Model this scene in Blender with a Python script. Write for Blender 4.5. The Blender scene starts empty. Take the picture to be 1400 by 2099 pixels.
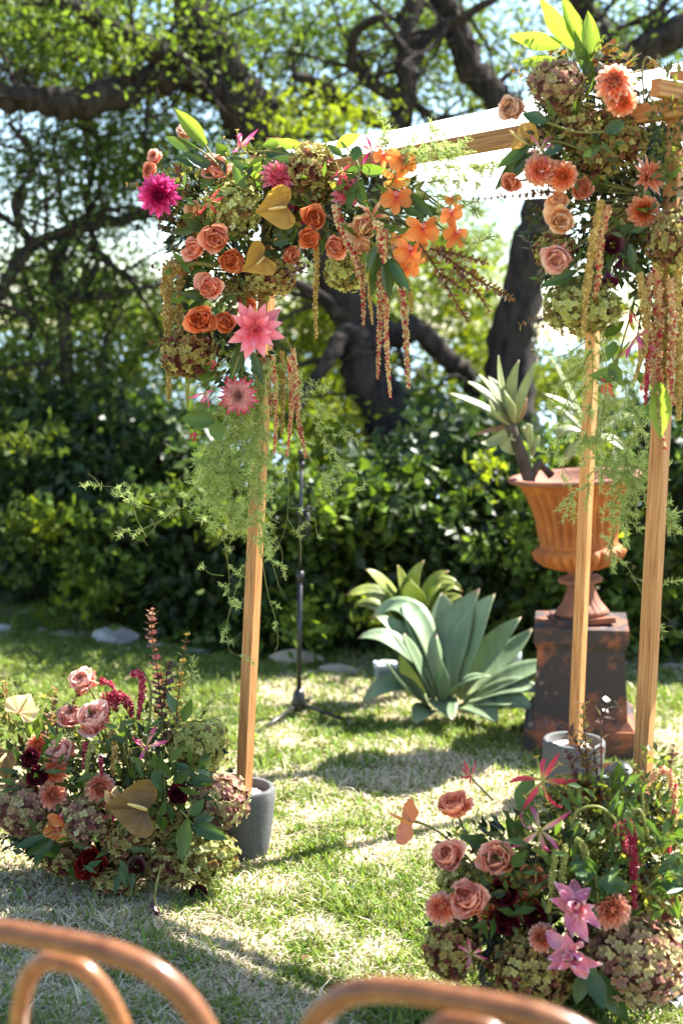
import bpy, math, random
import numpy as np
from mathutils import Vector, Matrix, Quaternion
R = math.radians
rng = np.random.default_rng(7)
random.seed(7)
sc = bpy.context.scene
col = sc.collection

# ------------------------------------------------------------------ camera, sky, sun, exposure
CAM_H, PITCH, ROLL, LENS = 1.69, 7.32, 1.1, 50.0
PW, PH = 1400.0, 2099.0
F = LENS / 36.0 * PH
cam_d = bpy.data.cameras.new('camera')
cam = bpy.data.objects.new('camera', cam_d)
col.objects.link(cam)
cam.location = (0, 0, CAM_H)
CAMROT = (Matrix.Rotation(R(90 - PITCH), 3, 'X') @ Matrix.Rotation(R(ROLL), 3, 'Z'))
cam.rotation_euler = CAMROT.to_euler()
cam_d.sensor_fit = 'VERTICAL'
cam_d.sensor_height = 36.0
cam_d.sensor_width = 24.0
cam_d.lens = LENS
cam_d.clip_start = 0.05
cam_d.clip_end = 20000
cam_d.dof.use_dof = True
cam_d.dof.focus_distance = 4.08
cam_d.dof.aperture_fstop = 2.0
cam_d.dof.aperture_blades = 0
sc.camera = cam

SUN_AZ, SUN_EL = math.atan2(0.84, 0.54), R(50)
SUNV = Vector((math.sin(SUN_AZ) * math.cos(SUN_EL), math.cos(SUN_AZ) * math.cos(SUN_EL), math.sin(SUN_EL)))
world = bpy.data.worlds.new('World')
sc.world = world
world.use_nodes = True
wn = world.node_tree
for n in list(wn.nodes):
    wn.nodes.remove(n)
sky = wn.nodes.new('ShaderNodeTexSky')
sky.sky_type = 'NISHITA'
sky.sun_disc = False
sky.sun_elevation = SUN_EL
sky.sun_rotation = SUN_AZ
sky.air_density = 1.0
sky.dust_density = 0.15
sky.ozone_density = 2.0
bg = wn.nodes.new('ShaderNodeBackground')
bg.inputs['Strength'].default_value = 0.075
wo = wn.nodes.new('ShaderNodeOutputWorld')
wn.links.new(sky.outputs[0], bg.inputs[0])
wn.links.new(bg.outputs[0], wo.inputs[0])
sun_d = bpy.data.lights.new('sun', 'SUN')
sun_d.energy = 5.0
sun_d.angle = R(0.53)
sun_d.color = (1.0, 0.96, 0.90)
sun = bpy.data.objects.new('sun', sun_d)
col.objects.link(sun)
sun.rotation_euler = SUNV.to_track_quat('Z', 'Y').to_euler()
sun.location = SUNV * 30
sc.view_settings.view_transform = 'Standard'
sc.view_settings.look = 'None'
sc.view_settings.gamma = 1.0
sc.view_settings.exposure = 2.4
sc.view_settings.use_curve_mapping = False
sc.cycles.max_bounces = 8
sc.cycles.diffuse_bounces = 4
sc.cycles.transmission_bounces = 6
sc.cycles.transparent_max_bounces = 8
sc.cycles.use_denoising = True
sc.cycles.sample_clamp_indirect = 6.0

# ------------------------------------------------------------------ where a point of the photograph stands in the garden
CAMP = Vector((0, 0, CAM_H))
FWD = CAMROT @ Vector((0, 0, -1))
RIGHT = CAMROT @ Vector((1, 0, 0))
UP = CAMROT @ Vector((0, 1, 0))


def ray(px, py):
    return CAMROT @ Vector(((px - PW / 2) / F, -(py - PH / 2) / F, -1))


ALONG_BEAM = 0.0     # the corner garland follows the beam, which comes nearer along its length


def P(px, py, d):
    v = ray(px, py)
    if ALONG_BEAM and px > 600:
        d -= (px - 600) * ALONG_BEAM
    return CAMP + v * (d / v.y)


def G(px, py, z=0.0):
    v = ray(px, py)
    return CAMP + v * ((z - CAM_H) / v.z)


def SZ(px, p):
    return px * (p - CAMP).dot(FWD) / F


# ------------------------------------------------------------------ materials
def newmat(name):
    m = bpy.data.materials.new(name)
    m.use_nodes = True
    nt = m.node_tree
    for n in list(nt.nodes):
        nt.nodes.remove(n)
    out = nt.nodes.new('ShaderNodeOutputMaterial')
    return m, nt, out


def N(nt, kind, **kw):
    n = nt.nodes.new(kind)
    for k, v in kw.items():
        if k.startswith('_'):
            setattr(n, k[1:], v)
        else:
            n.inputs[k.replace('__', ' ')].default_value = v
    return n


def c4(c):
    return (c[0], c[1], c[2], 1.0)


def ramp(nt, stops, mode='LINEAR'):
    r = nt.nodes.new('ShaderNodeValToRGB')
    r.color_ramp.interpolation = mode
    e = r.color_ramp.elements
    while len(e) < len(stops):
        e.new(0.5)
    for i, (p, c) in enumerate(stops):
        e[i].position = p
        e[i].color = c4(c)
    return r


def thin_mat(name, stops, transl=0.35, rough=0.5, spec=0.3, noise=0.0, nscale=60.0, attr='t', trans_tint=(1, 1, 1), sheen=0.0):
    """petals and leaves: light passes through; colour runs along the attribute t (base to tip, or one value for each floret)"""
    m, nt, out = newmat(name)
    a = N(nt, 'ShaderNodeAttribute', _attribute_name=attr)
    fac = a.outputs['Fac']
    if noise:
        tc = N(nt, 'ShaderNodeTexCoord')
        nz = N(nt, 'ShaderNodeTexNoise', Scale=nscale, Detail=3.0)
        nt.links.new(tc.outputs['Object'], nz.inputs['Vector'])
        ma = N(nt, 'ShaderNodeMath', _operation='MULTIPLY_ADD')
        nt.links.new(nz.outputs['Fac'], ma.inputs[0])
        ma.inputs[1].default_value = noise
        sb = N(nt, 'ShaderNodeMath', _operation='SUBTRACT')
        nt.links.new(a.outputs['Fac'], sb.inputs[0])
        sb.inputs[1].default_value = noise * 0.5
        nt.links.new(sb.outputs[0], ma.inputs[2])
        fac = ma.outputs[0]
    r = ramp(nt, stops)
    nt.links.new(fac, r.inputs[0])
    oi = N(nt, 'ShaderNodeObjectInfo')
    hs = N(nt, 'ShaderNodeHueSaturation')
    mr = N(nt, 'ShaderNodeMapRange')
    mr.inputs[3].default_value = 0.85
    mr.inputs[4].default_value = 1.15
    nt.links.new(oi.outputs['Random'], mr.inputs[0])
    nt.links.new(mr.outputs[0], hs.inputs['Value'])
    nt.links.new(r.outputs[0], hs.inputs['Color'])
    # fine veins and mottling along each petal or leaf
    tcv = N(nt, 'ShaderNodeTexCoord')
    mpv = N(nt, 'ShaderNodeMapping')
    mpv.inputs['Scale'].default_value = (34, 2.2, 6)
    nt.links.new(tcv.outputs['Object'], mpv.inputs[0])
    nv = N(nt, 'ShaderNodeTexNoise', Scale=1.0, Detail=2.0)
    nt.links.new(mpv.outputs[0], nv.inputs['Vector'])
    vr = ramp(nt, [(0.3, (0.84, 0.80, 0.78)), (0.6, (1.10, 1.09, 1.08))])
    nt.links.new(nv.outputs['Fac'], vr.inputs[0])
    vm = N(nt, 'ShaderNodeMix', _data_type='RGBA', _blend_type='MULTIPLY')
    vm.inputs[0].default_value = 0.8
    nt.links.new(hs.outputs[0], vm.inputs[6])
    nt.links.new(vr.outputs[0], vm.inputs[7])
    b = N(nt, 'ShaderNodeBsdfPrincipled', Roughness=rough)
    b.inputs['Specular IOR Level'].default_value = spec
    nt.links.new(vm.outputs[2], b.inputs['Base Color'])
    bv = N(nt, 'ShaderNodeBump', Strength=0.18, Distance=0.01)
    nt.links.new(nv.outputs['Fac'], bv.inputs['Height'])
    nt.links.new(bv.outputs[0], b.inputs['Normal'])
    t = N(nt, 'ShaderNodeBsdfTranslucent')
    mx = N(nt, 'ShaderNodeMix', _data_type='RGBA', _blend_type='MULTIPLY')
    mx.inputs[0].default_value = 1.0
    nt.links.new(vm.outputs[2], mx.inputs[6])
    mx.inputs[7].default_value = c4(trans_tint)
    nt.links.new(mx.outputs[2], t.inputs['Color'])
    ms = N(nt, 'ShaderNodeMixShader', Fac=transl)
    nt.links.new(b.outputs[0], ms.inputs[1])
    nt.links.new(t.outputs[0], ms.inputs[2])
    nt.links.new(ms.outputs[0], out.inputs['Surface'])
    return m


def solid_mat(name, c, rough=0.5, spec=0.4, var=None, scale=20.0, bump=0.0, metallic=0.0, detail=4.0, coat=0.0, stretch=None, vlo=0.35, vhi=0.65):
    m, nt, out = newmat(name)
    b = N(nt, 'ShaderNodeBsdfPrincipled', Roughness=rough, Metallic=metallic)
    b.inputs['Specular IOR Level'].default_value = spec
    b.inputs['Coat Weight'].default_value = coat
    b.inputs['Coat Roughness'].default_value = 0.15
    b.inputs['Base Color'].default_value = c4(c)
    if var is not None or bump:
        tc = N(nt, 'ShaderNodeTexCoord')
        mp = N(nt, 'ShaderNodeMapping')
        if stretch:
            mp.inputs['Scale'].default_value = stretch
        nt.links.new(tc.outputs['Object'], mp.inputs[0])
        nz = N(nt, 'ShaderNodeTexNoise', Scale=scale, Detail=detail, Roughness=0.6)
        nt.links.new(mp.outputs[0], nz.inputs['Vector'])
        if var is not None:
            r = ramp(nt, [(vlo, c), (vhi, var)])
            nt.links.new(nz.outputs['Fac'], r.inputs[0])
            nt.links.new(r.outputs[0], b.inputs['Base Color'])
        if bump:
            bp = N(nt, 'ShaderNodeBump', Strength=bump, Distance=0.01)
            nt.links.new(nz.outputs['Fac'], bp.inputs['Height'])
            nt.links.new(bp.outputs[0], b.inputs['Normal'])
    nt.links.new(b.outputs[0], out.inputs['Surface'])
    return m


def col_mat(name, transl=0.3, rough=0.5, spec=0.3, attr='col'):
    """leaf and grass masses: each blade or leaf has its own colour in the attribute col"""
    m, nt, out = newmat(name)
    a = N(nt, 'ShaderNodeAttribute', _attribute_name=attr)
    b = N(nt, 'ShaderNodeBsdfPrincipled', Roughness=rough)
    b.inputs['Specular IOR Level'].default_value = spec
    nt.links.new(a.outputs['Color'], b.inputs['Base Color'])
    t = N(nt, 'ShaderNodeBsdfTranslucent')
    hs = N(nt, 'ShaderNodeHueSaturation', Saturation=1.1, Value=1.5)
    nt.links.new(a.outputs['Color'], hs.inputs['Color'])
    nt.links.new(hs.outputs[0], t.inputs['Color'])
    ms = N(nt, 'ShaderNodeMixShader', Fac=transl)
    nt.links.new(b.outputs[0], ms.inputs[1])
    nt.links.new(t.outputs[0], ms.inputs[2])
    nt.links.new(ms.outputs[0], out.inputs['Surface'])
    return m


# ------------------------------------------------------------------ mesh helpers
def link(o, parent=None):
    col.objects.link(o)
    if parent is not None:
        o.parent = parent
    return o


def tag(o, label=None, cat=None, group=None, kind=None):
    if label:
        o['label'] = label
    if cat:
        o['category'] = cat
    if group:
        o['group'] = group
    if kind:
        o['kind'] = kind
    return o


class MB:
    """collects pieces of one mesh"""

    def __init__(s):
        s.v, s.f, s.t, s.n = [], [], [], 0
        s.m = []

    def add(s, v, f, t=None, M=None, mi=0):
        v = np.asarray(v, float).reshape(-1, 3)
        if M is not None:
            A = np.array(M)
            v = v @ A[:3, :3].T + A[:3, 3]
        s.v.append(v)
        n = s.n
        s.f.extend([tuple(i + n for i in q) for q in f])
        s.m.extend([mi] * len(f))
        s.t.append(np.zeros(len(v)) if t is None else (np.full(len(v), float(t)) if np.isscalar(t) else np.asarray(t, float)))
        s.n += len(v)
        return s

    def mesh(s, name, mats=(None,), smooth=True):
        me = bpy.data.meshes.new(name)
        v = np.concatenate(s.v) if s.v else np.zeros((0, 3))
        me.from_pydata(v.tolist(), [], s.f)
        for m in mats:
            me.materials.append(m)
        a = me.attributes.new('t', 'FLOAT', 'POINT')
        if s.n:
            a.data.foreach_set('value', np.concatenate(s.t).astype(np.float32))
        if len(mats) > 1:
            me.polygons.foreach_set('material_index', np.array(s.m, np.int32))
        if smooth:
            me.polygons.foreach_set('use_smooth', np.ones(len(me.polygons), bool))
        me.update()
        return me

    def build(s, name, mat, parent=None, smooth=True):
        mats = mat if isinstance(mat, (list, tuple)) else (mat,)
        o = bpy.data.objects.new(name, s.mesh(name, mats, smooth))
        return link(o, parent)


def inst(name, me, mat, parent=None, M=None):
    """an object on shared mesh data with a material of its own"""
    o = bpy.data.objects.new(name, me)
    link(o, parent)
    if M is not None:
        o.matrix_local = M
    if mat is not None:
        o.material_slots[0].link = 'OBJECT'
        o.material_slots[0].material = mat
    return o


def empty(name, loc=(0, 0, 0), q=None, s=1.0, label=None, cat=None, group=None):
    o = bpy.data.objects.new(name, None)
    o.empty_display_size = 0.02
    link(o)
    o.rotation_mode = 'QUATERNION'
    o.location = loc
    if q is not None:
        o.rotation_quaternion = q
    o.scale = (s, s, s) if np.isscalar(s) else s
    return tag(o, label, cat, group)


def rootM(o):
    return Matrix.LocRotScale(o.location, o.rotation_quaternion if o.rotation_mode == 'QUATERNION' else o.rotation_euler, o.scale)


def attach(o, root, M):
    o.parent = root
    o.matrix_local = rootM(root).inverted() @ M
    return o


def box_vf(x0, x1, y0, y1, z0, z1):
    v = [(x, y, z) for z in (z0, z1) for y in (y0, y1) for x in (x0, x1)]
    f = [(0, 2, 3, 1), (4, 5, 7, 6), (0, 1, 5, 4), (2, 6, 7, 3), (0, 4, 6, 2), (1, 3, 7, 5)]
    return v, f


def bevel_box(w, d, h, b=0.003):
    """a beam standing on z = 0 with eased long edges"""
    o = []
    for sx, sy in ((1, 1), (-1, 1), (-1, -1), (1, -1)):
        a = (sx * (w / 2 - b), sy * d / 2)
        c = (sx * w / 2, sy * (d / 2 - b))
        o += [c, a] if sx * sy > 0 else [a, c]
    v = []
    nz = 9
    for k in range(nz):
        z = h * k / (nz - 1)
        e = b if k in (0, nz - 1) else 0
        v += [(x * (1 - e / w), y * (1 - e / d), z) for x, y in o]
    f = []
    for k in range(nz - 1):
        for i in range(8):
            j = (i + 1) % 8
            f.append((k * 8 + i, k * 8 + j, k * 8 + 8 + j, k * 8 + 8 + i))
    f.append(tuple(range(7, -1, -1)))
    f.append(tuple(range((nz - 1) * 8, nz * 8)))
    return v, f


def tube_vf(pts, rad, n=6, cap=True, wob=0.0):
    pts = [Vector(p) for p in pts]
    m = len(pts)
    if np.isscalar(rad):
        rad = [rad] * m
    v, f = [], []
    ref = Vector((0.3, 0.2, 1)).normalized()
    prev = None
    for i, p in enumerate(pts):
        t = (pts[min(i + 1, m - 1)] - pts[max(i - 1, 0)])
        if t.length < 1e-9:
            t = Vector((0, 0, 1))
        t.normalize()
        if prev is None:
            a = t.cross(ref if abs(t.dot(ref)) < 0.95 else Vector((1, 0, 0))).normalized()
        else:
            a = (prev - t * prev.dot(t)).normalized()
        prev = a
        b = t.cross(a)
        for k in range(n):
            an = 2 * math.pi * k / n
            r = rad[i] * (1 + (wob * (random.random() - 0.5) if wob else 0))
            v.append(p + (a * math.cos(an) + b * math.sin(an)) * r)
    for i in range(m - 1):
        for k in range(n):
            j = (k + 1) % n
            f.append((i * n + k, i * n + j, i * n + n + j, i * n + n + k))
    if cap:
        f.append(tuple(range(n - 1, -1, -1)))
        f.append(tuple(range((m - 1) * n, m * n)))
    return v, f


def smooth_path(pts, k=4):
    """Catmull-Rom through the points; rows may carry more than three numbers"""
    p = np.array(pts, float)
    if len(p) < 3:
        return [p[0] + (p[-1] - p[0]) * i / k for i in range(k + 1)] if len(p) == 2 else list(p)
    q = np.vstack([2 * p[0] - p[1], p, 2 * p[-1] - p[-2]])
    out = []
    for i in range(1, len(q) - 2):
        for j in range(k):
            t = j / k
            a, b, c, d = q[i - 1], q[i], q[i + 1], q[i + 2]
            out.append(0.5 * (2 * b + (c - a) * t + (2 * a - 5 * b + 4 * c - d) * t * t + (3 * b - a - 3 * c + d) * t ** 3))
    out.append(p[-1])
    return out


def lathe_vf(prof, n=48, flute=None):
    """prof: (r, z[, flute depth]) rows; flute lobes count"""
    v, f = [], []
    for row in prof:
        r, z = row[0], row[1]
        fd = row[2] if len(row) > 2 else 0
        for k in range(n):
            a = 2 * math.pi * k / n
            rr = r * (1 + fd * (abs(math.sin(a * flute / 2)) - 0.5)) if flute else r
            v.append((rr * math.cos(a), rr * math.sin(a), z))
    for i in range(len(prof) - 1):
        for k in range(n):
            j = (k + 1) % n
            f.append((i * n + k, i * n + j, i * n + n + j, i * n + n + k))
    return v, f


def frame_to(z, x_hint):
    z = z.normalized()
    x = (x_hint - z * x_hint.dot(z)).normalized()
    y = z.cross(x)
    return Matrix((x, y, z)).transposed()


def fast_mesh(name, v, f3, colr, mat, smooth=False):
    """big leaf or blade masses straight from arrays: triangles plus a colour for each vertex"""
    me = bpy.data.meshes.new(name)
    nv, nf = len(v), len(f3)
    me.vertices.add(nv)
    me.vertices.foreach_set('co', np.ascontiguousarray(v, np.float32).ravel())
    me.loops.add(nf * 3)
    me.loops.foreach_set('vertex_index', np.ascontiguousarray(f3, np.int32).ravel())
    me.polygons.add(nf)
    me.polygons.foreach_set('loop_start', np.arange(0, nf * 3, 3, dtype=np.int32))
    me.polygons.foreach_set('loop_total', np.full(nf, 3, np.int32))
    if smooth:
        me.polygons.foreach_set('use_smooth', np.ones(nf, bool))
    a = me.attributes.new('col', 'FLOAT_COLOR', 'POINT')
    a.data.foreach_set('color', np.ascontiguousarray(np.hstack([colr, np.ones((nv, 1))]), np.float32).ravel())
    me.materials.append(mat)
    me.update()
    me.validate()
    return me


def vnoise(x, y, s, seed=0):
    """smooth value noise in the plane, 0..1"""
    g = np.random.default_rng(seed).random((64, 64))
    u, w = np.asarray(x) * s + 17.3, np.asarray(y) * s + 9.1
    i, j = np.floor(u).astype(int), np.floor(w).astype(int)
    a, b = u - i, w - j
    a, b = a * a * (3 - 2 * a), b * b * (3 - 2 * b)
    h = lambda p, q: g[p % 64, q % 64]
    return (h(i, j) * (1 - a) + h(i + 1, j) * a) * (1 - b) + (h(i, j + 1) * (1 - a) + h(i + 1, j + 1) * a) * b


def leaf_cloud(pos, size, colr, aspect=0.45, nrm=None, jitter=1.0, r=None):
    """diamond leaves with a folded midrib: 4 vertices, 2 triangles each"""
    r = r or rng
    n = len(pos)
    d = r.normal(size=(n, 3))
    d /= np.linalg.norm(d, axis=1, keepdims=True)
    e = r.normal(size=(n, 3)) if nrm is None else np.asarray(nrm) + jitter * r.normal(size=(n, 3))
    s = np.cross(d, e)
    s /= np.linalg.norm(s, axis=1, keepdims=True) + 1e-9
    nn = np.cross(s, d)
    L = np.asarray(size).reshape(-1, 1) * (0.7 + 0.6 * r.random((n, 1)))
    W = L * aspect
    v = np.empty((n, 4, 3))
    v[:, 0] = pos - d * L * 0.5
    v[:, 1] = pos + s * W * 0.5 + nn * W * 0.18
    v[:, 2] = pos + d * L * 0.5
    v[:, 3] = pos - s * W * 0.5 + nn * W * 0.18
    b = (np.arange(n) * 4)[:, None]
    f = np.concatenate([b + np.array([[0, 1, 2]]), b + np.array([[0, 2, 3]])], 1).reshape(-1, 3)
    return v.reshape(-1, 3), f, np.repeat(colr, 4, 0)


CR = np.array(CAMROT)


def Pn(px, py, d):
    v = np.stack([(px - PW / 2) / F, -(py - PH / 2) / F, -np.ones_like(px)], 1) @ CR.T
    return np.array(CAMP) + v * (d / v[:, 1])[:, None]


# ================================================================== THE SETTING
M_soil = solid_mat('thatch', (0.30, 0.24, 0.13), 0.95, 0.1, var=(0.17, 0.17, 0.06), scale=6.0, bump=0.4)
M_grass = col_mat('grass_blade', 0.4, 0.55, 0.25)
M_haze = solid_mat('haze_blue', (0.25, 0.35, 0.42), 0.3, 0.5)

# lawn: flat to the stone edging, then the hillside drops away behind the hedge
mb = MB()
ys = [-6, 0, 3, 5, 7, 9.0, 10.5, 13, 20, 60, 220, 900]
zs = [0, 0, 0, 0, 0, 0, -0.25, -1.2, -5, -24, -70, -120]
xs = [-900, -200, -60, -20, -8, -3, 0, 3, 8, 20, 60, 200, 900]
for j, (y, z) in enumerate(zip(ys, zs)):
    for x in xs:
        mb.v.append(np.array([[x, y, z]]))
        mb.t.append(np.zeros(1))
        mb.n += 1
nx = len(xs)
mb.f = [(j * nx + i, j * nx + i + 1, (j + 1) * nx + i + 1, (j + 1) * nx + i) for j in range(len(ys) - 1) for i in range(nx - 1)]
mb.m = [0] * len(mb.f)
tag(mb.build('ground', M_soil, smooth=False), kind='structure')
mb = MB()
mb.add(*box_vf(-9000, 9000, 700, 18000, -90.5, -90))  # plane added to give the far distance its pale blue haze
tag(mb.build('haze_plane', M_haze, smooth=False), kind='structure')

# grass blades
NB = 300000
d_ = 2.9 * (9.2 / 2.9) ** rng.random(NB)
x_ = (rng.random(NB) * 2 - 1) * (0.30 * d_ + 0.25)
keep = np.ones(NB, bool)
tuft = vnoise(x_, d_, 9.0, 1) * 0.6 + vnoise(x_, d_, 28.0, 2) * 0.4
dry = vnoise(x_, d_, 1.7, 3) * 0.5 + vnoise(x_, d_, 6.0, 4) * 0.3 + vnoise(x_, d_, 17.0, 5) * 0.2
dry = dry + 0.16 * np.exp(-((d_ - 4.4) / 0.9) ** 2) - 0.06 - 0.10 * np.clip((d_ - 5.6) / 1.5, 0, 1)
keep = rng.random(NB) < np.clip(1.25 - 1.1 * np.clip(dry - 0.45, 0, 1) * 2, 0.35, 1)
d_, x_, tuft, dry = d_[keep], x_[keep], tuft[keep], dry[keep]
n = len(d_)
isdry = rng.random(n) < np.clip((dry - 0.35) * 3.4, 0.10, 0.85)
h = (0.016 + 0.036 * tuft ** 1.6) * (0.6 + 0.8 * rng.random(n)) * np.where(isdry, 0.8, 1.0)
tall = rng.random(n) < 0.012
h[tall] *= 1.8
w = 0.0016 + 0.0011 * rng.random(n) + 0.0003 * d_
az = rng.random(n) * 2 * np.pi
lean = h * (0.35 + 1.1 * rng.random(n) ** 1.2) * np.where(isdry, 1.7, 1.0)
dx, dy = np.cos(az), np.sin(az)
sa = az + np.pi / 2 + rng.normal(size=n) * 0.6
sx, sy = np.cos(sa) * w, np.sin(sa) * w
V = np.empty((n, 5, 3))
V[:, 0] = np.stack([x_ - sx, d_ - sy, np.zeros(n)], 1)
V[:, 1] = np.stack([x_ + sx, d_ + sy, np.zeros(n)], 1)
mx_, my_ = x_ + dx * lean * 0.35, d_ + dy * lean * 0.35
V[:, 2] = np.stack([mx_ - sx * .8, my_ - sy * .8, h * 0.62], 1)
V[:, 3] = np.stack([mx_ + sx * .8, my_ + sy * .8, h * 0.62], 1)
V[:, 4] = np.stack([x_ + dx * lean, d_ + dy * lean, h * np.where(isdry, 0.75, 1.0)], 1)
b = (np.arange(n) * 5)[:, None]
Fc = np.concatenate([b + [[0, 1, 3]], b + [[0, 3, 2]], b + [[2, 3, 4]]], 1).reshape(-1, 3)
gcol = np.array([0.150, 0.215, 0.045]) * (0.65 + 0.7 * rng.random((n, 1))) + np.array([0.05, 0.03, 0.0]) * rng.random((n, 1))
gcol[:, 1] *= 1.0 + 0.12 * rng.normal(size=n)
scol = np.array([0.66, 0.58, 0.41]) * (0.6 + 0.6 * rng.random((n, 1)))
C = np.where(isdry[:, None], scol, gcol)
o = bpy.data.objects.new('grass', fast_mesh('grass', V.reshape(-1, 3), Fc, np.repeat(C, 5, 0), M_grass))
link(o)
tag(o, 'short sunlit lawn grass, green mixed with straw-dry blades', 'grass', kind='stuff')


# fallen leaves and clover patches break the turf
nf = 900
d_ = 3.0 * (8.0 / 3.0) ** rng.random(nf)
x_ = (rng.random(nf) * 2 - 1) * (0.30 * d_ + 0.2)
pp = np.stack([x_, d_, 0.012 + 0.02 * rng.random(nf)], 1)
cc = np.where(rng.random((nf, 1)) < 0.4, np.array([[0.20, 0.12, 0.05]]), np.array([[0.11, 0.19, 0.035]])) * (0.6 + 0.8 * rng.random((nf, 1)))
v, f, c = leaf_cloud(pp, 0.012 + 0.016 * rng.random(nf), cc, 0.6, nrm=np.array([0, 0, 2.0]), jitter=0.7)
o = bpy.data.objects.new('fallen_leaves', fast_mesh('fallen_leaves', v, f, c, M_grass))
link(o)
tag(o, 'tiny fallen leaves and weeds scattered over the lawn', 'leaves', kind='stuff')


# stones edging the lawn
def ico_vf(sub=2):
    import bmesh
    bm = bmesh.new()
    bmesh.ops.create_icosphere(bm, subdivisions=sub, radius=1.0)
    v = np.array([x.co[:] for x in bm.verts])
    f = [tuple(y.index for y in x.verts) for x in bm.faces]
    bm.free()
    return v, f


ICO1, ICO2, ICO3 = ico_vf(1), ico_vf(2), ico_vf(3)
M_stone = solid_mat('edging_stone', (0.42, 0.40, 0.37), 0.9, 0.2, var=(0.25, 0.23, 0.21), scale=7.0, bump=0.6)
M_stone2 = solid_mat('tan_stone', (0.40, 0.33, 0.25), 0.9, 0.2, var=(0.27, 0.22, 0.17), scale=8.0, bump=0.6)


def stone(px, py, wpx, hpx, label, mat=M_stone, seed=0, yaw=0.0, d=None):
    p = G(px, py)
    sx, sz = SZ(wpx, p) / 2, SZ(hpx, p) * 0.8
    v, f = ICO3
    v = v.copy()
    r = np.random.default_rng(seed)
    for k in range(9):       # chop facets
        a = r.normal(size=3)
        a /= np.linalg.norm(a)
        c = 0.45 + 0.35 * r.random()
        t = np.clip(v @ a - c, 0, None)
        v -= t[:, None] * a * 0.9
    v += 0.05 * np.sin(v[:, [1, 2, 0]] * 6 + seed) * v + 0.025 * r.normal(size=v.shape)
    v = v * np.array([sx * 1.08, sx * 0.55, sz * 0.85]) + np.array([0, 0, sz * 0.18])
    mb = MB().add(v, f)
    o = mb.build('edging_stone', mat, smooth=False)
    o.location = p
    o.rotation_euler = (0, 0, yaw)
    tag(o, label, 'stone', 'stones edging the lawn')


stone(2, 1300, 60, 34, 'rounded grey stone at the outermost end of the lawn edging', seed=1)
stone(88, 1297, 34, 14, 'tiny low tan stone beside the rounded grey stone', M_stone2, 2)
stone(152, 1304, 96, 18, 'long flat tan stone touching the white boulder', M_stone2, 3)
stone(246, 1318, 106, 46, 'large pale grey boulder edging the lawn', seed=14)
stone(320, 1330, 46, 16, 'small grey stone just past the pale boulder', seed=5)
stone(392, 1340, 86, 18, 'long low white stone between boulder and wooden post', seed=6)
stone(603, 1362, 112, 38, 'broad tan stone behind the microphone stand', M_stone2, 7)
stone(694, 1380, 88, 24, 'low tan stone between microphone stand and agave', M_stone2, 8)
stone(1382, 1372, 70, 14, 'flat stone behind the far wooden post', M_stone2, 9)

# ------------------------------------------------------------------ trees
M_bark = solid_mat('bark', (0.016, 0.013, 0.012), 0.95, 0.1, var=(0.055, 0.045, 0.037), scale=16.0, bump=1.0, stretch=(1, 1, 0.35))
M_twig = solid_mat('twig_bark', (0.04, 0.033, 0.027), 0.9, 0.15, var=(0.09, 0.075, 0.06), scale=12.0)
M_crown = col_mat('tree_leaf', 0.45, 0.6, 0.2)
M_hedge = col_mat('hedge_leaf', 0.35, 0.42, 0.35)
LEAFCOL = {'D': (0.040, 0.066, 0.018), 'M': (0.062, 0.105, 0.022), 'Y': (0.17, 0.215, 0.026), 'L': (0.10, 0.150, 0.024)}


def limb(mb, rows, n=9):
    rows = smooth_path(rows, 5)
    pts = [P(r[0], r[1], r[3]) for r in rows]
    rad = [max(0.004, SZ(r[2], p) / 2) for r, p in zip(rows, pts)]
    # knots and flutes
    pts = [p + Vector(rng.normal(size=3)) * ra * 0.16 for p, ra in zip(pts, rad)]
    mb.add(*tube_vf(pts, rad, 12, wob=0.24))
    return pts, rad


def twigs(mb, pts, rad, count, length=0.8, spread=1.0, tips=None, r0=0.016, depth=2, down=0.0):
    for _ in range(count):
        i = random.randrange(len(pts))
        p = pts[i].copy()
        dirv = Vector((random.gauss(0, 1), random.gauss(0, 0.5), random.gauss(0.25 - down, 0.9))).normalized()
        L = length * (0.4 + random.random())
        ns = 7
        path = [p]
        for k in range(ns):
            dirv = (dirv + Vector((random.gauss(0, 0.35), random.gauss(0, 0.3), random.gauss(-0.03, 0.35))) * spread * 0.6).normalized()
            p = p + dirv * L / ns
            path.append(p.copy())
        r = min(rad[i] * 0.6, r0 * (0.6 + 0.9 * random.random()))
        rr = [r * (1 - 0.8 * k / ns) for k in range(ns + 1)]
        mb.add(*tube_vf(path, rr, 5, cap=False))
        if tips is not None:
            tips.extend(path[3:])
        if depth > 1:
            twigs(mb, path, rr, 4, length * 0.45, spread, tips, r0 * 0.5, depth - 1, down)


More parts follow.
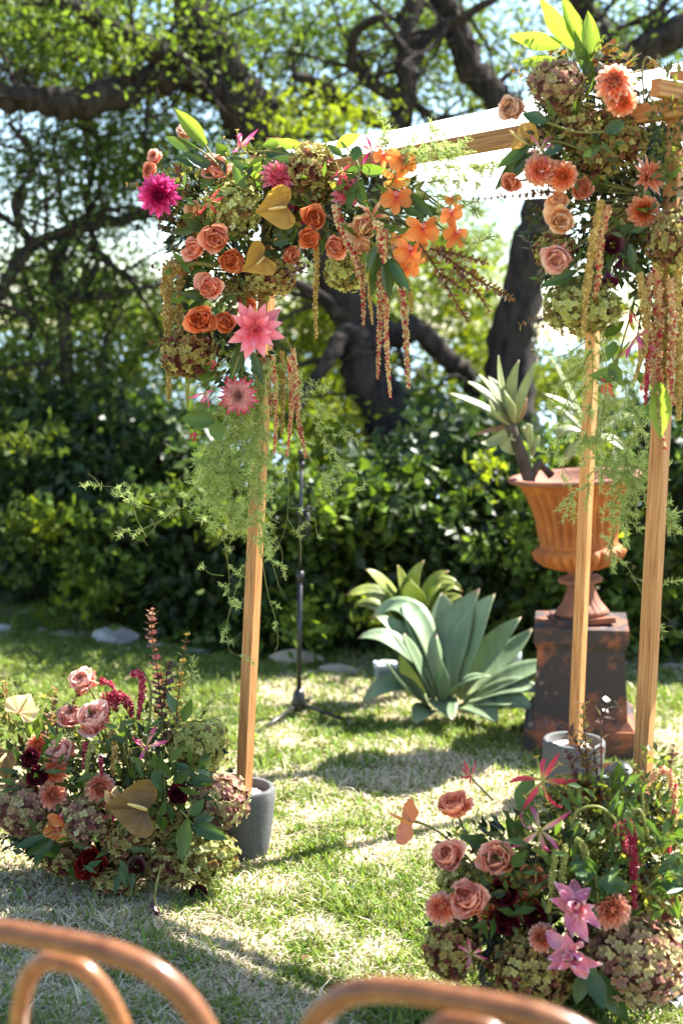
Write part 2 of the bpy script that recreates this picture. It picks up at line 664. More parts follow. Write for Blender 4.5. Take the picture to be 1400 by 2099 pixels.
def clumps(specs, leaf=0.05, per=26, spread=0.16, seed=1):
    """leaf clumps in the air round the limbs: (px, py, rx, ry, count, tone, d0, d1)"""
    r = np.random.default_rng(seed)
    pos, cols = [], []
    for cx, cy, rx, ry, cnt, tone, d0, d1 in specs:
        cnt = int(cnt * 1.5)
        a = r.random(cnt) * 2 * np.pi
        q = np.sqrt(r.random(cnt))
        c = Pn(cx + rx * q * np.cos(a), cy + ry * q * np.sin(a), d0 + (d1 - d0) * r.random(cnt))
        k = (per * (0.4 + 1.2 * r.random(cnt))).astype(int)
        cc = np.repeat(c, k, 0)
        p = cc + r.normal(size=cc.shape) * spread * np.array([1, 1, 0.6]) * np.repeat(0.5 + 0.9 * r.random(cnt), k)[:, None]
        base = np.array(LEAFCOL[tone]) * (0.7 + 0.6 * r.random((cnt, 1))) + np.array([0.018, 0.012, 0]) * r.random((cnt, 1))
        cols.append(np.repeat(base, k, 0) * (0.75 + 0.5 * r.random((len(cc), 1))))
        pos.append(p)
    pos, cols = np.concatenate(pos), np.concatenate(cols)
    return leaf_cloud(pos, np.full(len(pos), leaf), cols, 0.5, r=r)


def shade_clumps(spots, seed=5, leaf=0.07, per=40):
    """loose leaf clumps added unseen above the frame to shade spots of the lawn: (px, py, radius, count, height)"""
    r = np.random.default_rng(seed)
    pos = []
    for px, py, rad, cnt, z in spots:
        g = np.array(G(px, py))
        c = g + np.array(SUNV) * (z / SUNV.z) + r.normal(size=(cnt, 3)) * np.array([rad, rad * 0.8, 0.35])
        cc = np.repeat(c, per, 0)
        pos.append(cc + r.normal(size=cc.shape) * 0.17)
    pos = np.concatenate(pos)
    cols = np.array(LEAFCOL['M']) * (0.6 + 0.8 * r.random((len(pos), 1)))
    return leaf_cloud(pos, np.full(len(pos), leaf), cols, 0.5, r=r)


def tree(name, label, limbs, tw, crown, leaf=0.05, per=26, spread=0.16, seed=1, shade=None, tipleaf=0, tone='M'):
    root = empty(name, P(limbs[0][0][0], limbs[0][0][1], limbs[0][0][3]), label=label, cat='tree')
    root.location.z = min(root.location.z, 0)
    mb = MB()
    tips = []
    for k, rows in enumerate(limbs):
        pts, rad = limb(mb, rows)
        if tw:
            twigs(mb, pts[2:], rad[2:], tw[min(k, len(tw) - 1)], tips=tips)
    t = mb.build('trunk', M_bark)
    t.parent = root
    t.matrix_parent_inverse = rootM(root).inverted()
    v, f, c = clumps(crown, leaf, per, spread, seed)
    if shade:
        v2, f2, c2 = shade_clumps(shade)  # added shade clumps joined to the crown; no limb carries them
        f = np.vstack([f, f2 + len(v)])
        v, c = np.vstack([v, v2]), np.vstack([c, c2])
    if tipleaf and tips:
        r = np.random.default_rng(seed + 50)
        tp = np.repeat(np.array([x[:] for x in tips]), tipleaf, 0)
        tp = tp + r.normal(size=tp.shape) * 0.07
        v2, f2, c2 = leaf_cloud(tp, np.full(len(tp), leaf), np.array(LEAFCOL[tone]) * (0.6 + 0.8 * r.random((len(tp), 1))), 0.5, r=r)
        f = np.vstack([f, f2 + len(v)])
        v, c = np.vstack([v, v2]), np.vstack([c, c2])
    o = bpy.data.objects.new('crown', fast_mesh('crown', v, f, c, M_crown))
    link(o)
    o.parent = root
    o.matrix_parent_inverse = rootM(root).inverted()
    o['kind'] = 'stuff'
    return root


tree('oak_tree', 'big dark oak with leaning forked trunk and heavy limbs behind the arch',
     [[(850, 1200, 130, 8.70), (815, 1000, 112, 8.70), (778, 850, 100, 8.70), (748, 740, 96, 8.70), (735, 660, 90, 8.80), (680, 520, 96, 8.90), (610, 400, 105, 9.00), (545, 295, 110, 9.10), (500, 215, 104, 9.10), (435, 110, 92, 9.10), (398, 20, 82, 9.20), (370, -120, 70, 9.30), (300, -320, 50, 9.50)],
      [(560, 310, 80, 9.10), (460, 215, 66, 9.00), (368, 132, 56, 8.90), (300, 95, 48, 8.70), (180, 30, 36, 8.50), (40, -60, 26, 8.30)],
      [(400, 150, 60, 9.00), (300, 165, 66, 8.80), (200, 205, 66, 8.60), (95, 208, 60, 8.50), (0, 190, 50, 8.30), (-140, 150, 40, 8.10)],
      [(790, 690, 60, 8.80), (850, 680, 48, 8.90), (905, 725, 42, 9.00), (950, 765, 38, 9.10), (990, 830, 34, 9.20), (1010, 900, 26, 9.20)],
      [(735, 680, 50, 8.70), (700, 690, 38, 8.60), (672, 740, 30, 8.50), (630, 800, 22, 8.40), (600, 860, 12, 8.30)],
      [(700, 560, 60, 8.90), (760, 420, 52, 9.10), (815, 280, 50, 9.30), (832, 180, 46, 9.30), (830, 80, 44, 9.40), (855, -40, 36, 9.50), (880, -220, 26, 9.60)],
      [(825, 200, 30, 9.30), (760, 170, 26, 9.30), (720, 120, 24, 9.20), (735, 60, 20, 9.10), (790, 30, 16, 9.00)],
      [(815, 260, 30, 9.30), (740, 240, 26, 9.20), (690, 200, 24, 9.10), (640, 165, 22, 9.00), (600, 150, 16, 8.90)],
      [(835, 100, 26, 9.30), (900, 60, 24, 9.20), (960, 30, 20, 9.10), (1040, -20, 16, 9.00)],
      [(735, 660, 40, 8.80), (700, 640, 32, 8.70), (640, 600, 26, 8.60), (600, 575, 18, 8.50)]],
     [10, 14, 16, 5, 4, 12, 7, 7, 7, 5],
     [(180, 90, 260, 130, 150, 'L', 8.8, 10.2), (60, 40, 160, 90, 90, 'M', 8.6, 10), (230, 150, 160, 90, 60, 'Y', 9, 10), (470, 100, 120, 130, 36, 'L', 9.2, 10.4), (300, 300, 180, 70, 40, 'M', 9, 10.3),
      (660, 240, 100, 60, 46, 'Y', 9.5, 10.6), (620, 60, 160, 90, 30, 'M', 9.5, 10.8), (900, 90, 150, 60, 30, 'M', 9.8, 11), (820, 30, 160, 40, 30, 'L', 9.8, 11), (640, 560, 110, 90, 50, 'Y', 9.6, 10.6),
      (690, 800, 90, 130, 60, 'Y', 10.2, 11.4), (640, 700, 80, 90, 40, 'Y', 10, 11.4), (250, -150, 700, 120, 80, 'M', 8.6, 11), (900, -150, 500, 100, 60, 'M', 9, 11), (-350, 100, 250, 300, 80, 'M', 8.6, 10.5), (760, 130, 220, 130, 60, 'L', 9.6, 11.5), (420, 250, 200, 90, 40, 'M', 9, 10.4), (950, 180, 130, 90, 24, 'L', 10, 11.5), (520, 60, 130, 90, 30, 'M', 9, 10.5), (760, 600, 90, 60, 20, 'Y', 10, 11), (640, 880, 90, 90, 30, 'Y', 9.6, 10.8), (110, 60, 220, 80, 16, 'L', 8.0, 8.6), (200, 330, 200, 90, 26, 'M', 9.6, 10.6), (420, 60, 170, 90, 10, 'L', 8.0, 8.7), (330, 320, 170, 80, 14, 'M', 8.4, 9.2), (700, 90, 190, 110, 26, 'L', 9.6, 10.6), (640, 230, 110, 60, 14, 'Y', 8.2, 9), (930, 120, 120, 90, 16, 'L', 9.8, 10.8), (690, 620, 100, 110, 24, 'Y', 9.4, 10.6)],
     seed=3, shade=[(560, 1420, 0.3, 4, 5.6), (150, 1985, 0.16, 2, 6.5), (430, 1995, 0.14, 1, 6.6)])
tree('dark_trunk_tree', 'dark smooth trunk curving up behind the white cloth',
     [[(1075, 1100, 130, 9.0), (1050, 900, 115, 9.0), (1040, 760, 100, 9.0), (1062, 610, 90, 9.0), (1098, 470, 82, 9.1), (1120, 350, 76, 9.2), (1075, 255, 66, 9.3), (1005, 190, 58, 9.4), (950, 105, 56, 9.5), (905, 0, 52, 9.6), (860, -160, 44, 9.8)],
      [(1110, 330, 60, 9.2), (1200, 180, 56, 9.1), (1290, 130, 60, 9), (1400, 60, 62, 8.9), (1540, 0, 50, 8.8)],
      [(1280, 140, 50, 9), (1230, 60, 44, 9.1), (1170, -10, 40, 9.2), (1100, -120, 30, 9.3)],
      [(1300, 130, 22, 9), (1340, 60, 18, 9), (1370, -20, 14, 9)]],
     [6, 9, 8, 6],
     [(1320, 60, 110, 80, 22, 'M', 8.8, 9.8), (1130, 90, 110, 80, 14, 'Y', 9.6, 10.8), (950, 560, 90, 70, 26, 'Y', 10, 11.5), (1010, 230, 60, 40, 10, 'Y', 10, 11), (1130, 770, 60, 60, 22, 'Y', 9.4, 10.4), (930, 660, 70, 60, 18, 'L', 10.4, 12),
      (1300, 480, 140, 160, 30, 'L', 10, 11), (1600, 200, 200, 300, 60, 'M', 9, 11), (1330, 760, 90, 140, 30, 'Y', 9.6, 11), (1180, 60, 160, 90, 30, 'L', 9.8, 11), (1340, 120, 90, 60, 20, 'M', 9.2, 10.4), (960, 620, 120, 140, 80, 'L', 10.5, 13), (930, 480, 110, 70, 34, 'L', 11, 13), (990, 760, 90, 60, 26, 'Y', 9.6, 11)],
     seed=8)
tree('slender_tree', 'slender tree with thin crooked stems and small leaves against pale sky',
     [[(140, 1150, 34, 8.8), (136, 950, 30, 8.8), (140, 760, 28, 8.8), (128, 620, 30, 8.8), (120, 540, 28, 8.9), (150, 470, 28, 8.9), (230, 455, 26, 9), (320, 430, 22, 9), (380, 400, 14, 9.1)],
      [(-60, 720, 26, 8.6), (0, 600, 26, 8.6), (40, 530, 24, 8.7), (90, 490, 24, 8.8), (150, 475, 22, 8.9)],
      [(130, 640, 20, 8.8), (200, 540, 16, 8.9), (180, 440, 14, 9), (195, 330, 14, 9), (240, 250, 10, 9)],
      [(60, 500, 20, 8.7), (30, 420, 16, 8.7), (70, 330, 14, 8.8), (20, 250, 10, 8.8)],
      [(180, 500, 14, 9), (250, 560, 12, 9), (300, 620, 9, 9.1), (340, 700, 7, 9.2)],
      [(200, 900, 10, 8.7), (170, 830, 10, 8.7), (220, 770, 9, 8.8), (215, 700, 8, 8.8), (250, 640, 6, 8.8)],
      [(60, 700, 12, 8.8), (70, 640, 11, 8.8), (50, 560, 10, 8.8)]],
     [16, 12, 12, 12, 8, 6, 6],
     [(120, 420, 170, 120, 44, 'M', 8.6, 9.8), (270, 380, 110, 90, 30, 'M', 8.8, 9.8), (190, 680, 150, 90, 60, 'L', 8.6, 9.8), (280, 760, 120, 90, 60, 'Y', 8.8, 9.8), (120, 800, 130, 90, 60, 'M', 8.6, 9.6), (40, 480, 70, 200, 20, 'D', 8.6, 9.6),
      (250, 580, 90, 50, 14, 'L', 9, 10), (-250, 600, 200, 300, 70, 'M', 8.4, 10), (330, 880, 110, 80, 40, 'L', 9, 10), (180, 330, 190, 90, 40, 'M', 8.8, 10), (150, 560, 170, 70, 36, 'M', 9, 10.4), (60, 640, 80, 120, 26, 'M', 8.8, 10)],
     leaf=0.042, per=22, spread=0.14, seed=12, tipleaf=2)


# the hedge that closes the lawn: nobody could count its leaves
def hedge_mass():
    r = np.random.default_rng(21)
    pos, cols, size = [], [], []
    n = 52000
    x = (r.random(n) * 2 - 1) * 4.6
    top = 1.02 + 0.16 * np.sin(x * 1.7 + 0.6) + 0.10 * np.sin(x * 4.1) + 0.12 * r.normal(size=n) + 0.28 * np.clip(-x - 0.3, 0, 1.2) + 0.25 * np.clip(x - 0.9, 0, 1) - 0.24 * np.exp(-((x - 0.1) / 0.55) ** 2)
    z = r.random(n) ** 0.85 * top
    front = 7.12 + 0.85 * np.clip(-(x + 0.15) / 1.5, 0, 1.4) + 0.15 * np.clip(x - 0.5, 0, 1) + 0.10 * np.sin(x * 2.3) + 0.14 * np.sin(z * 5 + x * 3) + 0.25 * (z - 0.4) ** 2
    y = front + np.abs(r.normal(size=n)) * 0.38
    pos.append(np.stack([x, y, z], 1))
    tone = vnoise(x * 1.0, z * 1.0 + 40, 2.2, 9)
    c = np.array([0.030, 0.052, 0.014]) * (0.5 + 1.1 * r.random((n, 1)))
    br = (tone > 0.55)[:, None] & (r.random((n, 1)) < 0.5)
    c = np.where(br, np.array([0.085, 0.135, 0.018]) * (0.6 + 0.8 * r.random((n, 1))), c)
    cols.append(c)
    size.append(0.05 + 0.06 * r.random(n))
    # taller bushes behind it, thin enough for light to come through
    m = 26000
    x = (r.random(m) * 2 - 1) * 5.0
    z = 0.9 + r.random(m) ** 1.2 * (1.0 + 0.5 * np.sin(x * 1.3 + 1) + 0.3 * np.sin(x * 3.7))
    y = 9.9 + 1.6 * r.random(m)
    kp = vnoise(x, z, 3.0, 6) > 0.40
    x, y, z = x[kp], y[kp], z[kp]
    m = len(x)
    pos.append(np.stack([x, y, z], 1))
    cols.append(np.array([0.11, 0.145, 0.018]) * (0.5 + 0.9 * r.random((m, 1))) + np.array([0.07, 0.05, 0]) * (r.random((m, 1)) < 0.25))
    size.append(0.05 + 0.05 * r.random(m))
    pos, cols, size = np.concatenate(pos), np.concatenate(cols), np.concatenate(size)
    v, f, c = leaf_cloud(pos, size, cols, 0.62, nrm=np.array([0, -0.5, 0.8]), jitter=0.8, r=r)
    return fast_mesh('shrubbery', v, f, c, M_hedge)


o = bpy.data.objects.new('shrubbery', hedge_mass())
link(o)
tag(o, 'dense dark green shrubbery closing off the back of the lawn', 'shrubbery', kind='stuff')


def bush(label, specs, leaf, per, spread, seed):
    v, f, c = clumps(specs, leaf, per, spread, seed)
    b_ = P(specs[0][0], specs[0][1], specs[0][6])
    root = empty('bush', (b_.x, b_.y, 0), label=label, cat='bush', group='bushes behind the lawn')
    o = bpy.data.objects.new('foliage', fast_mesh('foliage', v - np.array([b_.x, b_.y, 0]), f, c, M_crown))
    link(o, root)
    o['kind'] = 'stuff'
    mb = MB()
    for k in range(5):
        a = Vector((random.gauss(0, 0.12), random.gauss(0, 0.1), 0))
        e = Vector((random.gauss(0, 0.35), random.gauss(0, 0.2), max(0.5, b_.z) + random.gauss(0, 0.2)))
        mb.add(*tube_vf([a, a.lerp(e, 0.5) + Vector((random.gauss(0, 0.08), 0, 0)), e], [0.02, 0.014, 0.006], 6))
    mb.build('stem', M_twig, root)


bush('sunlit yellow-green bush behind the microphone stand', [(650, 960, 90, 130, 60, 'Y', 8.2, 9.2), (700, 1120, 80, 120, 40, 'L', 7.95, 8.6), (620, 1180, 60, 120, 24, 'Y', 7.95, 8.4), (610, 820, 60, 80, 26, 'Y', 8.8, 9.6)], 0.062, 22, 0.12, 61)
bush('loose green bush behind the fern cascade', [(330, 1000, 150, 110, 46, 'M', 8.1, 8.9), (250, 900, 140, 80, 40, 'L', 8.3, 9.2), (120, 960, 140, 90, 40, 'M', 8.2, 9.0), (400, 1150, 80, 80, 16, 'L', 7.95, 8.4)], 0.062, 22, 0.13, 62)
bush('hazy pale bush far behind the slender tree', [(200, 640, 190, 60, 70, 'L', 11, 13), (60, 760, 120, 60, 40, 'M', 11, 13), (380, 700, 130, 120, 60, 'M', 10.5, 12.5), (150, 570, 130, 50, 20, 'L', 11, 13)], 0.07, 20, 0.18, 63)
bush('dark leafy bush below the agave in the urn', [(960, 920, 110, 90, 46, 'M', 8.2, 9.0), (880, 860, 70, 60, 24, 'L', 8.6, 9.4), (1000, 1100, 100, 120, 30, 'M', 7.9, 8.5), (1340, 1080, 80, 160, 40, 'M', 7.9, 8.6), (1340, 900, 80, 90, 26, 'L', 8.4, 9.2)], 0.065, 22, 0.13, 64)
r_ = np.random.default_rng(77)
sp_ = []
for i in range(60):
    px_ = r_.uniform(-60, 1460)
    py_ = r_.uniform(900, 1290)
    g_ = 7.0 + 0.85 * min(1.4, max(0.0, (560 - px_) / 620)) + (0.1 if px_ > 900 else 0)
    sp_.append((px_, py_, 40, 34, 2, 'MLLYM'[i % 5], g_ - 0.05, g_ + 0.12))
v, f, c = clumps(sp_, 0.07, 20, 0.075, 65)
o = bpy.data.objects.new('foliage', fast_mesh('foliage', v, f, c, M_crown))
link(o)
tag(o, 'leafy sunlit shoots standing out from the face of the shrubbery', 'foliage', kind='stuff')


# ================================================================== ARCH, CLOTH, POTS
def wood_mat(name, c1, c2, c3):
    m, nt, out = newmat(name)
    tc = N(nt, 'ShaderNodeTexCoord')
    mp = N(nt, 'ShaderNodeMapping')
    mp.inputs['Scale'].default_value = (1, 1, 0.035)
    nt.links.new(tc.outputs['Object'], mp.inputs[0])
    nz = N(nt, 'ShaderNodeTexNoise', Scale=150.0, Detail=5.0, Roughness=0.55, Distortion=0.6)
    nt.links.new(mp.outputs[0], nz.inputs['Vector'])
    r = ramp(nt, [(0.33, c1), (0.5, c2), (0.68, c3)])
    nt.links.new(nz.outputs['Fac'], r.inputs[0])
    mp2 = N(nt, 'ShaderNodeMapping')
    mp2.inputs['Scale'].default_value = (1, 1, 0.25)
    nt.links.new(tc.outputs['Object'], mp2.inputs[0])
    n2 = N(nt, 'ShaderNodeTexVoronoi', Scale=9.0)
    nt.links.new(mp2.outputs[0], n2.inputs['Vector'])
    kr = ramp(nt, [(0.0, (0.25, 0.2, 0.16)), (0.07, (0.9, 0.85, 0.8)), (0.2, (1, 1, 1))])
    nt.links.new(n2.outputs['Distance'], kr.inputs[0])
    mx = N(nt, 'ShaderNodeMix', _data_type='RGBA', _blend_type='MULTIPLY')
    mx.inputs[0].default_value = 0.9
    nt.links.new(r.outputs[0], mx.inputs[6])
    nt.links.new(kr.outputs[0], mx.inputs[7])
    n3 = N(nt, 'ShaderNodeTexNoise', Scale=5.0, Detail=3.0)
    mp3 = N(nt, 'ShaderNodeMapping')
    mp3.inputs['Scale'].default_value = (3, 3, 0.6)
    nt.links.new(tc.outputs['Object'], mp3.inputs[0])
    nt.links.new(mp3.outputs[0], n3.inputs['Vector'])
    oi = N(nt, 'ShaderNodeObjectInfo')
    ad = N(nt, 'ShaderNodeMath', _operation='ADD')
    nt.links.new(n3.outputs['Fac'], ad.inputs[0])
    nt.links.new(oi.outputs['Random'], ad.inputs[1])
    mr = N(nt, 'ShaderNodeMapRange')
    mr.inputs[1].default_value = 0.3
    mr.inputs[2].default_value = 1.7
    mr.inputs[3].default_value = 0.70
    mr.inputs[4].default_value = 1.22
    nt.links.new(ad.outputs[0], mr.inputs[0])
    hs = N(nt, 'ShaderNodeHueSaturation')
    nt.links.new(mr.outputs[0], hs.inputs['Value'])
    nt.links.new(mx.outputs[2], hs.inputs['Color'])
    b = N(nt, 'ShaderNodeBsdfPrincipled', Roughness=0.55)
    b.inputs['Specular IOR Level'].default_value = 0.3
    nt.links.new(hs.outputs[0], b.inputs['Base Color'])
    bp = N(nt, 'ShaderNodeBump', Strength=0.25, Distance=0.002)
    nt.links.new(nz.outputs['Fac'], bp.inputs['Height'])
    nt.links.new(bp.outputs[0], b.inputs['Normal'])
    nt.links.new(b.outputs[0], out.inputs['Surface'])
    return m


M_wood = wood_mat('cedar', (0.26, 0.105, 0.033), (0.42, 0.195, 0.066), (0.53, 0.29, 0.115))
M_bolt = solid_mat('bolt_steel', (0.5, 0.5, 0.5), 0.35, 0.5, metallic=0.9)
L0, L1 = P(499, 1640, 4.40), P(562, 283, 4.40)
R0, R1 = P(1313, 1640, 3.60), P(1392, 148, 3.60)
M0, M1 = P(1180, 1490, 5.00), P(1229, 335, 5.00)
Q1 = M1 + (R1 - L1)
Q1.z = M1.z
Q0 = Q1.copy()
Q0.z = 0.05
LR = (R1 - L1).normalized()
arch = empty('wedding_arch', (L0.x, L0.y, 0), label='slim orange wooden arch frame with posts standing in pots', cat='arch')


def beam(A, B, w, h, name='beam', side=None, ext0=0.0, ext1=0.0, root=arch, mat=M_wood):
    z = (B - A).normalized()
    A, B = A - z * ext0, B + z * ext1
    hint = side if side is not None else Vector((0, 0, 1)).cross(z)
    m3 = frame_to(z, hint)
    mb = MB().add(*bevel_box(w, h, (B - A).length))
    o = mb.build(name, mat, smooth=False)
    return attach(o, root, Matrix.Translation(A) @ m3.to_4x4())


for a, t in ((L0, L1), (R0, R1), (M0, M1), (Q0, Q1)):
    z = (t - a).normalized()
    base = a - z * ((a.z - 0.05) / z.z) if a.z > 0.05 else a
    beam(base, t, 0.040, 0.040, 'post', side=LR)
bl = P(560, 372, 4.40) - L1
off = LR.cross(Vector((0, 0, 1))) * 0.039
A_, B_ = P(562, 374, 4.40) + off, P(1384, 228, 3.60) + off
beam(A_, B_, 0.038, 0.048, 'beam', ext0=0.05, ext1=0.06)
RQ = (Q1 - R1).normalized()
ofr = RQ.cross(Vector((0, 0, 1))).normalized() * 0.041
Rb = P(1384, 196, 3.60)
beam(Rb + ofr, Rb + ofr + RQ * 1.45, 0.038, 0.045, 'beam', ext0=0.10)
beam(M1 - Vector((0, 0, 0.1)) + off, Q1 - Vector((0, 0, 0.1)) + off, 0.038, 0.045, 'beam', ext0=0.05)
LM = (M1 - L1).normalized()
ofm = LM.cross(Vector((0, 0, 1))).normalized() * -0.041
beam(L1 - Vector((0, 0, 0.07)) + ofm, M1 - Vector((0, 0, 0.07)) + ofm, 0.038, 0.045, 'beam', ext0=0.05, ext1=0.05)
for pxy in ((1350, 236), (1376, 214)):
    p = P(pxy[0], pxy[1], 3.55)
    mb = MB().add(np.array(ICO1[0]) * 0.007, ICO1[1])
    o = mb.build('bolt', M_bolt)
    attach(o, arch, Matrix.Translation(p))

# cloth tied over the top, sagging between the beams
m, nt, out = newmat('sheer_white_cloth')
df = N(nt, 'ShaderNodeBsdfDiffuse', Color=(0.86, 0.86, 0.85, 1))
tr = N(nt, 'ShaderNodeBsdfTranslucent', Color=(0.86, 0.86, 0.85, 1))
ms = N(nt, 'ShaderNodeMixShader', Fac=0.5)
nt.links.new(df.outputs[0], ms.inputs[1])
nt.links.new(tr.outputs[0], ms.inputs[2])
nt.links.new(ms.outputs[0], out.inputs['Surface'])
M_cloth = m
cl, cr_, cm, cq = P(566, 312, 4.40), P(1398, 128, 3.60), P(1225, 335, 5.0), Q1.copy()
mb = MB()
NU = 44
vv = []
for i in range(NU + 1):
    for j in range(NU + 1):
        u, v = i / NU, j / NU
        p = (cl * (1 - u) + cr_ * u) * (1 - v) + (cm * (1 - u) + cq * u) * v
        sag = (0.13 + 0.13 * u) * (math.sin(math.pi * u) ** 0.7) * (math.sin(math.pi * v) ** 0.8) + 0.010 * math.sin(u * math.pi) * (1 - v)
        sag += 0.10 * math.sin(math.pi * v) * (1 - u) ** 2 * 0.5
        wr = 0.012 * math.sin(9 * u + 5 * v + 2 * math.sin(4 * v)) + 0.007 * math.sin(23 * v - 6 * u) + 0.006 * math.sin(31 * u + 11 * v)
        wr *= min(1, 6 * v + 0.15)
        # the hem that hangs over the back beam
        p = p - Vector((0, 0, sag)) + Vector((0, 0, wr))
        vv.append(p)
ff = [(i * (NU + 1) + j, i * (NU + 1) + j + 1, (i + 1) * (NU + 1) + j + 1, (i + 1) * (NU + 1) + j) for i in range(NU) for j in range(NU)]
mb.add(vv, ff)
tag(mb.build('canopy_cloth', M_cloth), 'sheer white cloth stretched across the top of the wooden arch', 'cloth')

# pots that weigh the posts down
M_pot = solid_mat('terrazzo_grey', (0.055, 0.058, 0.055), 0.8, 0.3, var=(0.13, 0.13, 0.125), scale=260.0, bump=0.25, detail=2.0)
M_fill = solid_mat('pale_sand_fill', (0.62, 0.52, 0.42), 0.95, 0.1, var=(0.38, 0.28, 0.2), scale=45.0, bump=0.7)


def pot(x, y, r, h, label):
    root = empty('grey_pot', (x, y, 0), label=label, cat='pot', group='grey pots holding the arch posts')
    pr = [(0.0, 0.004), (r * 0.72, 0.004), (r * 0.78, 0.012), (r * 0.88, h * 0.25), (r * 0.96, h * 0.55), (r, h * 0.85), (r, h - 0.006), (r - 0.004, h), (r - 0.016, h), (r - 0.019, h - 0.006), (r - 0.022, h - 0.05), (0.0, h - 0.052)]
    MB().add(*lathe_vf(pr, 44)).build('pot_body', M_pot, root)
    v, f = lathe_vf([(0.0, h - 0.022), (r * 0.3, h - 0.020), (r * 0.6, h - 0.024), (r - 0.0225, h - 0.03)], 44)
    v = np.array(v)
    v[:, 2] += rng.normal(size=len(v)) * 0.002
    MB().add(v, f).build('fill', M_fill, root)


pl = G(480, 1775)
pot(pl.x + 0.018, 4.40, 0.104, 0.235, 'grey terrazzo pot at the foot of the thin post beside the flowers')
pot(M0.x - 0.005, 5.0, 0.112, 0.235, 'grey pot before the rusty pedestal holding the back post')
pot(R0.x - 0.03, 3.60, 0.116, 0.235, 'grey pot mostly hidden behind the flowers below the urn')

# ================================================================== MICROPHONE STAND
M_black = solid_mat('black_steel', (0.012, 0.012, 0.013), 0.35, 0.5)
hub = G(612, 1472)
ms_ = empty('microphone_stand', (hub.x, hub.y, 0), label='black microphone stand with tripod base on the lawn', cat='stand')
top = P(618, 945, hub.y)
hz = Vector((0, 0, 1))
tp = Vector((top.x - hub.x, 0, top.z))
MB().add(*tube_vf([Vector((0, 0, 0.05)), tp * 0.56], 0.0105, 10)).build('pole', M_black, ms_)
MB().add(*tube_vf([tp * 0.55, tp], 0.0075, 10)).build('upper_pole', M_black, ms_)
MB().add(*lathe_vf([(0.0, 0.03), (0.016, 0.03), (0.03, 0.045), (0.034, 0.06), (0.024, 0.115), (0.014, 0.13), (0.0, 0.13)], 20)).build('hub', M_black, ms_)
for px, py in ((522, 1512), (712, 1482), (640, 1432)):
    e = G(px, py) - Vector((hub.x, hub.y, 0))
    e = e.normalized() * min(e.length, 0.30) if py == 1432 else e
    lg = MB().add(*tube_vf([Vector((0, 0, 0.065)), e + Vector((0, 0, 0.012))], 0.008, 8)).build('leg', M_black, ms_)
    MB().add(*tube_vf([e * 0.95 + Vector((0, 0, 0.014)), e * 1.04 + Vector((0, 0, 0.010))], 0.0115, 8)).build('rubber_foot', M_black, lg)
for zf, rr, hh in ((0.555, 0.016, 0.05), (0.80, 0.015, 0.04), (0.985, 0.013, 0.03)):
    c = tp * zf
    MB().add(*tube_vf([c - hz * hh / 2, c + hz * hh / 2], rr, 12)).build('clutch', M_black, ms_)
c = tp * 0.80
MB().add(*tube_vf([c + Vector((0.012, 0, 0.0)), c + Vector((0.03, -0.01, 0.0)), c + Vector((0.032, -0.01, -0.10))], 0.010, 8)).build('boom_grip', M_black, ms_)
MB().add(*tube_vf([c + Vector((-0.012, 0, 0.0)), c + Vector((0.04, -0.01, 0.03))], 0.007, 8)).build('knob', M_black, ms_)
MB().add(*tube_vf([tp, tp + Vector((0.0, -0.02, 0.03)), tp + Vector((-0.005, -0.06, 0.045))], [0.012, 0.014, 0.011], 10)).build('clip', M_black, ms_)

# ================================================================== RUSTY URN ON ITS PEDESTAL
def rust_mat(name, base, rust, pale, lo, hi, scale, pal_amt=0.75, rough=0.75):
    m, nt, out = newmat(name)
    tc = N(nt, 'ShaderNodeTexCoord')
    n1 = N(nt, 'ShaderNodeTexNoise', Scale=scale, Detail=8.0, Roughness=0.65, Distortion=0.4)
    nt.links.new(tc.outputs['Object'], n1.inputs['Vector'])
    r1 = ramp(nt, [(lo, base), (hi, rust)])
    nt.links.new(n1.outputs['Fac'], r1.inputs[0])
    n2 = N(nt, 'ShaderNodeTexNoise', Scale=scale * 2.3, Detail=6.0, Roughness=0.7)
    nt.links.new(tc.outputs['Object'], n2.inputs['Vector'])
    r2 = ramp(nt, [(pal_amt - 0.06, (0, 0, 0)), (pal_amt, (1, 1, 1))])
    nt.links.new(n2.outputs['Fac'], r2.inputs[0])
    mx = N(nt, 'ShaderNodeMix', _data_type='RGBA')
    nt.links.new(r2.outputs[0], mx.inputs[0])
    nt.links.new(r1.outputs[0], mx.inputs[6])
    mx.inputs[7].default_value = c4(pale)
    b = N(nt, 'ShaderNodeBsdfPrincipled', Roughness=rough)
    b.inputs['Specular IOR Level'].default_value = 0.35
    nt.links.new(mx.outputs[2], b.inputs['Base Color'])
    bp = N(nt, 'ShaderNodeBump', Strength=0.5, Distance=0.006)
    nt.links.new(n1.outputs['Fac'], bp.inputs['Height'])
    nt.links.new(bp.outputs[0], b.inputs['Normal'])
    nt.links.new(b.outputs[0], out.inputs['Surface'])
    return m


M_urn = rust_mat('rusty_iron_orange', (0.21, 0.058, 0.016), (0.38, 0.130, 0.026), (0.55, 0.42, 0.28), 0.35, 0.65, 7.0, 0.70)
M_ped = rust_mat('rusty_iron_dark', (0.040, 0.030, 0.027), (0.27, 0.085, 0.035), (0.26, 0.20, 0.17), 0.50, 0.62, 4.5, 0.68)
M_urnrim = rust_mat('rusty_iron_brown', (0.16, 0.065, 0.04), (0.27, 0.10, 0.05), (0.3, 0.2, 0.15), 0.4, 0.65, 9.0, 0.75)
gp = G(1192, 1528)
PD = gp.y + 0.03
ped_x = P(1192, 1400, PD).x
ped_h = P(1192, 1272, PD).z
ped = empty('iron_pedestal', (ped_x, PD, 0), Quaternion((0, 1, 0), R(-1.6)) @ Quaternion((0, 0, 1), R(-9)), label='square rusty dark iron pedestal tapering up under the urn', cat='pedestal')


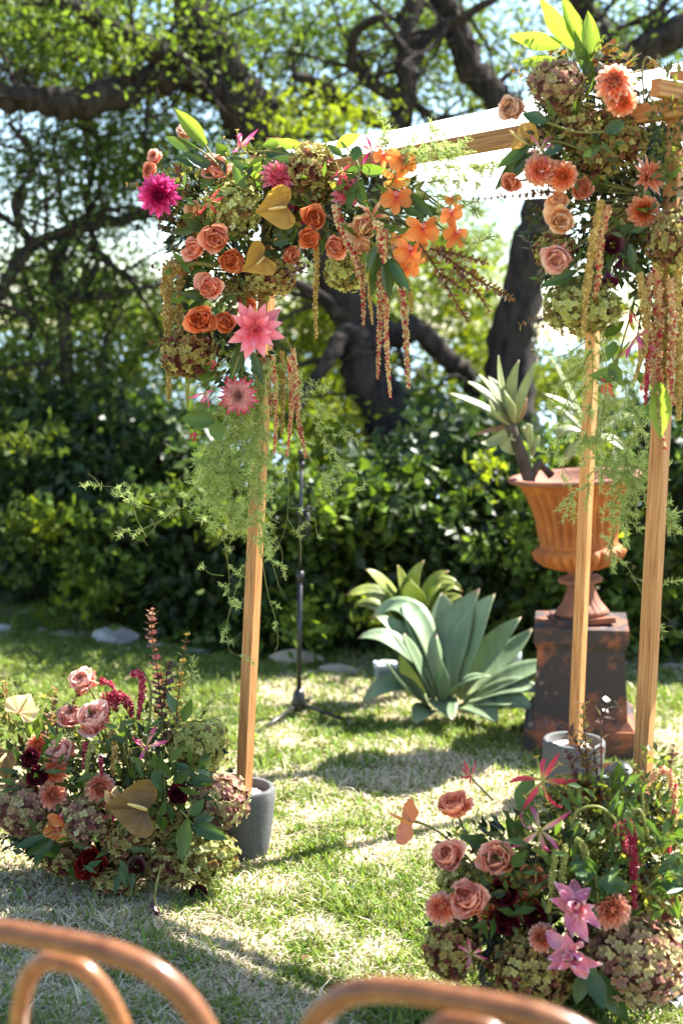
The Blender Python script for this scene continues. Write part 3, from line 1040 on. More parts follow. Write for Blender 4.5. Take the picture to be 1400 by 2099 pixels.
def frustum(w0, w1, z0, z1):
    v = [(sx * w / 2, sy * w / 2, z) for w, z in ((w0, z0), (w1, z1)) for sx, sy in ((-1, -1), (1, -1), (1, 1), (-1, 1))]
    return v, [(0, 3, 2, 1), (4, 5, 6, 7), (0, 1, 5, 4), (1, 2, 6, 5), (2, 3, 7, 6), (3, 0, 4, 7)]


hz_ = ped_h
for nm, w0, w1, z0, z1 in (('plinth', 0.455, 0.45, 0, 0.115), ('die', 0.375, 0.345, 0.148, hz_ - 0.085), ('cornice', 0.375, 0.375, hz_ - 0.058, hz_)):
    MB().add(*frustum(w0, w1, z0, z1)).build(nm, M_ped, ped, smooth=False)
mb = MB()
mb.add(*frustum(0.43, 0.385, 0.1155, 0.148))
mb.build('base_moulding', M_ped, ped, smooth=False)
MB().add(*frustum(0.347, 0.37, hz_ - 0.0845, hz_ - 0.0585)).build('neck_moulding', M_ped, ped, smooth=False)

urn = empty('garden_urn', (ped_x - 0.010, PD, ped_h + 0.006), Quaternion((0, 1, 0), R(-5.0)), label='fluted orange rusty iron urn on the dark pedestal', cat='urn')
us = SZ(1, Vector((ped_x, PD, ped_h + 0.3)))
Hs = P(1180, 975, PD).z - ped_h          # rim height above the pedestal
k = Hs / 0.60
mb = MB().add(*frustum(0.235 * k, 0.235 * k, 0, 0.022 * k))
mb.build('base_plate', M_ped, urn, smooth=False)
MB().add(*lathe_vf([(0.10 * k, 0.0225 * k), (0.112 * k, 0.03 * k), (0.10 * k, 0.045 * k, 0.03), (0.075 * k, 0.075 * k, 0.10), (0.06 * k, 0.11 * k, 0.12), (0.053 * k, 0.14 * k, 0.06), (0.06 * k, 0.150 * k), (0.088 * k, 0.158 * k), (0.092 * k, 0.168 * k), (0.086 * k, 0.177 * k), (0.05 * k, 0.185 * k), (0.05 * k, 0.205 * k)], 96, 20)).build('foot', M_urnrim, urn)
MB().add(*lathe_vf([(0.05 * k, 0.204 * k), (0.09 * k, 0.213 * k, 0.05), (0.135 * k, 0.232 * k, 0.19), (0.165 * k, 0.258 * k, 0.22), (0.178 * k, 0.283 * k, 0.18), (0.174 * k, 0.298 * k, 0.03), (0.162 * k, 0.308 * k)], 144, 26)).build('bowl', M_urn, urn)
MB().add(*lathe_vf([(0.160 * k, 0.309 * k), (0.154 * k, 0.325 * k, 0.06), (0.152 * k, 0.37 * k, 0.19), (0.156 * k, 0.42 * k, 0.20), (0.168 * k, 0.47 * k, 0.20), (0.188 * k, 0.52 * k, 0.17), (0.214 * k, 0.556 * k, 0.08), (0.236 * k, 0.575 * k, 0.02), (0.246 * k, 0.580 * k)], 144, 26)).build('body', M_urn, urn)
MB().add(*lathe_vf([(0.244 * k, 0.5805 * k), (0.266 * k, 0.582 * k, 0.015), (0.273 * k, 0.590 * k, 0.02), (0.266 * k, 0.600 * k, 0.015), (0.245 * k, 0.601 * k), (0.225 * k, 0.59 * k), (0.21 * k, 0.56 * k), (0.0, 0.555 * k)], 144, 60)).build('rim', M_urnrim, urn)


# ================================================================== AGAVES
def ribbon_vf(base, mid, tip, W, hint, fold=0.25, nu=4, nv=12, prof=None, wave=0.0):
    """a leaf along a curved line: channelled, widest past the middle, drawn to a point"""
    pts = []
    for i in range(nv + 1):
        t = i / nv
        pts.append(base * (1 - t) ** 2 + mid * 2 * t * (1 - t) + tip * t * t)
    v, tt = [], []
    for i, p in enumerate(pts):
        t = i / nv
        tg = (pts[min(i + 1, nv)] - pts[max(i - 1, 0)]).normalized()
        s = tg.cross(hint)
        s = s.normalized() if s.length > 1e-6 else Vector((1, 0, 0))
        nn = s.cross(tg).normalized()
        if prof:
            w = W * prof(t) / 2
        else:
            w = W * (0.42 + 0.58 * math.sin(min(1, t / 0.52) * math.pi / 2) ** 1.2) * (1 if t < 0.52 else max(0.0, 1 - ((t - 0.52) / 0.48) ** 1.7)) / 2
        for j in range(nu + 1):
            u = j / nu * 2 - 1
            z = fold * w * (u * u - 0.3) + wave * W * math.sin(9 * t + (2 if u > 0 else 0)) * abs(u) * t
            v.append(p + s * (u * w) + nn * z)
            tt.append(t if abs(u) < 0.99 else t)
    f = [(i * (nu + 1) + j, i * (nu + 1) + j + 1, (i + 1) * (nu + 1) + j + 1, (i + 1) * (nu + 1) + j) for i in range(nv) for j in range(nu)]
    return v, f, tt


M_agave = thin_mat('agave_blue_green', [(0.0, (0.31, 0.36, 0.18)), (0.22, (0.22, 0.295, 0.155)), (0.45, (0.165, 0.24, 0.13)), (0.93, (0.21, 0.285, 0.15)), (0.985, (0.24, 0.20, 0.09)), (1.0, (0.10, 0.05, 0.025))], 0.16, 0.45, 0.4, noise=0.3, nscale=11.0, trans_tint=(1.0, 1.1, 0.35))
M_agave2 = thin_mat('agave_yellow_edge', [(0.0, (0.30, 0.33, 0.08)), (0.4, (0.22, 0.29, 0.08)), (0.9, (0.30, 0.34, 0.07)), (1.0, (0.22, 0.11, 0.04))], 0.38, 0.42, 0.4, noise=0.25, nscale=9.0, trans_tint=(1.1, 1.1, 0.4))
M_agave3 = thin_mat('agave_pale', [(0.0, (0.34, 0.37, 0.18)), (0.5, (0.30, 0.35, 0.20)), (0.95, (0.32, 0.36, 0.15)), (1.0, (0.2, 0.1, 0.05))], 0.30, 0.42, 0.4, noise=0.2, nscale=9.0, trans_tint=(1.1, 1.1, 0.4))
M_dryleaf = thin_mat('dry_agave_leaf', [(0, (0.25, 0.15, 0.08)), (1, (0.38, 0.23, 0.13))], 0.2, 0.8, 0.1)


def agave(name, label, base, d, leaves, mat, core=True, dry=(), cat='agave'):
    b = P(base[0], base[1], d)
    root = empty(name, (b.x, b.y, 0 if name == 'agave' else b.z), label=label, cat=cat)
    inv = rootM(root).inverted()
    for i, lf in enumerate(leaves):
        bx, by, mx, my, tx, ty, w = lf[:7]
        dm, dt = (lf[7], lf[8]) if len(lf) > 8 else (0.0, 0.0)
        B, Mp, T = P(bx, by, d), P(mx, my, d + dm), P(tx, ty, d + dt)
        Mc = Mp * 2 - (B + T) * 0.5        # pass through the middle point
        outw = (T - b)
        outw.z = 0
        outw = outw.normalized() if outw.length > 0.02 else Vector((0, -1, 0))
        hint = (Vector((0, 0, 0.75)) - outw * 0.55 - FWD * 0.45).normalized()
        v, f, t = ribbon_vf(B, Mc, T, SZ(w, B) * 1.12, hint, fold=0.30, nu=6, nv=14)
        o = MB().add(v, f, t, M=inv).build('leaf', M_dryleaf if i in dry else mat, root)
        md = o.modifiers.new('thickness', 'SOLIDIFY')
        md.thickness = 0.004
        md.offset = -1
    return root


D1 = G(900, 1478).y
agave('agave', 'large blue-green agave with broad leaves on the lawn beside the pedestal', (905, 1440), D1,
      [(905, 1420, 845, 1255, 758, 1270, 52, .12, .25), (900, 1420, 858, 1278, 826, 1236, 58, .1, .16), (915, 1420, 912, 1300, 905, 1215, 64, .12, .2), (920, 1415, 925, 1310, 982, 1206, 78, .08, .12), (930, 1425, 958, 1310, 1013, 1217, 80, 0.04, .05),
       (938, 1430, 1000, 1340, 1067, 1264, 66, 0, 0), (945, 1430, 1030, 1350, 1090, 1288, 46, .1, .15), (950, 1440, 1050, 1385, 1142, 1355, 52, -.02, -.02), (950, 1445, 1040, 1408, 1112, 1420, 46, -.08, -.12), (945, 1450, 1030, 1432, 1092, 1455, 46, -.12, -.2),
       (890, 1435, 815, 1322, 732, 1308, 50, -.02, 0), (885, 1430, 838, 1318, 768, 1262, 56, .05, .1), (895, 1440, 855, 1360, 828, 1298, 52, -.05, -.05), (880, 1445, 830, 1405, 790, 1350, 46, -.1, -.15), (878, 1440, 812, 1400, 742, 1440, 46, -.05, -.08),
       (905, 1440, 905, 1385, 895, 1300, 40, -.08, -.06), (920, 1440, 945, 1400, 1005, 1385, 40, -.12, -.2), (910, 1440, 908, 1440, 930, 1478, 52, -.10, -.24), (935, 1450, 985, 1450, 1018, 1482, 46, -.12, -.22), (890, 1455, 868, 1455, 850, 1484, 40, -.1, -.18)], M_agave)
D2 = D1 + 0.38
agave('agave', 'smaller yellow-green agave rising behind the blue-green one', (850, 1300), D2,
      [(836, 1300, 785, 1222, 708, 1220, 44), (835, 1300, 775, 1245, 728, 1240, 36), (842, 1295, 795, 1210, 750, 1166, 40), (845, 1295, 806, 1222, 768, 1180, 52, -.05, -.08), (848, 1290, 828, 1210, 816, 1158, 36), (855, 1290, 845, 1210, 868, 1148, 46), (852, 1290, 846, 1230, 842, 1186, 50, -.1, -.12),
       (862, 1290, 878, 1205, 920, 1170, 30), (865, 1290, 895, 1200, 950, 1214, 40), (865, 1292, 900, 1220, 936, 1202, 44, -.05, -.08), (868, 1300, 905, 1240, 946, 1222, 38), (860, 1290, 876, 1235, 902, 1196, 44, -.1, -.1), (845, 1300, 805, 1262, 776, 1226, 44, -.08, -.1), (850, 1440, 850, 1360, 850, 1290, 60)], M_agave2)
D3 = PD
us_root = agave('urn_agave', 'pale agave on a bare bent stem growing out of the urn', (1043, 868), D3,
      [(1040, 866, 985, 832, 917, 804, 24), (1042, 862, 1000, 812, 957, 781, 26), (1042, 860, 1012, 805, 980, 766, 24), (1046, 860, 1028, 800, 1022, 728, 22), (1050, 862, 1048, 800, 1062, 737, 28), (1056, 864, 1072, 805, 1101, 735, 26), (1042, 868, 1015, 850, 1004, 818, 34, -.06, -.08), (1046, 866, 1030, 815, 1000, 770, 26, .06, .1),
       (1050, 868, 1042, 830, 1035, 800, 30, -.05, -.05), (1050, 880, 1040, 905, 1062, 932, 34), (1042, 878, 1010, 905, 985, 906, 22), (1068, 880, 1080, 880, 1088, 925, 20), (1090, 935, 1098, 910, 1103, 892, 14), (1038, 870, 1010, 880, 972, 889, 12), (1056, 866, 1070, 850, 1078, 815, 10)],
      M_agave3, dry=(13, 14))
mb = MB()
inv = rootM(us_root).inverted()
st = [P(1044, 870, D3), P(1058, 905, D3), P(1072, 945, D3), P(1085, 990, D3)]
mb.add(*tube_vf(smooth_path(st, 3), [SZ(12, st[0])] * 4 + [SZ(12.5, st[0])] * 6, 10, wob=0.08), M=inv)
mb.add(*tube_vf([P(1085, 985, D3), P(1105, 950, D3 + .03), P(1130, 975, D3 + .04)], SZ(9, st[0]), 8, wob=0.1), M=inv)
mb.build('stem', M_twig, us_root)
agave('urn_agave', 'second pale agave in the urn half hidden by the wooden posts', (1205, 900), D3 + 0.12,
      [(1205, 890, 1165, 800, 1125, 728, 24), (1205, 890, 1175, 840, 1110, 805, 24), (1205, 895, 1160, 850, 1135, 835, 20), (1205, 900, 1165, 880, 1140, 900, 22), (1210, 890, 1215, 830, 1200, 770, 26), (1212, 890, 1240, 830, 1262, 780, 24), (1215, 895, 1260, 860, 1300, 850, 22), (1205, 905, 1175, 920, 1150, 960, 18), (1215, 900, 1250, 900, 1290, 930, 22), (1208, 975, 1206, 940, 1206, 890, 20)],
      M_agave3)

# ================================================================== SMALL GARDEN THINGS
M_box = solid_mat('grey_fixture', (0.30, 0.33, 0.34), 0.5, 0.4, var=(0.24, 0.26, 0.27), scale=15)
g = G(790, 1400)
root = empty('garden_light', (g.x, g.y + 0.1, 0), label='small grey box light half behind the agave leaf', cat='light')
v, f = bevel_box(0.105, 0.10, 0.062, 0.012)
MB().add(np.array(v), f).build('housing', M_box, root, smooth=False)
v, f = bevel_box(0.115, 0.11, 0.014, 0.012)
MB().add(np.array(v) + [0, 0, 0.0625], f).build('lid', solid_mat('pale_lid', (0.62, 0.64, 0.64), 0.4, 0.5), root, smooth=False)
MB().add(*box_vf(-0.03, 0.03, -0.052, -0.0505, 0.012, 0.05)).build('lens', solid_mat('fixture_lens', (0.15, 0.17, 0.18), 0.15, 0.5), root, smooth=False)
g = G(1046, 1478)
root = empty('garden_bollard', (g.x, g.y + 0.22, 0), label='squat grey-green bollard half hidden behind agave leaves and pedestal', cat='bollard')
gz = P(1040, 1322, g.y + 0.22).z
M_bol = solid_mat('grey_green_enamel', (0.115, 0.16, 0.15), 0.45, 0.4, var=(0.09, 0.13, 0.12), scale=9)
MB().add(*lathe_vf([(0.0, 0), (0.075, 0), (0.082, 0.02), (0.078, gz * 0.7), (0.07, gz - 0.085), (0.0, gz - 0.085)], 28)).build('body', M_bol, root)
MB().add(*lathe_vf([(0.0, gz - 0.084), (0.066, gz - 0.084), (0.066, gz - 0.03), (0.06, gz - 0.012), (0.03, gz), (0.0, gz)], 28)).build('cap', solid_mat('pale_cap', (0.45, 0.52, 0.52), 0.35, 0.5), root)
# black bag slumped between the posts
g = G(1262, 1640)
v, f = ICO3
v = np.array(v)
r_ = np.random.default_rng(4)
v = v + 0.10 * np.sin(v[:, [1, 2, 0]] * 5.0 + 1.0) * v + 0.02 * np.sin(v[:, [2, 0, 1]] * 17)
v = v * np.array([0.11, 0.09, 0.075]) * (1 + 0.12 * np.sin(v[:, [0]] * 9 + v[:, [2]] * 6)) + np.array([0, 0, 0.06])
v[:, 2] = np.maximum(v[:, 2], 0.002)
root = empty('sandbag', (g.x, g.y, 0), label='black slumped bag on the grass between the two orange posts', cat='bag')
MB().add(v, f).build('bag_body', solid_mat('black_nylon', (0.015, 0.015, 0.017), 0.4, 0.5), root)
MB().add(*tube_vf(smooth_path([(-0.07, -0.05, 0.10), (-0.03, -0.075, 0.11), (0.02, -0.085, 0.085), (0.06, -0.075, 0.05)], 4), 0.007, 6)).build('strap', solid_mat('white_webbing', (0.6, 0.6, 0.6), 0.7, 0.2), root)
# crumpled white cloth by the flowers
mb = MB()
g = G(1352, 2050)
nn_ = 16
vv = []
for i in range(nn_ + 1):
    for j in range(nn_ + 1):
        x, y = (i / nn_ - 0.5) * 0.26, (j / nn_ - 0.5) * 0.16
        z = 0.02 + 0.055 * max(0, 1 - (2 * i / nn_ - 1) ** 2) * max(0, 1 - (2 * j / nn_ - 1) ** 2) + 0.012 * math.sin(i * 1.7 + j) + 0.009 * math.sin(j * 2.3 - i * 0.6)
        vv.append((x, y, max(z, 0.004)))
mb.add(vv, [(i * 17 + j, i * 17 + j + 1, i * 17 + j + 18, i * 17 + j + 17) for i in range(16) for j in range(16)])
o = mb.build('white_wrap', M_cloth)
o.location = (g.x, g.y, 0)
tag(o, 'crumpled white wrap on the grass beside the mauve hydrangea', 'cloth')


# ================================================================== BENTWOOD CHAIRS
M_chair = wood_mat('bent_beech', (0.15, 0.052, 0.018), (0.215, 0.082, 0.029), (0.27, 0.11, 0.042))
for n_ in M_chair.node_tree.nodes:
    if n_.type == 'BSDF_PRINCIPLED':
        n_.inputs['Roughness'].default_value = 0.34
        n_.inputs['Coat Weight'].default_value = 0.25
        n_.inputs['Coat Roughness'].default_value = 0.12
    if n_.type == 'MAPPING':
        n_.inputs['Scale'].default_value = (0.25, 0.25, 0.25)


def hoop(half, ztop, z0, lean, y0, rad, e=2.6, n=40):
    pts = []
    for i in range(n + 1):
        a = math.pi * i / n
        c, s = math.cos(a), math.sin(a)
        x = -half * math.copysign(abs(c) ** (2 / e), c)
        z = z0 + (ztop - z0) * abs(s) ** (2 / e)
        pts.append(Vector((x, y0 - lean * (z - z0) - 0.25 * (half * half - x * x) * 0.5, z)))
    return tube_vf(pts, rad, 14)


def chair(loc, yaw, label):
    root = empty('bentwood_chair', loc, Quaternion((0, 0, 1), R(yaw)), label=label, cat='chair', group='bentwood chairs facing the arch')
    MB().add(*hoop(0.256, 0.882, 0.44, 0.20, -0.18, 0.0165, 3.5)).build('outer_hoop', M_chair, root)
    MB().add(*hoop(0.108, 0.838, 0.44, 0.20, -0.168, 0.0135)).build('inner_hoop', M_chair, root)
    MB().add(*lathe_vf([(0.0, 0.452), (0.17, 0.452), (0.195, 0.458), (0.205, 0.448), (0.205, 0.425), (0.19, 0.42), (0.0, 0.42)], 40)).build('seat', M_chair, root)
    MB().add(*lathe_vf([(0.165, 0.20), (0.175, 0.205), (0.18, 0.215), (0.17, 0.22), (0.163, 0.21), (0.165, 0.20)], 40)).build('leg_ring', M_chair, root)
    for sx in (-1, 1):
        MB().add(*tube_vf([(sx * 0.205, -0.18, 0.46), (sx * 0.20, -0.19, 0.3), (sx * 0.21, -0.235, 0.0)], [0.016, 0.015, 0.012], 12)).build('leg', M_chair, root)
        MB().add(*tube_vf([(sx * 0.15, 0.12, 0.43), (sx * 0.165, 0.15, 0.25), (sx * 0.185, 0.19, 0.0)], [0.019, 0.016, 0.012], 12)).build('leg', M_chair, root)
    return root


chair((-0.29, 2.12, -0.03), -20, 'bentwood chair whose hoop back rises before the leafy bouquet beside the pot')
chair((0.262, 1.965, -0.03), -20, 'bentwood chair whose low hoop back stands before the flowers below the urn')


# ================================================================== FLOWERS: SHAPES
def petal_mesh(name, W=0.6, shape='round', cup=0.5, bend=0.6, ruffle=0.0, freq=5.0, nu=4, nv=6, seed=0, tipdip=0.0, fold=0.0):
    """one petal of length 1 along +Y, inner face +Z"""
    r = random.Random(seed)
    v, t = [], []
    y = z = 0.0
    ph = r.random() * 6
    for i in range(nv + 1):
        s = i / nv
        if shape == 'round':
            w = (0.28 + 0.72 * math.sin(min(1, s / 0.62) * math.pi / 2)) * (1 if s < 0.62 else math.sqrt(max(0.05, 1 - ((s - 0.62) / 0.40) ** 2)))
        elif shape == 'heart':
            w = (0.2 + 0.8 * math.sin(min(1, s / 0.7) * math.pi / 2)) * (1 if s < 0.7 else math.sqrt(max(0.2, 1 - ((s - 0.7) / 0.36) ** 2)))
        elif shape == 'strap':
            w = (0.35 + 0.65 * math.sin(min(1, s / 0.5) * math.pi / 2)) * (1 if s < 0.55 else max(0.03, 1 - ((s - 0.55) / 0.45) ** 2.4))
        else:
            w = (0.3 + 0.7 * math.sin(min(1, s / 0.45) * math.pi / 2)) * (1 if s < 0.45 else max(0.02, 1 - ((s - 0.45) / 0.55) ** 1.5))
        hw = W / 2 * w
        a = bend * s - tipdip * max(0, s - 0.65) * 3
        if i:
            y += math.cos(a) / nv
            z += math.sin(a) / nv
        for j in range(nu + 1):
            u = j / nu * 2 - 1
            zz = cup * hw * u * u + ruffle * s * math.sin(freq * u + ph + 3 * s) + fold * hw * abs(u) + 0.012 * r.uniform(-1, 1) * s
            nt_ = (-math.sin(a), math.cos(a))
            v.append((u * hw * (1 + 0.04 * r.uniform(-1, 1)), y + nt_[0] * zz - (0.06 * (1 - abs(u)) if shape == 'heart' and i == nv else 0), z + nt_[1] * zz))
            t.append(s)
    f = [(i * (nu + 1) + j, i * (nu + 1) + j + 1, (i + 1) * (nu + 1) + j + 1, (i + 1) * (nu + 1) + j) for i in range(nv) for j in range(nu)]
    return v, f, t


def as_mesh(name, vft):
    return MB().add(*vft).mesh(name)


def pm(az, tilt, L, r0=0.0, zb=0.0, W=1.0, roll=0.0):
    return (Matrix.Rotation(az, 4, 'Z') @ Matrix.Translation((0, r0, zb)) @ Matrix.Rotation(tilt, 4, 'X') @ Matrix.Rotation(roll, 4, 'Y')
            @ Matrix.Diagonal((L * W, L, L, 1)))


GA = math.pi * (3 - math.sqrt(5))
PET_ROSE = [as_mesh('rose_petal', petal_mesh('', 0.95, 'round', 0.55, 0.75, 0.05, 4 + i, 5, 6, i, tipdip=0.55)) for i in range(3)]
PET_DAH = [as_mesh('dahlia_petal', petal_mesh('', 0.34, 'strap', 0.9, 0.25, 0.02, 3, 3, 5, i)) for i in range(2)]
PET_CAC = [as_mesh('cactus_petal', petal_mesh('', 0.24, 'point', 1.0, 0.45, 0.02, 3, 3, 6, i)) for i in range(2)]
PET_BIG = [as_mesh('broad_petal', petal_mesh('', 0.42, 'point', 0.35, 0.30, 0.035, 4, 5, 8, i, tipdip=0.5, fold=0.12)) for i in range(3)]
PET_BALL = [as_mesh('ball_petal', petal_mesh('', 0.55, 'round', 1.3, 0.55, 0.0, 3, 4, 4, i)) for i in range(2)]
PET_GLO = [as_mesh('gloriosa_petal', petal_mesh('', 0.17, 'point', 0.6, -1.9 + 0.7 * i, 0.035, 5, 3, 14, i)) for i in range(3)]
PET_GLU = [as_mesh('gloriosa_petal', petal_mesh('', 0.17, 'point', 0.6, 1.5 - 0.8 * i, 0.035, 5, 3, 14, i)) for i in range(3)]
PET_ORC = as_mesh('orchid_petal', petal_mesh('', 0.90, 'round', 0.35, -0.45, 0.075, 5, 6, 7, 1))
PET_SEP = as_mesh('orchid_sepal', petal_mesh('', 0.56, 'round', 0.35, -0.4, 0.05, 4, 5, 7, 2))
PET_LIL = [as_mesh('lily_petal', petal_mesh('', 0.46, 'point', 0.5, -1.3 + 0.8 * i, 0.06, 6, 5, 11, i, fold=0.12)) for i in range(4)]


def rose_heart(seed, open_=0.5, ruff=True):
    """the packed middle of a garden rose: cupped whorls round crumpled quarters"""
    r = random.Random(seed)
    mb = MB()
    n = 13
    for i in range(n):
        q = i / n
        v, f, t = petal_mesh('', 0.95, 'round', 0.9, 0.55, 0.03, 4, 4, 5, seed * 31 + i)
        L = 0.30 + 0.12 * q
        mb.add(v, f, np.array(t) * 0.5 + 0.12 + 0.25 * q, M=pm(i * GA + r.uniform(-.2, .2), R(84 - 26 * q * (0.6 + open_)), L, 0.055 + 0.10 * q * (0.7 + 0.6 * open_), -0.02))
    if ruff:
        for i in range(30):
            rr = 0.17 * math.sqrt((i + 0.5) / 30)
            a = i * GA
            v, f, t = petal_mesh('', 0.75, 'round', 0.7, 0.5, 0.10, 7, 4, 4, seed * 77 + i)
            mb.add(v, f, np.array(t) * 0.38, M=Matrix.Translation((rr * math.cos(a), rr * math.sin(a), 0)) @ pm(r.uniform(0, 6.28), R(r.uniform(70, 105)), 0.24 + 0.05 * r.random()))
    else:
        for i in range(10):
            q = i / 10
            v, f, t = petal_mesh('', 1.1, 'round', 1.6, 0.35, 0.0, 3, 4, 4, seed * 77 + i)
            mb.add(v, f, np.array(t) * 0.4, M=pm(i * GA, R(95 - 8 * q), 0.33 - 0.03 * q, 0.015 + 0.05 * q))
    return mb.mesh('rose_heart')


HEART_RUFF = [rose_heart(1, 0.6), rose_heart(2, 0.4), rose_heart(3, 0.75)]
HEART_SPIR = [rose_heart(4, 0.35, False), rose_heart(5, 0.15, False)]


def dahlia_heart(seed, kind, n=38):
    mb = MB()
    r = random.Random(seed)
    for i in range(n):
        q = (i + 1) / n
        if kind == 'ball':
            vft = petal_mesh('', 0.6, 'round', 1.4, 0.5, 0.0, 3, 3, 3, seed * 9 + i)
            M = pm(i * GA, R(88 - 62 * q), 0.13 + 0.17 * q, 0.02 + 0.11 * q, 0.16 - 0.06 * q)
        elif kind == 'cactus':
            vft = petal_mesh('', 0.28, 'point', 1.1, 0.5, 0.0, 3, 3, 4, seed * 9 + i)
            M = pm(i * GA, R(86 - 56 * q), 0.14 + 0.24 * q, 0.01 + 0.05 * q, 0.05)
        elif kind == 'open':
            vft = petal_mesh('', 0.42, 'point', 0.8, 0.7, 0.02, 3, 3, 4, seed * 9 + i)
            M = pm(i * GA, R(88 - 30 * q), 0.07 + 0.13 * q, 0.005 + 0.05 * q, 0.02)
        else:
            vft = petal_mesh('', 0.36, 'strap', 1.0, 0.4, 0.0, 3, 3, 4, seed * 9 + i)
            M = pm(i * GA, R(86 - 56 * q), 0.13 + 0.22 * q, 0.015 + 0.06 * q, 0.06)
        mb.add(vft[0], vft[1], np.array(vft[2]) * (0.35 + 0.4 * q), M=M)
    return mb.mesh('dahlia_heart')


D_HEART = {k: [dahlia_heart(i, k, 22 if k == 'open' else 40) for i in (1, 2)] for k in ('ball', 'cactus', 'open', 'deco')}


def hydrangea_mesh(seed, n=330, flat=0.85, fs=1.0):
    r = np.random.default_rng(seed)
    mb = MB()
    for i in range(n):
        zc = 1 - 2 * (i + 0.5) / n
        if zc < -0.72:
            continue
        a = i * GA
        s = math.sqrt(1 - zc * zc)
        dirv = Vector((s * math.cos(a), s * math.sin(a), zc)) + Vector(r.normal(size=3)) * 0.10
        dirv.normalize()
        rad = 0.43 + 0.035 * r.normal() - (0.07 if i % 3 == 0 else 0)
        q = (dirv + Vector(r.normal(size=3)) * 0.28).to_track_quat('Z', 'Y').to_matrix().to_4x4() @ Matrix.Rotation(r.random() * 6.28, 4, 'Z')
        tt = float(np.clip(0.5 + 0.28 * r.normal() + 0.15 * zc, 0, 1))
        c = dirv * rad
        c.z *= flat
        sz_ = (0.066 + 0.022 * r.random()) * fs
        for k in range(4):
            b_ = k * math.pi / 2
            e = 0.35 * (r.random() - 0.3)
            v = [(0, 0, 0), (-0.38, 0.45, 0.10), (-0.36, 0.85, 0.05 + e), (0, 1.08, 0.0 + e), (0.36, 0.85, 0.05 + e), (0.38, 0.45, 0.10), (0, 0.6, -0.06)]
            f = [(0, 6, 1), (1, 6, 2), (2, 6, 3), (3, 6, 4), (4, 6, 5), (5, 6, 0)]
            M = Matrix.Translation(c) @ q @ Matrix.Rotation(b_, 4, 'Z') @ Matrix.Rotation(R(18), 4, 'X') @ Matrix.Scale(sz_ * (0.85 + 0.3 * r.random()), 4)
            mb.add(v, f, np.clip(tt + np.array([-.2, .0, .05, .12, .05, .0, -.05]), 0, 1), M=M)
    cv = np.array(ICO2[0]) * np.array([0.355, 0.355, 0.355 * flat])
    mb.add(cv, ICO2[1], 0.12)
    return mb.mesh('florets')


HYD = [hydrangea_mesh(i) for i in range(4)]
HYD_BIG = [hydrangea_mesh(i + 9, 560, 0.85, 0.78) for i in range(2)]


def heart_spathe(seed):
    """anthurium: leathery heart with raised veins; notch at the origin, tip along +Y"""
    mb = MB()
    n, rings = 66, 8
    v, t = [(0, 0.10, 0.0)], [0.0]
    for k in range(1, rings + 1):
        s = k / rings
        for i in range(n):
            a = 2 * math.pi * i / n
            x = (16 * math.sin(a) ** 3 * 0.72 + 12.5 * math.sin(a) * 0.28) / 32
            y = -(13 * math.cos(a) - 5 * math.cos(2 * a) - 2 * math.cos(3 * a) - math.cos(4 * a)) / 34 + 0.30
            px_, py_ = x * s * 1.05, 0.10 + (y - 0.10) * s
            z = 0.55 * px_ * px_ - 0.22 * max(0, py_ - 0.1) ** 2 + 0.020 * math.sin(11 * a) * s + 0.03 * math.sin(3 * a + seed) * s * s + 0.10 * max(0, -py_) ** 1
            v.append((px_, py_, z))
            t.append(s)
    f = [(0, 1 + i, 1 + (i + 1) % n) for i in range(n)]
    for k in range(rings - 1):
        for i in range(n):
            j = (i + 1) % n
            f.append((1 + k * n + i, 1 + (k + 1) * n + i, 1 + (k + 1) * n + j, 1 + k * n + j))
    return mb.add(v, f, t).mesh('spathe')


SPATHE = heart_spathe(1)
SPADIX = MB().add(*tube_vf([(0, 0.10, 0.0), (0, 0.16, 0.06), (0, 0.28, 0.16), (0, 0.42, 0.26), (0, 0.52, 0.32), (0, 0.545, 0.335)], [0.024, 0.034, 0.036, 0.030, 0.020, 0.006], 10)).mesh('spadix', (None,))


def calla_mesh():
    mb = MB()
    n, m = 26, 9
    v, t = [], []
    for k in range(m + 1):
        s = k / m
        for i in range(n + 1):
            a = 2 * math.pi * i / n
            fl = 0.5 + 0.5 * math.cos(a)
            r_ = 0.05 + 0.20 * s ** 1.6 + (0.14 * fl * s ** 5)
            z = -0.75 + s * (0.72 + 0.20 * fl) - 0.16 * s ** 6 * fl
            v.append((r_ * math.cos(a), r_ * math.sin(a), z))
            t.append(s)
    f = [(k * (n + 1) + i, k * (n + 1) + i + 1, (k + 1) * (n + 1) + i + 1, (k + 1) * (n + 1) + i) for k in range(m) for i in range(n)]
    return mb.add(v, f, t).mesh('calla_spathe')


CALLA = calla_mesh()
LEAF = [as_mesh('leaf', petal_mesh('', 0.34, 'point', 0.1, 0.25 - 0.25 * i, 0.012, 3, 4, 9, i, fold=0.30)) for i in range(3)]
LEAFW = [as_mesh('leaf', petal_mesh('', 0.46, 'point', 0.1, 0.2 - 0.2 * i, 0.015, 3, 4, 9, i + 5, fold=0.22)) for i in range(2)]
STAMEN = MB()
for i in range(6):
    a = i * math.pi / 3 + 0.5
    c_, s_ = math.cos(a), math.sin(a)
    STAMEN.add(*tube_vf([(0, 0, 0), (c_ * .18, s_ * .18, 0.10), (c_ * .42, s_ * .42, 0.06)], 0.008, 4), t=0.1)
    STAMEN.add(*tube_vf([(c_ * .42 - s_ * .05, s_ * .42 + c_ * .05, 0.06), (c_ * .42 + s_ * .05, s_ * .42 - c_ * .05, 0.07)], 0.014, 5), t=0.9)
STAMEN.add(*tube_vf([(0, 0, 0.05), (0.05, -0.1, 0.12), (0.2, -0.3, 0.10)], 0.010, 4), t=0.1)
STAMEN = STAMEN.mesh('stamens')

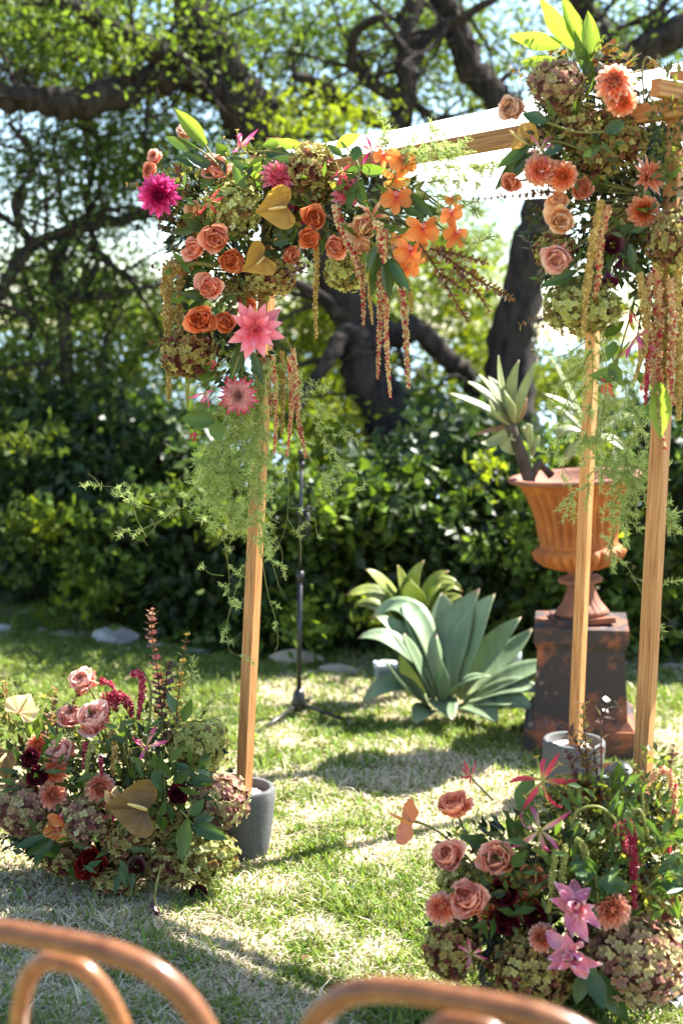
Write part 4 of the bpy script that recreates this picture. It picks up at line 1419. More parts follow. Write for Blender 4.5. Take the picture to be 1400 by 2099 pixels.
# ------------------------------------------------------------------ colours of petals and leaves
T_ = (1.0, 0.95, 0.85)
MAT = {}


def mk(key, stops, **kw):
    MAT[key] = thin_mat(key, stops, **kw)


mk('coral', [(0, (0.72, 0.12, 0.04)), (0.45, (0.88, 0.31, 0.15)), (1, (0.94, 0.50, 0.34))], transl=0.32, rough=0.6, spec=0.15)
mk('orange', [(0, (0.64, 0.08, 0.018)), (0.45, (0.84, 0.22, 0.07)), (1, (0.92, 0.38, 0.18))], transl=0.32, rough=0.6, spec=0.15)
mk('salmon', [(0, (0.76, 0.14, 0.06)), (0.45, (0.90, 0.36, 0.23)), (1, (0.95, 0.58, 0.46))], transl=0.35, rough=0.6, spec=0.15)
mk('pinkrose', [(0, (0.80, 0.19, 0.12)), (0.45, (0.91, 0.44, 0.35)), (1, (0.95, 0.66, 0.57))], transl=0.38, rough=0.6, spec=0.15)
mk('peach', [(0, (0.80, 0.34, 0.12)), (0.5, (0.90, 0.52, 0.26)), (1, (0.93, 0.68, 0.46))], transl=0.38, rough=0.6, spec=0.15)
mk('blush', [(0, (0.70, 0.36, 0.22)), (1, (0.85, 0.62, 0.48))], transl=0.38, rough=0.6, spec=0.15)
mk('magenta', [(0, (0.34, 0.004, 0.06)), (0.5, (0.62, 0.02, 0.17)), (1, (0.80, 0.14, 0.40))], transl=0.30, rough=0.5, spec=0.2)
mk('pink', [(0, (0.70, 0.22, 0.10)), (0.22, (0.82, 0.15, 0.22)), (0.7, (0.88, 0.28, 0.37)), (1, (0.92, 0.44, 0.50))], transl=0.34, rough=0.5, spec=0.2)
mk('bicolor', [(0, (0.90, 0.66, 0.58)), (0.5, (0.86, 0.50, 0.48)), (0.8, (0.62, 0.07, 0.17)), (1, (0.52, 0.03, 0.12))], transl=0.3, rough=0.5, spec=0.2)
mk('dahlia_coral', [(0, (0.74, 0.13, 0.03)), (0.5, (0.86, 0.30, 0.12)), (1, (0.93, 0.62, 0.44))], transl=0.30, rough=0.55, spec=0.2)
mk('dahlia_pale', [(0, (0.78, 0.20, 0.09)), (0.5, (0.88, 0.38, 0.24)), (1, (0.94, 0.68, 0.56))], transl=0.30, rough=0.55, spec=0.2)
mk('burgundy', [(0, (0.020, 0.002, 0.004)), (0.6, (0.06, 0.004, 0.010)), (1, (0.15, 0.012, 0.025))], transl=0.15, rough=0.5, spec=0.3)
mk('red', [(0, (0.16, 0.006, 0.006)), (1, (0.36, 0.025, 0.02))], transl=0.25, rough=0.55, spec=0.2)
mk('gloriosa_red', [(0, (0.75, 0.55, 0.20)), (0.25, (0.70, 0.10, 0.12)), (1, (0.52, 0.015, 0.07))], transl=0.35, rough=0.45, spec=0.25)
mk('gloriosa_pink', [(0, (0.80, 0.62, 0.35)), (0.25, (0.82, 0.42, 0.45)), (0.6, (0.78, 0.15, 0.33)), (1, (0.70, 0.08, 0.28))], transl=0.38, rough=0.45, spec=0.25)
mk('gloriosa_cream', [(0, (0.62, 0.05, 0.08)), (0.3, (0.75, 0.2, 0.15)), (0.55, (0.86, 0.66, 0.40)), (1, (0.82, 0.55, 0.25))], transl=0.38, rough=0.45, spec=0.25)
mk('lily_pink', [(0, (0.92, 0.70, 0.54)), (0.35, (0.90, 0.46, 0.52)), (0.8, (0.84, 0.27, 0.42)), (1, (0.94, 0.74, 0.74))], transl=0.36, rough=0.45, spec=0.25)
mk('orchid', [(0, (0.78, 0.07, 0.10)), (0.16, (0.84, 0.19, 0.05)), (0.55, (0.86, 0.28, 0.07)), (1, (0.89, 0.37, 0.12))], transl=0.40, rough=0.45, spec=0.25, noise=0.15, nscale=5)
mk('orchid_yellow', [(0, (0.80, 0.25, 0.06)), (1, (0.86, 0.50, 0.14))], transl=0.40, rough=0.45, spec=0.25)
mk('orchid_lip', [(0, (0.85, 0.6, 0.5)), (1, (0.65, 0.03, 0.13))], transl=0.3, rough=0.4, spec=0.3)
mk('mustard', [(0, (0.24, 0.12, 0.03)), (0.5, (0.42, 0.23, 0.04)), (1, (0.50, 0.30, 0.05))], transl=0.34, rough=0.42, spec=0.35, noise=0.5, nscale=9)
mk('mustard_brown', [(0, (0.13, 0.07, 0.03)), (0.5, (0.22, 0.12, 0.04)), (1, (0.31, 0.18, 0.035))], transl=0.34, rough=0.42, spec=0.35, noise=0.6, nscale=10)
mk('anthurium_pale', [(0, (0.70, 0.30, 0.22)), (0.5, (0.74, 0.50, 0.22)), (1, (0.78, 0.60, 0.28))], transl=0.35, rough=0.25, spec=0.5, noise=0.6, nscale=10)
mk('anthurium_orange', [(0, (0.72, 0.25, 0.10)), (1, (0.78, 0.24, 0.10))], transl=0.38, rough=0.3, spec=0.45)
mk('spadix', [(0, (0.72, 0.55, 0.20)), (1, (0.72, 0.55, 0.20))], transl=0.05, rough=0.6, spec=0.2)
mk('spadix_orange', [(0, (0.66, 0.28, 0.06)), (1, (0.66, 0.28, 0.06))], transl=0.05, rough=0.6, spec=0.2)
mk('calla', [(0, (0.16, 0.18, 0.04)), (0.3, (0.06, 0.006, 0.025)), (1, (0.045, 0.003, 0.012))], transl=0.15, rough=0.3, spec=0.5)
mk('calla_purple', [(0, (0.15, 0.16, 0.05)), (0.4, (0.16, 0.03, 0.12)), (1, (0.08, 0.006, 0.04))], transl=0.2, rough=0.3, spec=0.5)
mk('stamen', [(0, (0.55, 0.60, 0.12)), (1, (0.60, 0.36, 0.06))], transl=0.2, rough=0.5)
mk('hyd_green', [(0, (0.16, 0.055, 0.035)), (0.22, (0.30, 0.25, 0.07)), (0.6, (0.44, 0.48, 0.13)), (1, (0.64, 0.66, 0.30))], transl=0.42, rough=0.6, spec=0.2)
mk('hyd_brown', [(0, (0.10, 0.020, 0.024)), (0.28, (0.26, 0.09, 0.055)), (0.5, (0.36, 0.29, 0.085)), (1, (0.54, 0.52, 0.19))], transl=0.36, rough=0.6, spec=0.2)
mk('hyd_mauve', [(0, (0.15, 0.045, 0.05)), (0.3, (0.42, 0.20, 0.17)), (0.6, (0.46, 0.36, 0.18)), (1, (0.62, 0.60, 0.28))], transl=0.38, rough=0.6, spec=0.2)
mk('leaf_dark', [(0, (0.040, 0.085, 0.026)), (1, (0.045, 0.095, 0.028))], transl=0.30, rough=0.30, spec=0.5, trans_tint=(2.0, 1.9, 0.7), noise=0.5, nscale=30)
mk('leaf_mid', [(0, (0.07, 0.13, 0.028)), (1, (0.085, 0.155, 0.03))], transl=0.40, rough=0.35, spec=0.45, trans_tint=(2.0, 1.9, 0.7))
mk('leaf_lime', [(0, (0.15, 0.23, 0.04)), (1, (0.19, 0.28, 0.05))], transl=0.58, rough=0.35, spec=0.4, trans_tint=(1.75, 1.7, 0.8))
mk('leaf_bronze', [(0, (0.13, 0.035, 0.022)), (0.5, (0.22, 0.10, 0.03)), (1, (0.36, 0.25, 0.05))], transl=0.35, rough=0.35, spec=0.45)
mk('leaf_bronze_dark', [(0, (0.09, 0.022, 0.018)), (0.5, (0.14, 0.045, 0.025)), (1, (0.20, 0.11, 0.04))], transl=0.28, rough=0.35, spec=0.5)
mk('leaf_gold', [(0, (0.32, 0.13, 0.03)), (0.5, (0.48, 0.30, 0.04)), (1, (0.40, 0.40, 0.08))], transl=0.42, rough=0.4, spec=0.35)
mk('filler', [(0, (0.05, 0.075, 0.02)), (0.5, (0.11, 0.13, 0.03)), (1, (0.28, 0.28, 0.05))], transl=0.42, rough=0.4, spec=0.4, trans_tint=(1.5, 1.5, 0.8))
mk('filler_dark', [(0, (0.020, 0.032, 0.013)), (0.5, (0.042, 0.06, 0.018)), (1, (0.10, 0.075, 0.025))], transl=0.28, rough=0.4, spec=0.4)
mk('fern', [(0, (0.30, 0.42, 0.10)), (1, (0.58, 0.66, 0.27))], transl=0.5, rough=0.5, spec=0.3)
mk('stem_green', [(0, (0.14, 0.17, 0.035)), (1, (0.22, 0.20, 0.06))], transl=0.10, rough=0.5, spec=0.35)
mk('stem_red', [(0, (0.09, 0.03, 0.02)), (1, (0.12, 0.045, 0.025))], transl=0.0, rough=0.5, spec=0.35)
mk('am_ochre', [(0, (0.30, 0.18, 0.05)), (0.6, (0.50, 0.36, 0.11)), (1, (0.66, 0.52, 0.22))], transl=0.25, rough=0.8, spec=0.1)
mk('am_mixed', [(0, (0.45, 0.03, 0.06)), (0.22, (0.50, 0.12, 0.10)), (0.4, (0.60, 0.42, 0.18)), (1, (0.74, 0.62, 0.33))], transl=0.25, rough=0.8, spec=0.1)
mk('am_red', [(0, (0.20, 0.012, 0.03)), (0.6, (0.38, 0.04, 0.07)), (1, (0.55, 0.16, 0.18))], transl=0.25, rough=0.8, spec=0.1)
mk('am_green', [(0, (0.22, 0.25, 0.06)), (1, (0.42, 0.42, 0.14))], transl=0.25, rough=0.8, spec=0.1)


# ================================================================== FLOWERS: BUILDERS
def orient(p, fx, fy, spin=0.0):
    """the way a bloom faces: toward the viewer, turned fx to the side and fy up"""
    n_ = (CAMP - p).normalized() + RIGHT * fx + UP * fy
    n_.normalize()
    return n_.to_track_quat('Z', 'Y') @ Quaternion((0, 0, 1), spin)


def add_stem(root, p, anchor, mat, r=0.003, bow=0.0):
    """a stalk from the bloom back into the arrangement"""
    inv = rootM(root).inverted()
    back = rootM(root).to_3x3() @ Vector((0, 0, -1))
    back.normalize()
    L = (anchor - p).length
    c1 = p + back * L * 0.4 + Vector((0, 0, bow))
    pts = [(p * (1 - t) ** 2 + c1 * 2 * t * (1 - t) + anchor * t * t) for t in [i / 7 for i in range(8)]]
    v, f = tube_vf(pts, r, 6, cap=False)
    MB().add(v, f, np.repeat(np.linspace(0, 1, 8), 6), M=inv).build('stem', mat, root)


def bloom(name, label, px, py, d, size, fx, fy, cat, group=None, spin=None, anchor=None, stem='stem_green', stem_r=0.0032):
    p = P(px, py, d)
    s = SZ(size, p)
    root = empty(name, p, orient(p, fx, fy, random.random() * 6.28 if spin is None else spin), s, label, cat, group)
    if anchor is not None:
        add_stem(root, p, P(*anchor), MAT[stem], stem_r)
    return root


def rose(label, px, py, d, size, fx=0, fy=0, mat='coral', kind='ruff', anchor=None, tilt=0.0, group='roses in the flower arrangements', name='garden_rose', cat='rose'):
    r = bloom(name, label, px, py, d, size * 1.5, fx, fy, cat, group, anchor=anchor)
    k = random.randrange(3)
    hm = HEART_RUFF[k] if kind == 'ruff' else HEART_SPIR[k % 2]
    o = inst('heart', hm, MAT[mat], r, Matrix.Diagonal((random.uniform(.88, 1.1), random.uniform(.88, 1.1), random.uniform(.85, 1.15), 1)))
    o['kind'] = 'stuff'
    n = random.choice((8, 9, 10, 11))
    op = random.uniform(48, 72)
    for i in range(n):
        q = i / n
        inst('petal', PET_ROSE[i % 3], MAT[mat], r, pm(i * GA + random.uniform(-.15, .15), R(op - (op - 28) * q + random.uniform(-12, 9) + tilt), (0.43 + 0.07 * q) * random.uniform(.88, 1.08), 0.05, -0.06 - 0.05 * q, random.uniform(.9, 1.15), random.uniform(-.15, .15)))
    return r


def dahlia(label, px, py, d, size, fx=0, fy=0, mat='dahlia_coral', kind='ball', n=30, anchor=None, group='dahlias in the flower arrangements'):
    r = bloom('dahlia', label, px, py, d, size * 1.08, fx, fy, 'dahlia', group, anchor=anchor)
    o = inst('heart', D_HEART[kind][random.randrange(2)], MAT[mat], r)
    o['kind'] = 'stuff'
    P_ = {'ball': PET_BALL, 'cactus': PET_CAC, 'open': PET_BIG, 'deco': PET_DAH}[kind]
    if kind == 'open':
        n = 17
    for i in range(n):
        q = i / (n - 1)
        j = lambda a: random.uniform(-a, a)
        if kind == 'ball':
            M = pm(i * GA, R(24 - 66 * q + j(5)), 0.34 + 0.04 * q, 0.12, 0.08 - 0.14 * q, 0.9)
        elif kind == 'cactus':
            M = pm(i * GA, R(30 - 34 * q + j(6)), 0.40 + 0.10 * q + j(.03), 0.05, 0.02 - 0.05 * q, 1.0)
        elif kind == 'open':
            M = pm(i * GA + j(.1), R(40 - 44 * q + j(8)), 0.36 + 0.16 * q + j(.03), 0.04, -0.02 - 0.03 * q, 1.0)
        else:
            M = pm(i * GA, R(30 - 40 * q + j(5)), 0.38 + 0.11 * q + j(.02), 0.06, 0.02 - 0.06 * q, 1.0)
        inst('petal', P_[i % len(P_)], MAT[mat], r, M)
    return r


def gloriosa(label, px, py, d, size, fx=0, fy=0, mat='gloriosa_pink', up=False, anchor=None, tilt=10, spin=None, n=6, group='gloriosa lilies in the flower arrangements'):
    r = bloom('gloriosa_lily', label, px, py, d, size, fx, fy, 'lily', group, spin, anchor, stem_r=0.0025)
    Q = PET_GLU if up else PET_GLO
    for i in range(n):
        inst('petal', Q[i % 3], MAT[mat], r, pm(i * 2 * math.pi / n + random.uniform(-.25, .25), R(tilt + random.uniform(-18, 18)), 0.60 + random.uniform(-.10, .08), 0.03, 0.0, 0.95, random.uniform(-.7, .7)))
    inst('stamens', STAMEN, MAT['stamen'], r)
    return r


def orchid(label, px, py, d, size, fx=0, fy=0, mat='orchid', spin=0.0, anchor=None):
    r = bloom('orchid', label, px, py, d, size * 1.12, fx * 1.6 + random.uniform(-.25, .25), fy + random.uniform(-.2, .3), 'orchid', 'orange orchids in the arrangements', spin + math.pi, anchor)
    for az in (90, 210, 330):
        inst('sepal', PET_SEP, MAT[mat], r, pm(R(az - 90), R(4), 0.50, 0.02, -0.02))
    for az in (28, 152):
        inst('petal', PET_ORC, MAT[mat], r, pm(R(az - 90), R(16 + random.uniform(-10, 14)), 0.48, 0.02, 0.01, 1, random.uniform(-.3, .3)))
    inst('lip', PET_SEP, MAT['orchid_lip'], r, pm(R(180), R(55), 0.20, 0.01, 0.02, 1.2))
    inst('lip', PET_BALL[0], MAT['orchid_lip'], r, pm(R(0), R(75), 0.11, 0.0, 0.01, 1.2))
    return r


def anthurium(label, px, py, d, size, fx=0, fy=0, mat='mustard', spin=0.0, anchor=None, sp='spadix', squash=1.0):
    r = bloom('anthurium', label, px, py, d, size, fx, fy, 'anthurium', 'anthuriums in the arrangements', spin, anchor, stem_r=0.0035)
    inst('spathe', SPATHE, MAT[mat], r, Matrix.Translation((0, -0.25, 0)))
    inst('spadix', SPADIX, MAT[sp], r, Matrix.Translation((0, -0.25, 0)))
    return r


def calla(label, px, py, d, size, fx=0, fy=0, mat='calla', spin=0.0, anchor=None):
    r = bloom('calla_lily', label, px, py, d, size, fx, fy, 'lily', 'calla lilies in the arrangements', spin, anchor, stem_r=0.0035)
    inst('spathe', CALLA, MAT[mat], r, Matrix.Translation((0, 0, 0)))
    inst('spadix', SPADIX, MAT['spadix'], r, Matrix.Rotation(R(60), 4, 'X') @ Matrix.Translation((0, -0.35, -0.25)) @ Matrix.Scale(0.7, 4))
    return r


def double_lily(label, px, py, d, size, fx=0, fy=0, mat='lily_pink', anchor=None):
    r = bloom('double_lily', label, px, py, d, size, fx, fy, 'lily', None, None, anchor)
    for i in range(22):
        q = i / 21
        inst('petal', PET_LIL[(i * 3 + 1) % 4], MAT[mat], r, pm(i * GA + random.uniform(-.3, .3), R(88 - 58 * q + random.uniform(-20, 20)), 0.38 + 0.20 * q, 0.02 + 0.03 * q, 0.02, random.uniform(.9, 1.2), random.uniform(-.5, .5)))
    return r


def hydrangea(label, px, py, d, w, h, mat='hyd_green', fx=0, fy=0.3, anchor=None):
    p = P(px, py, d)
    s = SZ(w, p)
    root = empty('hydrangea', p, orient(p, fx, fy, random.uniform(-.5, .5)), 1.0, label, 'hydrangea', 'hydrangea heads in the arrangements')
    if anchor is not None:
        add_stem(root, p, P(*anchor), MAT['stem_green'], 0.004)
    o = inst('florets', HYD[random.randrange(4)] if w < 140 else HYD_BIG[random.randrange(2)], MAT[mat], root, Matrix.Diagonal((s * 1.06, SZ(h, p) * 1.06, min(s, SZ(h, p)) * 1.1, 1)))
    o['kind'] = 'stuff'
    return root


def tassel(label, pts, w, mat='am_ochre', d=4.2, stem=None, lump=1.0, group='amaranth tassels in the arrangements'):
    """amaranth: a rope of tiny seed clusters along a hanging line of (px, py[, d])"""
    path = smooth_path([tuple(P(q[0], q[1], q[2] if len(q) > 2 else d)) for q in pts], 6)
    path = [Vector(q) for q in path]
    root = empty('amaranth_tassel', path[0], label=label, cat='amaranth', group=group)
    inv = rootM(root).inverted()
    W = SZ(w, path[0])
    cum = [0.0]
    for a, b in zip(path, path[1:]):
        cum.append(cum[-1] + (b - a).length)
    Lt = cum[-1]
    bead = min(W * 0.21, SZ(3.4, path[0]))
    n = min(1500, int(Lt / (bead * 1.7) * 4.6 * (W * 0.21 / bead)) + 12)
    mb = MB()
    seg = 0
    mb.add(*tube_vf(path, [W * 0.30 * (1 - 0.7 * (c / Lt)) for c in cum], 6), t=0.3, M=inv)
    bv, bf = ICO1 if n < 120 else (OCT_V, OCT_F)
    for i in range(n):
        s = (i + random.random()) / n
        k = max(j for j in range(len(cum)) if cum[j] <= s * Lt + 1e-9)
        k = min(k, len(path) - 2)
        q = path[k].lerp(path[k + 1], (s * Lt - cum[k]) / max(1e-9, cum[k + 1] - cum[k]))
        taper = min(1, 0.55 + s * 3) * (1 - 0.62 * s ** 2.2)
        bump_ = 1 + 0.16 * (math.sin(s * Lt / W * 4.1) + math.sin(s * Lt / W * 1.7 + 1)) * lump
        a = i * GA
        tg = (path[k + 1] - path[k]).normalized()
        e1 = tg.cross(FWD).normalized()
        e2 = tg.cross(e1)
        rr = W * (0.26 + 0.16 * random.random()) * taper * bump_
        c = q + (e1 * math.cos(a) + e2 * math.sin(a)) * rr
        sc_ = bead * (0.55 + 0.9 * random.random()) * (0.6 + 0.4 * taper)
        mb.add(bv, bf, min(1, max(0, random.gauss(0.58, 0.32) - (0.22 * s if mat == 'am_mixed' else 0))), M=inv @ Matrix.Translation(c) @ Matrix.Scale(sc_, 4))
    mb.build('seed_rope', MAT[mat], root, smooth=False)
    if stem:
        sp = [P(q[0], q[1], q[2] if len(q) > 2 else d) for q in stem]
        sp = [Vector(x) for x in smooth_path([tuple(x) for x in sp], 5)]
        v, f = tube_vf(sp, W * 0.16, 6, cap=False)
        MB().add(v, f, 0.3, M=inv).build('stem', MAT['stem_green'], root)
    return root


OCT_V = np.array([(1, 0, 0), (-1, 0, 0), (0, 1, 0), (0, -1, 0), (0, 0, 1), (0, 0, -1)], float)
OCT_F = [(0, 2, 4), (2, 1, 4), (1, 3, 4), (3, 0, 4), (2, 0, 5), (1, 2, 5), (3, 1, 5), (0, 3, 5)]


def leaf_obj(root, bx, by, tx, ty, w, d, mat, dz=0.0, turn=0.0, wide=False, dz0=0.0):
    """one leaf from its stalk end to its tip; w is its width in the photograph"""
    inv = rootM(root).inverted()
    B, T = P(bx, by, d + dz0), P(tx, ty, d + dz)
    y = (T - B)
    L = y.length
    y.normalize()
    n_ = (CAMP - B).normalized()
    n_ = (n_ - y * n_.dot(y)).normalized()
    n_ = Quaternion(y, turn) @ n_
    x = y.cross(n_)
    M3 = Matrix((x, y, n_)).transposed().to_4x4()
    ww = SZ(w, B) / (L * (0.46 if wide else 0.34))
    me = random.choice(LEAFW if wide else LEAF)
    inst('leaf', me, mat, root, inv @ Matrix.Translation(B) @ M3 @ Matrix.Diagonal((L * ww / max(0.35, math.cos(turn)), L, L, 1)))


def sprig(label, d, leaves, mat='leaf_mid', stem=None, name='leaf_sprig', wide=False, stem_r=0.0028, group='leaf sprigs in the arrangements'):
    p0 = P(leaves[0][0], leaves[0][1], d)
    root = empty(name, p0, label=label, cat='leaves', group=group)
    for lf in leaves:
        m_ = MAT[lf[5]] if len(lf) > 5 and isinstance(lf[5], str) else MAT[mat]
        leaf_obj(root, *lf[:5], d, m_, dz=random.uniform(-.03, .03), turn=random.uniform(-.5, .5), wide=wide)
    if stem:
        sp = [Vector(x) for x in smooth_path([tuple(P(q[0], q[1], d + 0.004)) for q in stem], 5)]
        v, f = tube_vf(sp, stem_r, 6)
        MB().add(v, f, 0.4, M=rootM(root).inverted()).build('stem', MAT['stem_green'], root)
    return root


SMALL_V = [(0, 0, 0), (-0.2, 0.45, 0.06), (0, 1, 0.0), (0.2, 0.45, 0.06), (0, 0.5, 0)]
SMALL_F = [(0, 4, 1), (1, 4, 2), (2, 4, 3), (3, 4, 0)]


def twig(label, paths, d, mat='leaf_bronze', leafpx=13, step=7, stem='stem_red', group='leafy twigs in the arrangements', cat='twig', up=0.5, stem_r=0.0016, wmul=2.1):
    """abelia-like branch: small paired leaves up a thin dark stem"""
    p0 = P(paths[0][0][0], paths[0][0][1], d)
    root = empty('leafy_twig', p0, label=label, cat=cat, group=group)
    inv = rootM(root).inverted()
    mb, ms2 = MB(), MB()
    L = SZ(leafpx * 1.3, p0)
    for rows in paths:
        pts = [Vector(x) for x in smooth_path([tuple(P(q[0], q[1], q[2] if len(q) > 2 else d)) for q in rows], 8)]
        n_ = len(pts)
        v, f = tube_vf(pts, [stem_r * (1.25 - 0.8 * i / n_) for i in range(n_)], 5)
        ms2.add(v, f, 0.3, M=inv)
        tot = sum((b - a).length for a, b in zip(pts, pts[1:]))
        k = max(4, int(tot / SZ(step, p0)))
        for i in range(k):
            s = (i + 0.5) / k * (n_ - 1)
            j = int(s)
            q = pts[j].lerp(pts[min(j + 1, n_ - 1)], s - j)
            tg = (pts[min(j + 1, n_ - 1)] - pts[j]).normalized()
            for sd in (0, 1):
                a = i * 1.57 + sd * math.pi + random.uniform(-.4, .4)
                e1 = tg.cross(FWD).normalized()
                e2 = tg.cross(e1)
                od = (e1 * math.cos(a) + e2 * math.sin(a)) + tg * up
                od.normalize()
                x = od.cross(tg)
                if x.length < 1e-3:
                    continue
                x.normalize()
                zz = x.cross(od)
                sL = L * (0.65 + 0.7 * random.random()) * (1.1 - 0.5 * i / k)
                M3 = Matrix((x * wmul, od, zz)).transposed().to_4x4()
                mb.add(SMALL_V, SMALL_F, min(1, max(0, random.gauss(0.5, 0.3))), M=inv @ Matrix.Translation(q) @ M3 @ Matrix.Scale(sL, 4))
    ms2.build('stem', MAT[stem], root)
    o = mb.build('leaves', MAT[mat], root)
    o['kind'] = 'stuff'
    return root


def fern(label, sprays, d, dens=1.0, needle=11, mat='fern', side=(40, 75), group='asparagus fern sprays', bare=0.0, nw=0.0012):
    """asparagus fern: wiry stems, short side shoots, whorls of hair-thin needles"""
    p0 = P(sprays[0][0][0], sprays[0][0][1], d)
    root = empty('asparagus_fern', p0, label=label, cat='fern', group=group)
    inv = np.array(rootM(root).inverted())
    ms2 = MB()
    NP, ND = [], []
    L = SZ(needle, p0)
    for rows in sprays:
        ctrl = [tuple(P(q[0], q[1], (q[2] if len(q) > 2 else d))) for q in rows]
        pts = [Vector(x) for x in smooth_path(ctrl, 8)]
        n_ = len(pts)
        ms2.add(*tube_vf(pts, [0.0012 * (1.3 - 0.8 * i / n_) for i in range(n_)], 4, cap=False), t=0.3, M=Matrix(inv.tolist()))
        tot = sum((b - a).length for a, b in zip(pts, pts[1:]))
        ns = int(tot / SZ(15, p0) * dens)
        for i in range(ns):
            s = random.random() ** 0.9 * (n_ - 1.01)
            j = int(s)
            q = pts[j].lerp(pts[j + 1], s - j)
            tg = (pts[j + 1] - pts[j]).normalized()
            od = (Vector((random.gauss(0, 1), random.gauss(0, 0.8), random.gauss(-0.1, 0.9))).normalized() + tg * 0.7).normalized()
            ln = SZ(random.uniform(*side), p0)
            m_ = 5
            path = [q]
            for k in range(m_):
                od = (od + Vector((random.gauss(0, .25), random.gauss(0, .25), random.gauss(-.06, .25)))).normalized()
                path.append(path[-1] + od * ln / m_)
            ms2.add(*tube_vf(path, [0.0009 * (1.2 - 0.16 * k) for k in range(m_ + 1)], 3, cap=False), t=0.5, M=Matrix(inv.tolist()))
            if random.random() < bare:
                continue
            nk = int(ln / L * 11)
            for k in range(nk):
                u = random.random() * (m_ - 0.01)
                jj = int(u)
                NP.append(path[jj].lerp(path[jj + 1], u - jj)[:])
                dd = (path[jj + 1] - path[jj]).normalized() * 0.7 + Vector((random.gauss(0, 1), random.gauss(0, 1), random.gauss(0, 1))).normalized()
                ND.append(dd.normalized()[:])
    ms2.build('stems', MAT['stem_green'], root)['kind'] = 'stuff'
    NP, ND = np.array(NP), np.array(ND)
    if len(NP):
        r = np.random.default_rng(len(NP))
        n_ = len(NP)
        LL = L * (0.6 + 0.8 * r.random((n_, 1)))
        s = np.cross(ND, r.normal(size=(n_, 3)))
        s /= np.linalg.norm(s, axis=1, keepdims=True) + 1e-9
        v = np.stack([NP - s * nw, NP + s * nw, NP + ND * LL + s * nw * 0.5, NP + ND * LL - s * nw * 0.5], 1).reshape(-1, 3)
        v = v @ inv[:3, :3].T + inv[:3, 3]
        mb = MB()
        mb.v, mb.n = [v], len(v)
        mb.f = [(4 * i, 4 * i + 1, 4 * i + 2, 4 * i + 3) for i in range(n_)]
        mb.m = [0] * n_
        mb.t = [np.repeat(r.random(n_), 4)]
        o = mb.build('needles', MAT[mat], root, smooth=False)
        o['kind'] = 'stuff'
    return root


def greenery(label, blobs, mat='filler_dark', leafpx=22, seed=1, name='greenery', aspect=0.9):
    """the mass of small leaves packed between the blooms: (px, py, rx, ry, d, count)"""
    r = np.random.default_rng(seed)
    mb = MB()
    for cx, cy, rx, ry, d, cnt in blobs:
        for i in range(int(cnt * 1.6)):
            a, q = r.random() * 6.28, math.sqrt(r.random())
            dd = d + r.normal() * SZ(min(rx, ry), P(cx, cy, d)) * 0.30
            p = P(cx + rx * q * math.cos(a), cy + ry * q * math.sin(a), dd)
            y = Vector((math.cos(a) * 0.7 + r.normal() * 0.6, r.normal() * 0.6 - 0.3, -math.sin(a) * 0.7 + r.normal() * 0.6)).normalized()
            n_ = (Vector(r.normal(size=3)) * 0.7 + (CAMP - p).normalized() + Vector((0, 0, 0.6)))
            x = y.cross(n_).normalized()
            z = x.cross(y)
            L = SZ(leafpx, p) * (0.6 + 0.8 * r.random())
            mb.add(SMALL_V, SMALL_F, float(np.clip(0.45 + 0.3 * r.normal(), 0, 1)), M=Matrix.Translation(p) @ Matrix((x * L * aspect * 1.3, y * L, z * L)).transposed().to_4x4())
    o = mb.build(name, MAT[mat])
    return tag(o, label, 'greenery', kind='stuff')


# ================================================================== CORNER GARLAND (over the thin post)
ALONG_BEAM = 0.00115
AN = (520, 560, 4.38)          # where its stalks run together
AN2 = (690, 430, 4.38)
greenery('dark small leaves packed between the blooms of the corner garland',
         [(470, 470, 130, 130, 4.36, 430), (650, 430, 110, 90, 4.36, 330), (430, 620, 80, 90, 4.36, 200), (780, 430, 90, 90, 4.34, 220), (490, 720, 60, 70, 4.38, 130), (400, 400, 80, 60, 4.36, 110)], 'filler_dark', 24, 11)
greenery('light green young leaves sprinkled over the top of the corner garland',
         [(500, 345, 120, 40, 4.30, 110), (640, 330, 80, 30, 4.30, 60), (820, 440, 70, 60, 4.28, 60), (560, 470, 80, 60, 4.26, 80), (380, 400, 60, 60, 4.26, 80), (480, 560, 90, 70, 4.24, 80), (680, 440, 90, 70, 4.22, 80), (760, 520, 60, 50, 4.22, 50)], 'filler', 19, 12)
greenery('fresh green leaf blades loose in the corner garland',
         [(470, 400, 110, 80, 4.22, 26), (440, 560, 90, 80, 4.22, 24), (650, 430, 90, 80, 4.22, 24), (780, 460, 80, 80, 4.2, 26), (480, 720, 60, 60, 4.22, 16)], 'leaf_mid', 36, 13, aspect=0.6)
# hydrangea heads
for a in (('pale green sunlit hydrangea head in the middle of the corner garland', 478, 432, 4.24, 125, 112, 'hyd_green'),
          ('greenish hydrangea head under the top leaves of the corner garland', 497, 372, 4.30, 110, 76, 'hyd_green'),
          ('brown-red hydrangea head below the pale green one', 415, 462, 4.30, 92, 82, 'hyd_brown'),
          ('olive and brown hydrangea head under the drooping mustard anthurium', 556, 572, 4.24, 108, 76, 'hyd_brown'),
          ('wine-brown hydrangea head at the lower outer edge of the corner garland', 387, 722, 4.22, 116, 108, 'hyd_brown'),
          ('tall burgundy and green hydrangea head beside the mustard anthurium', 640, 345, 4.26, 100, 100, 'hyd_brown'),
          ('dark burgundy hydrangea head below the tall one', 638, 400, 4.30, 90, 72, 'hyd_brown'),
          ('round green hydrangea head under the coral roses and tassels', 712, 556, 4.25, 94, 82, 'hyd_green'),
          ('brownish hydrangea head above the pair of round orange roses', 500, 592, 4.32, 80, 60, 'hyd_brown')):
    hydrangea(*a[:6], mat=a[6], anchor=AN if a[1] < 600 else AN2)
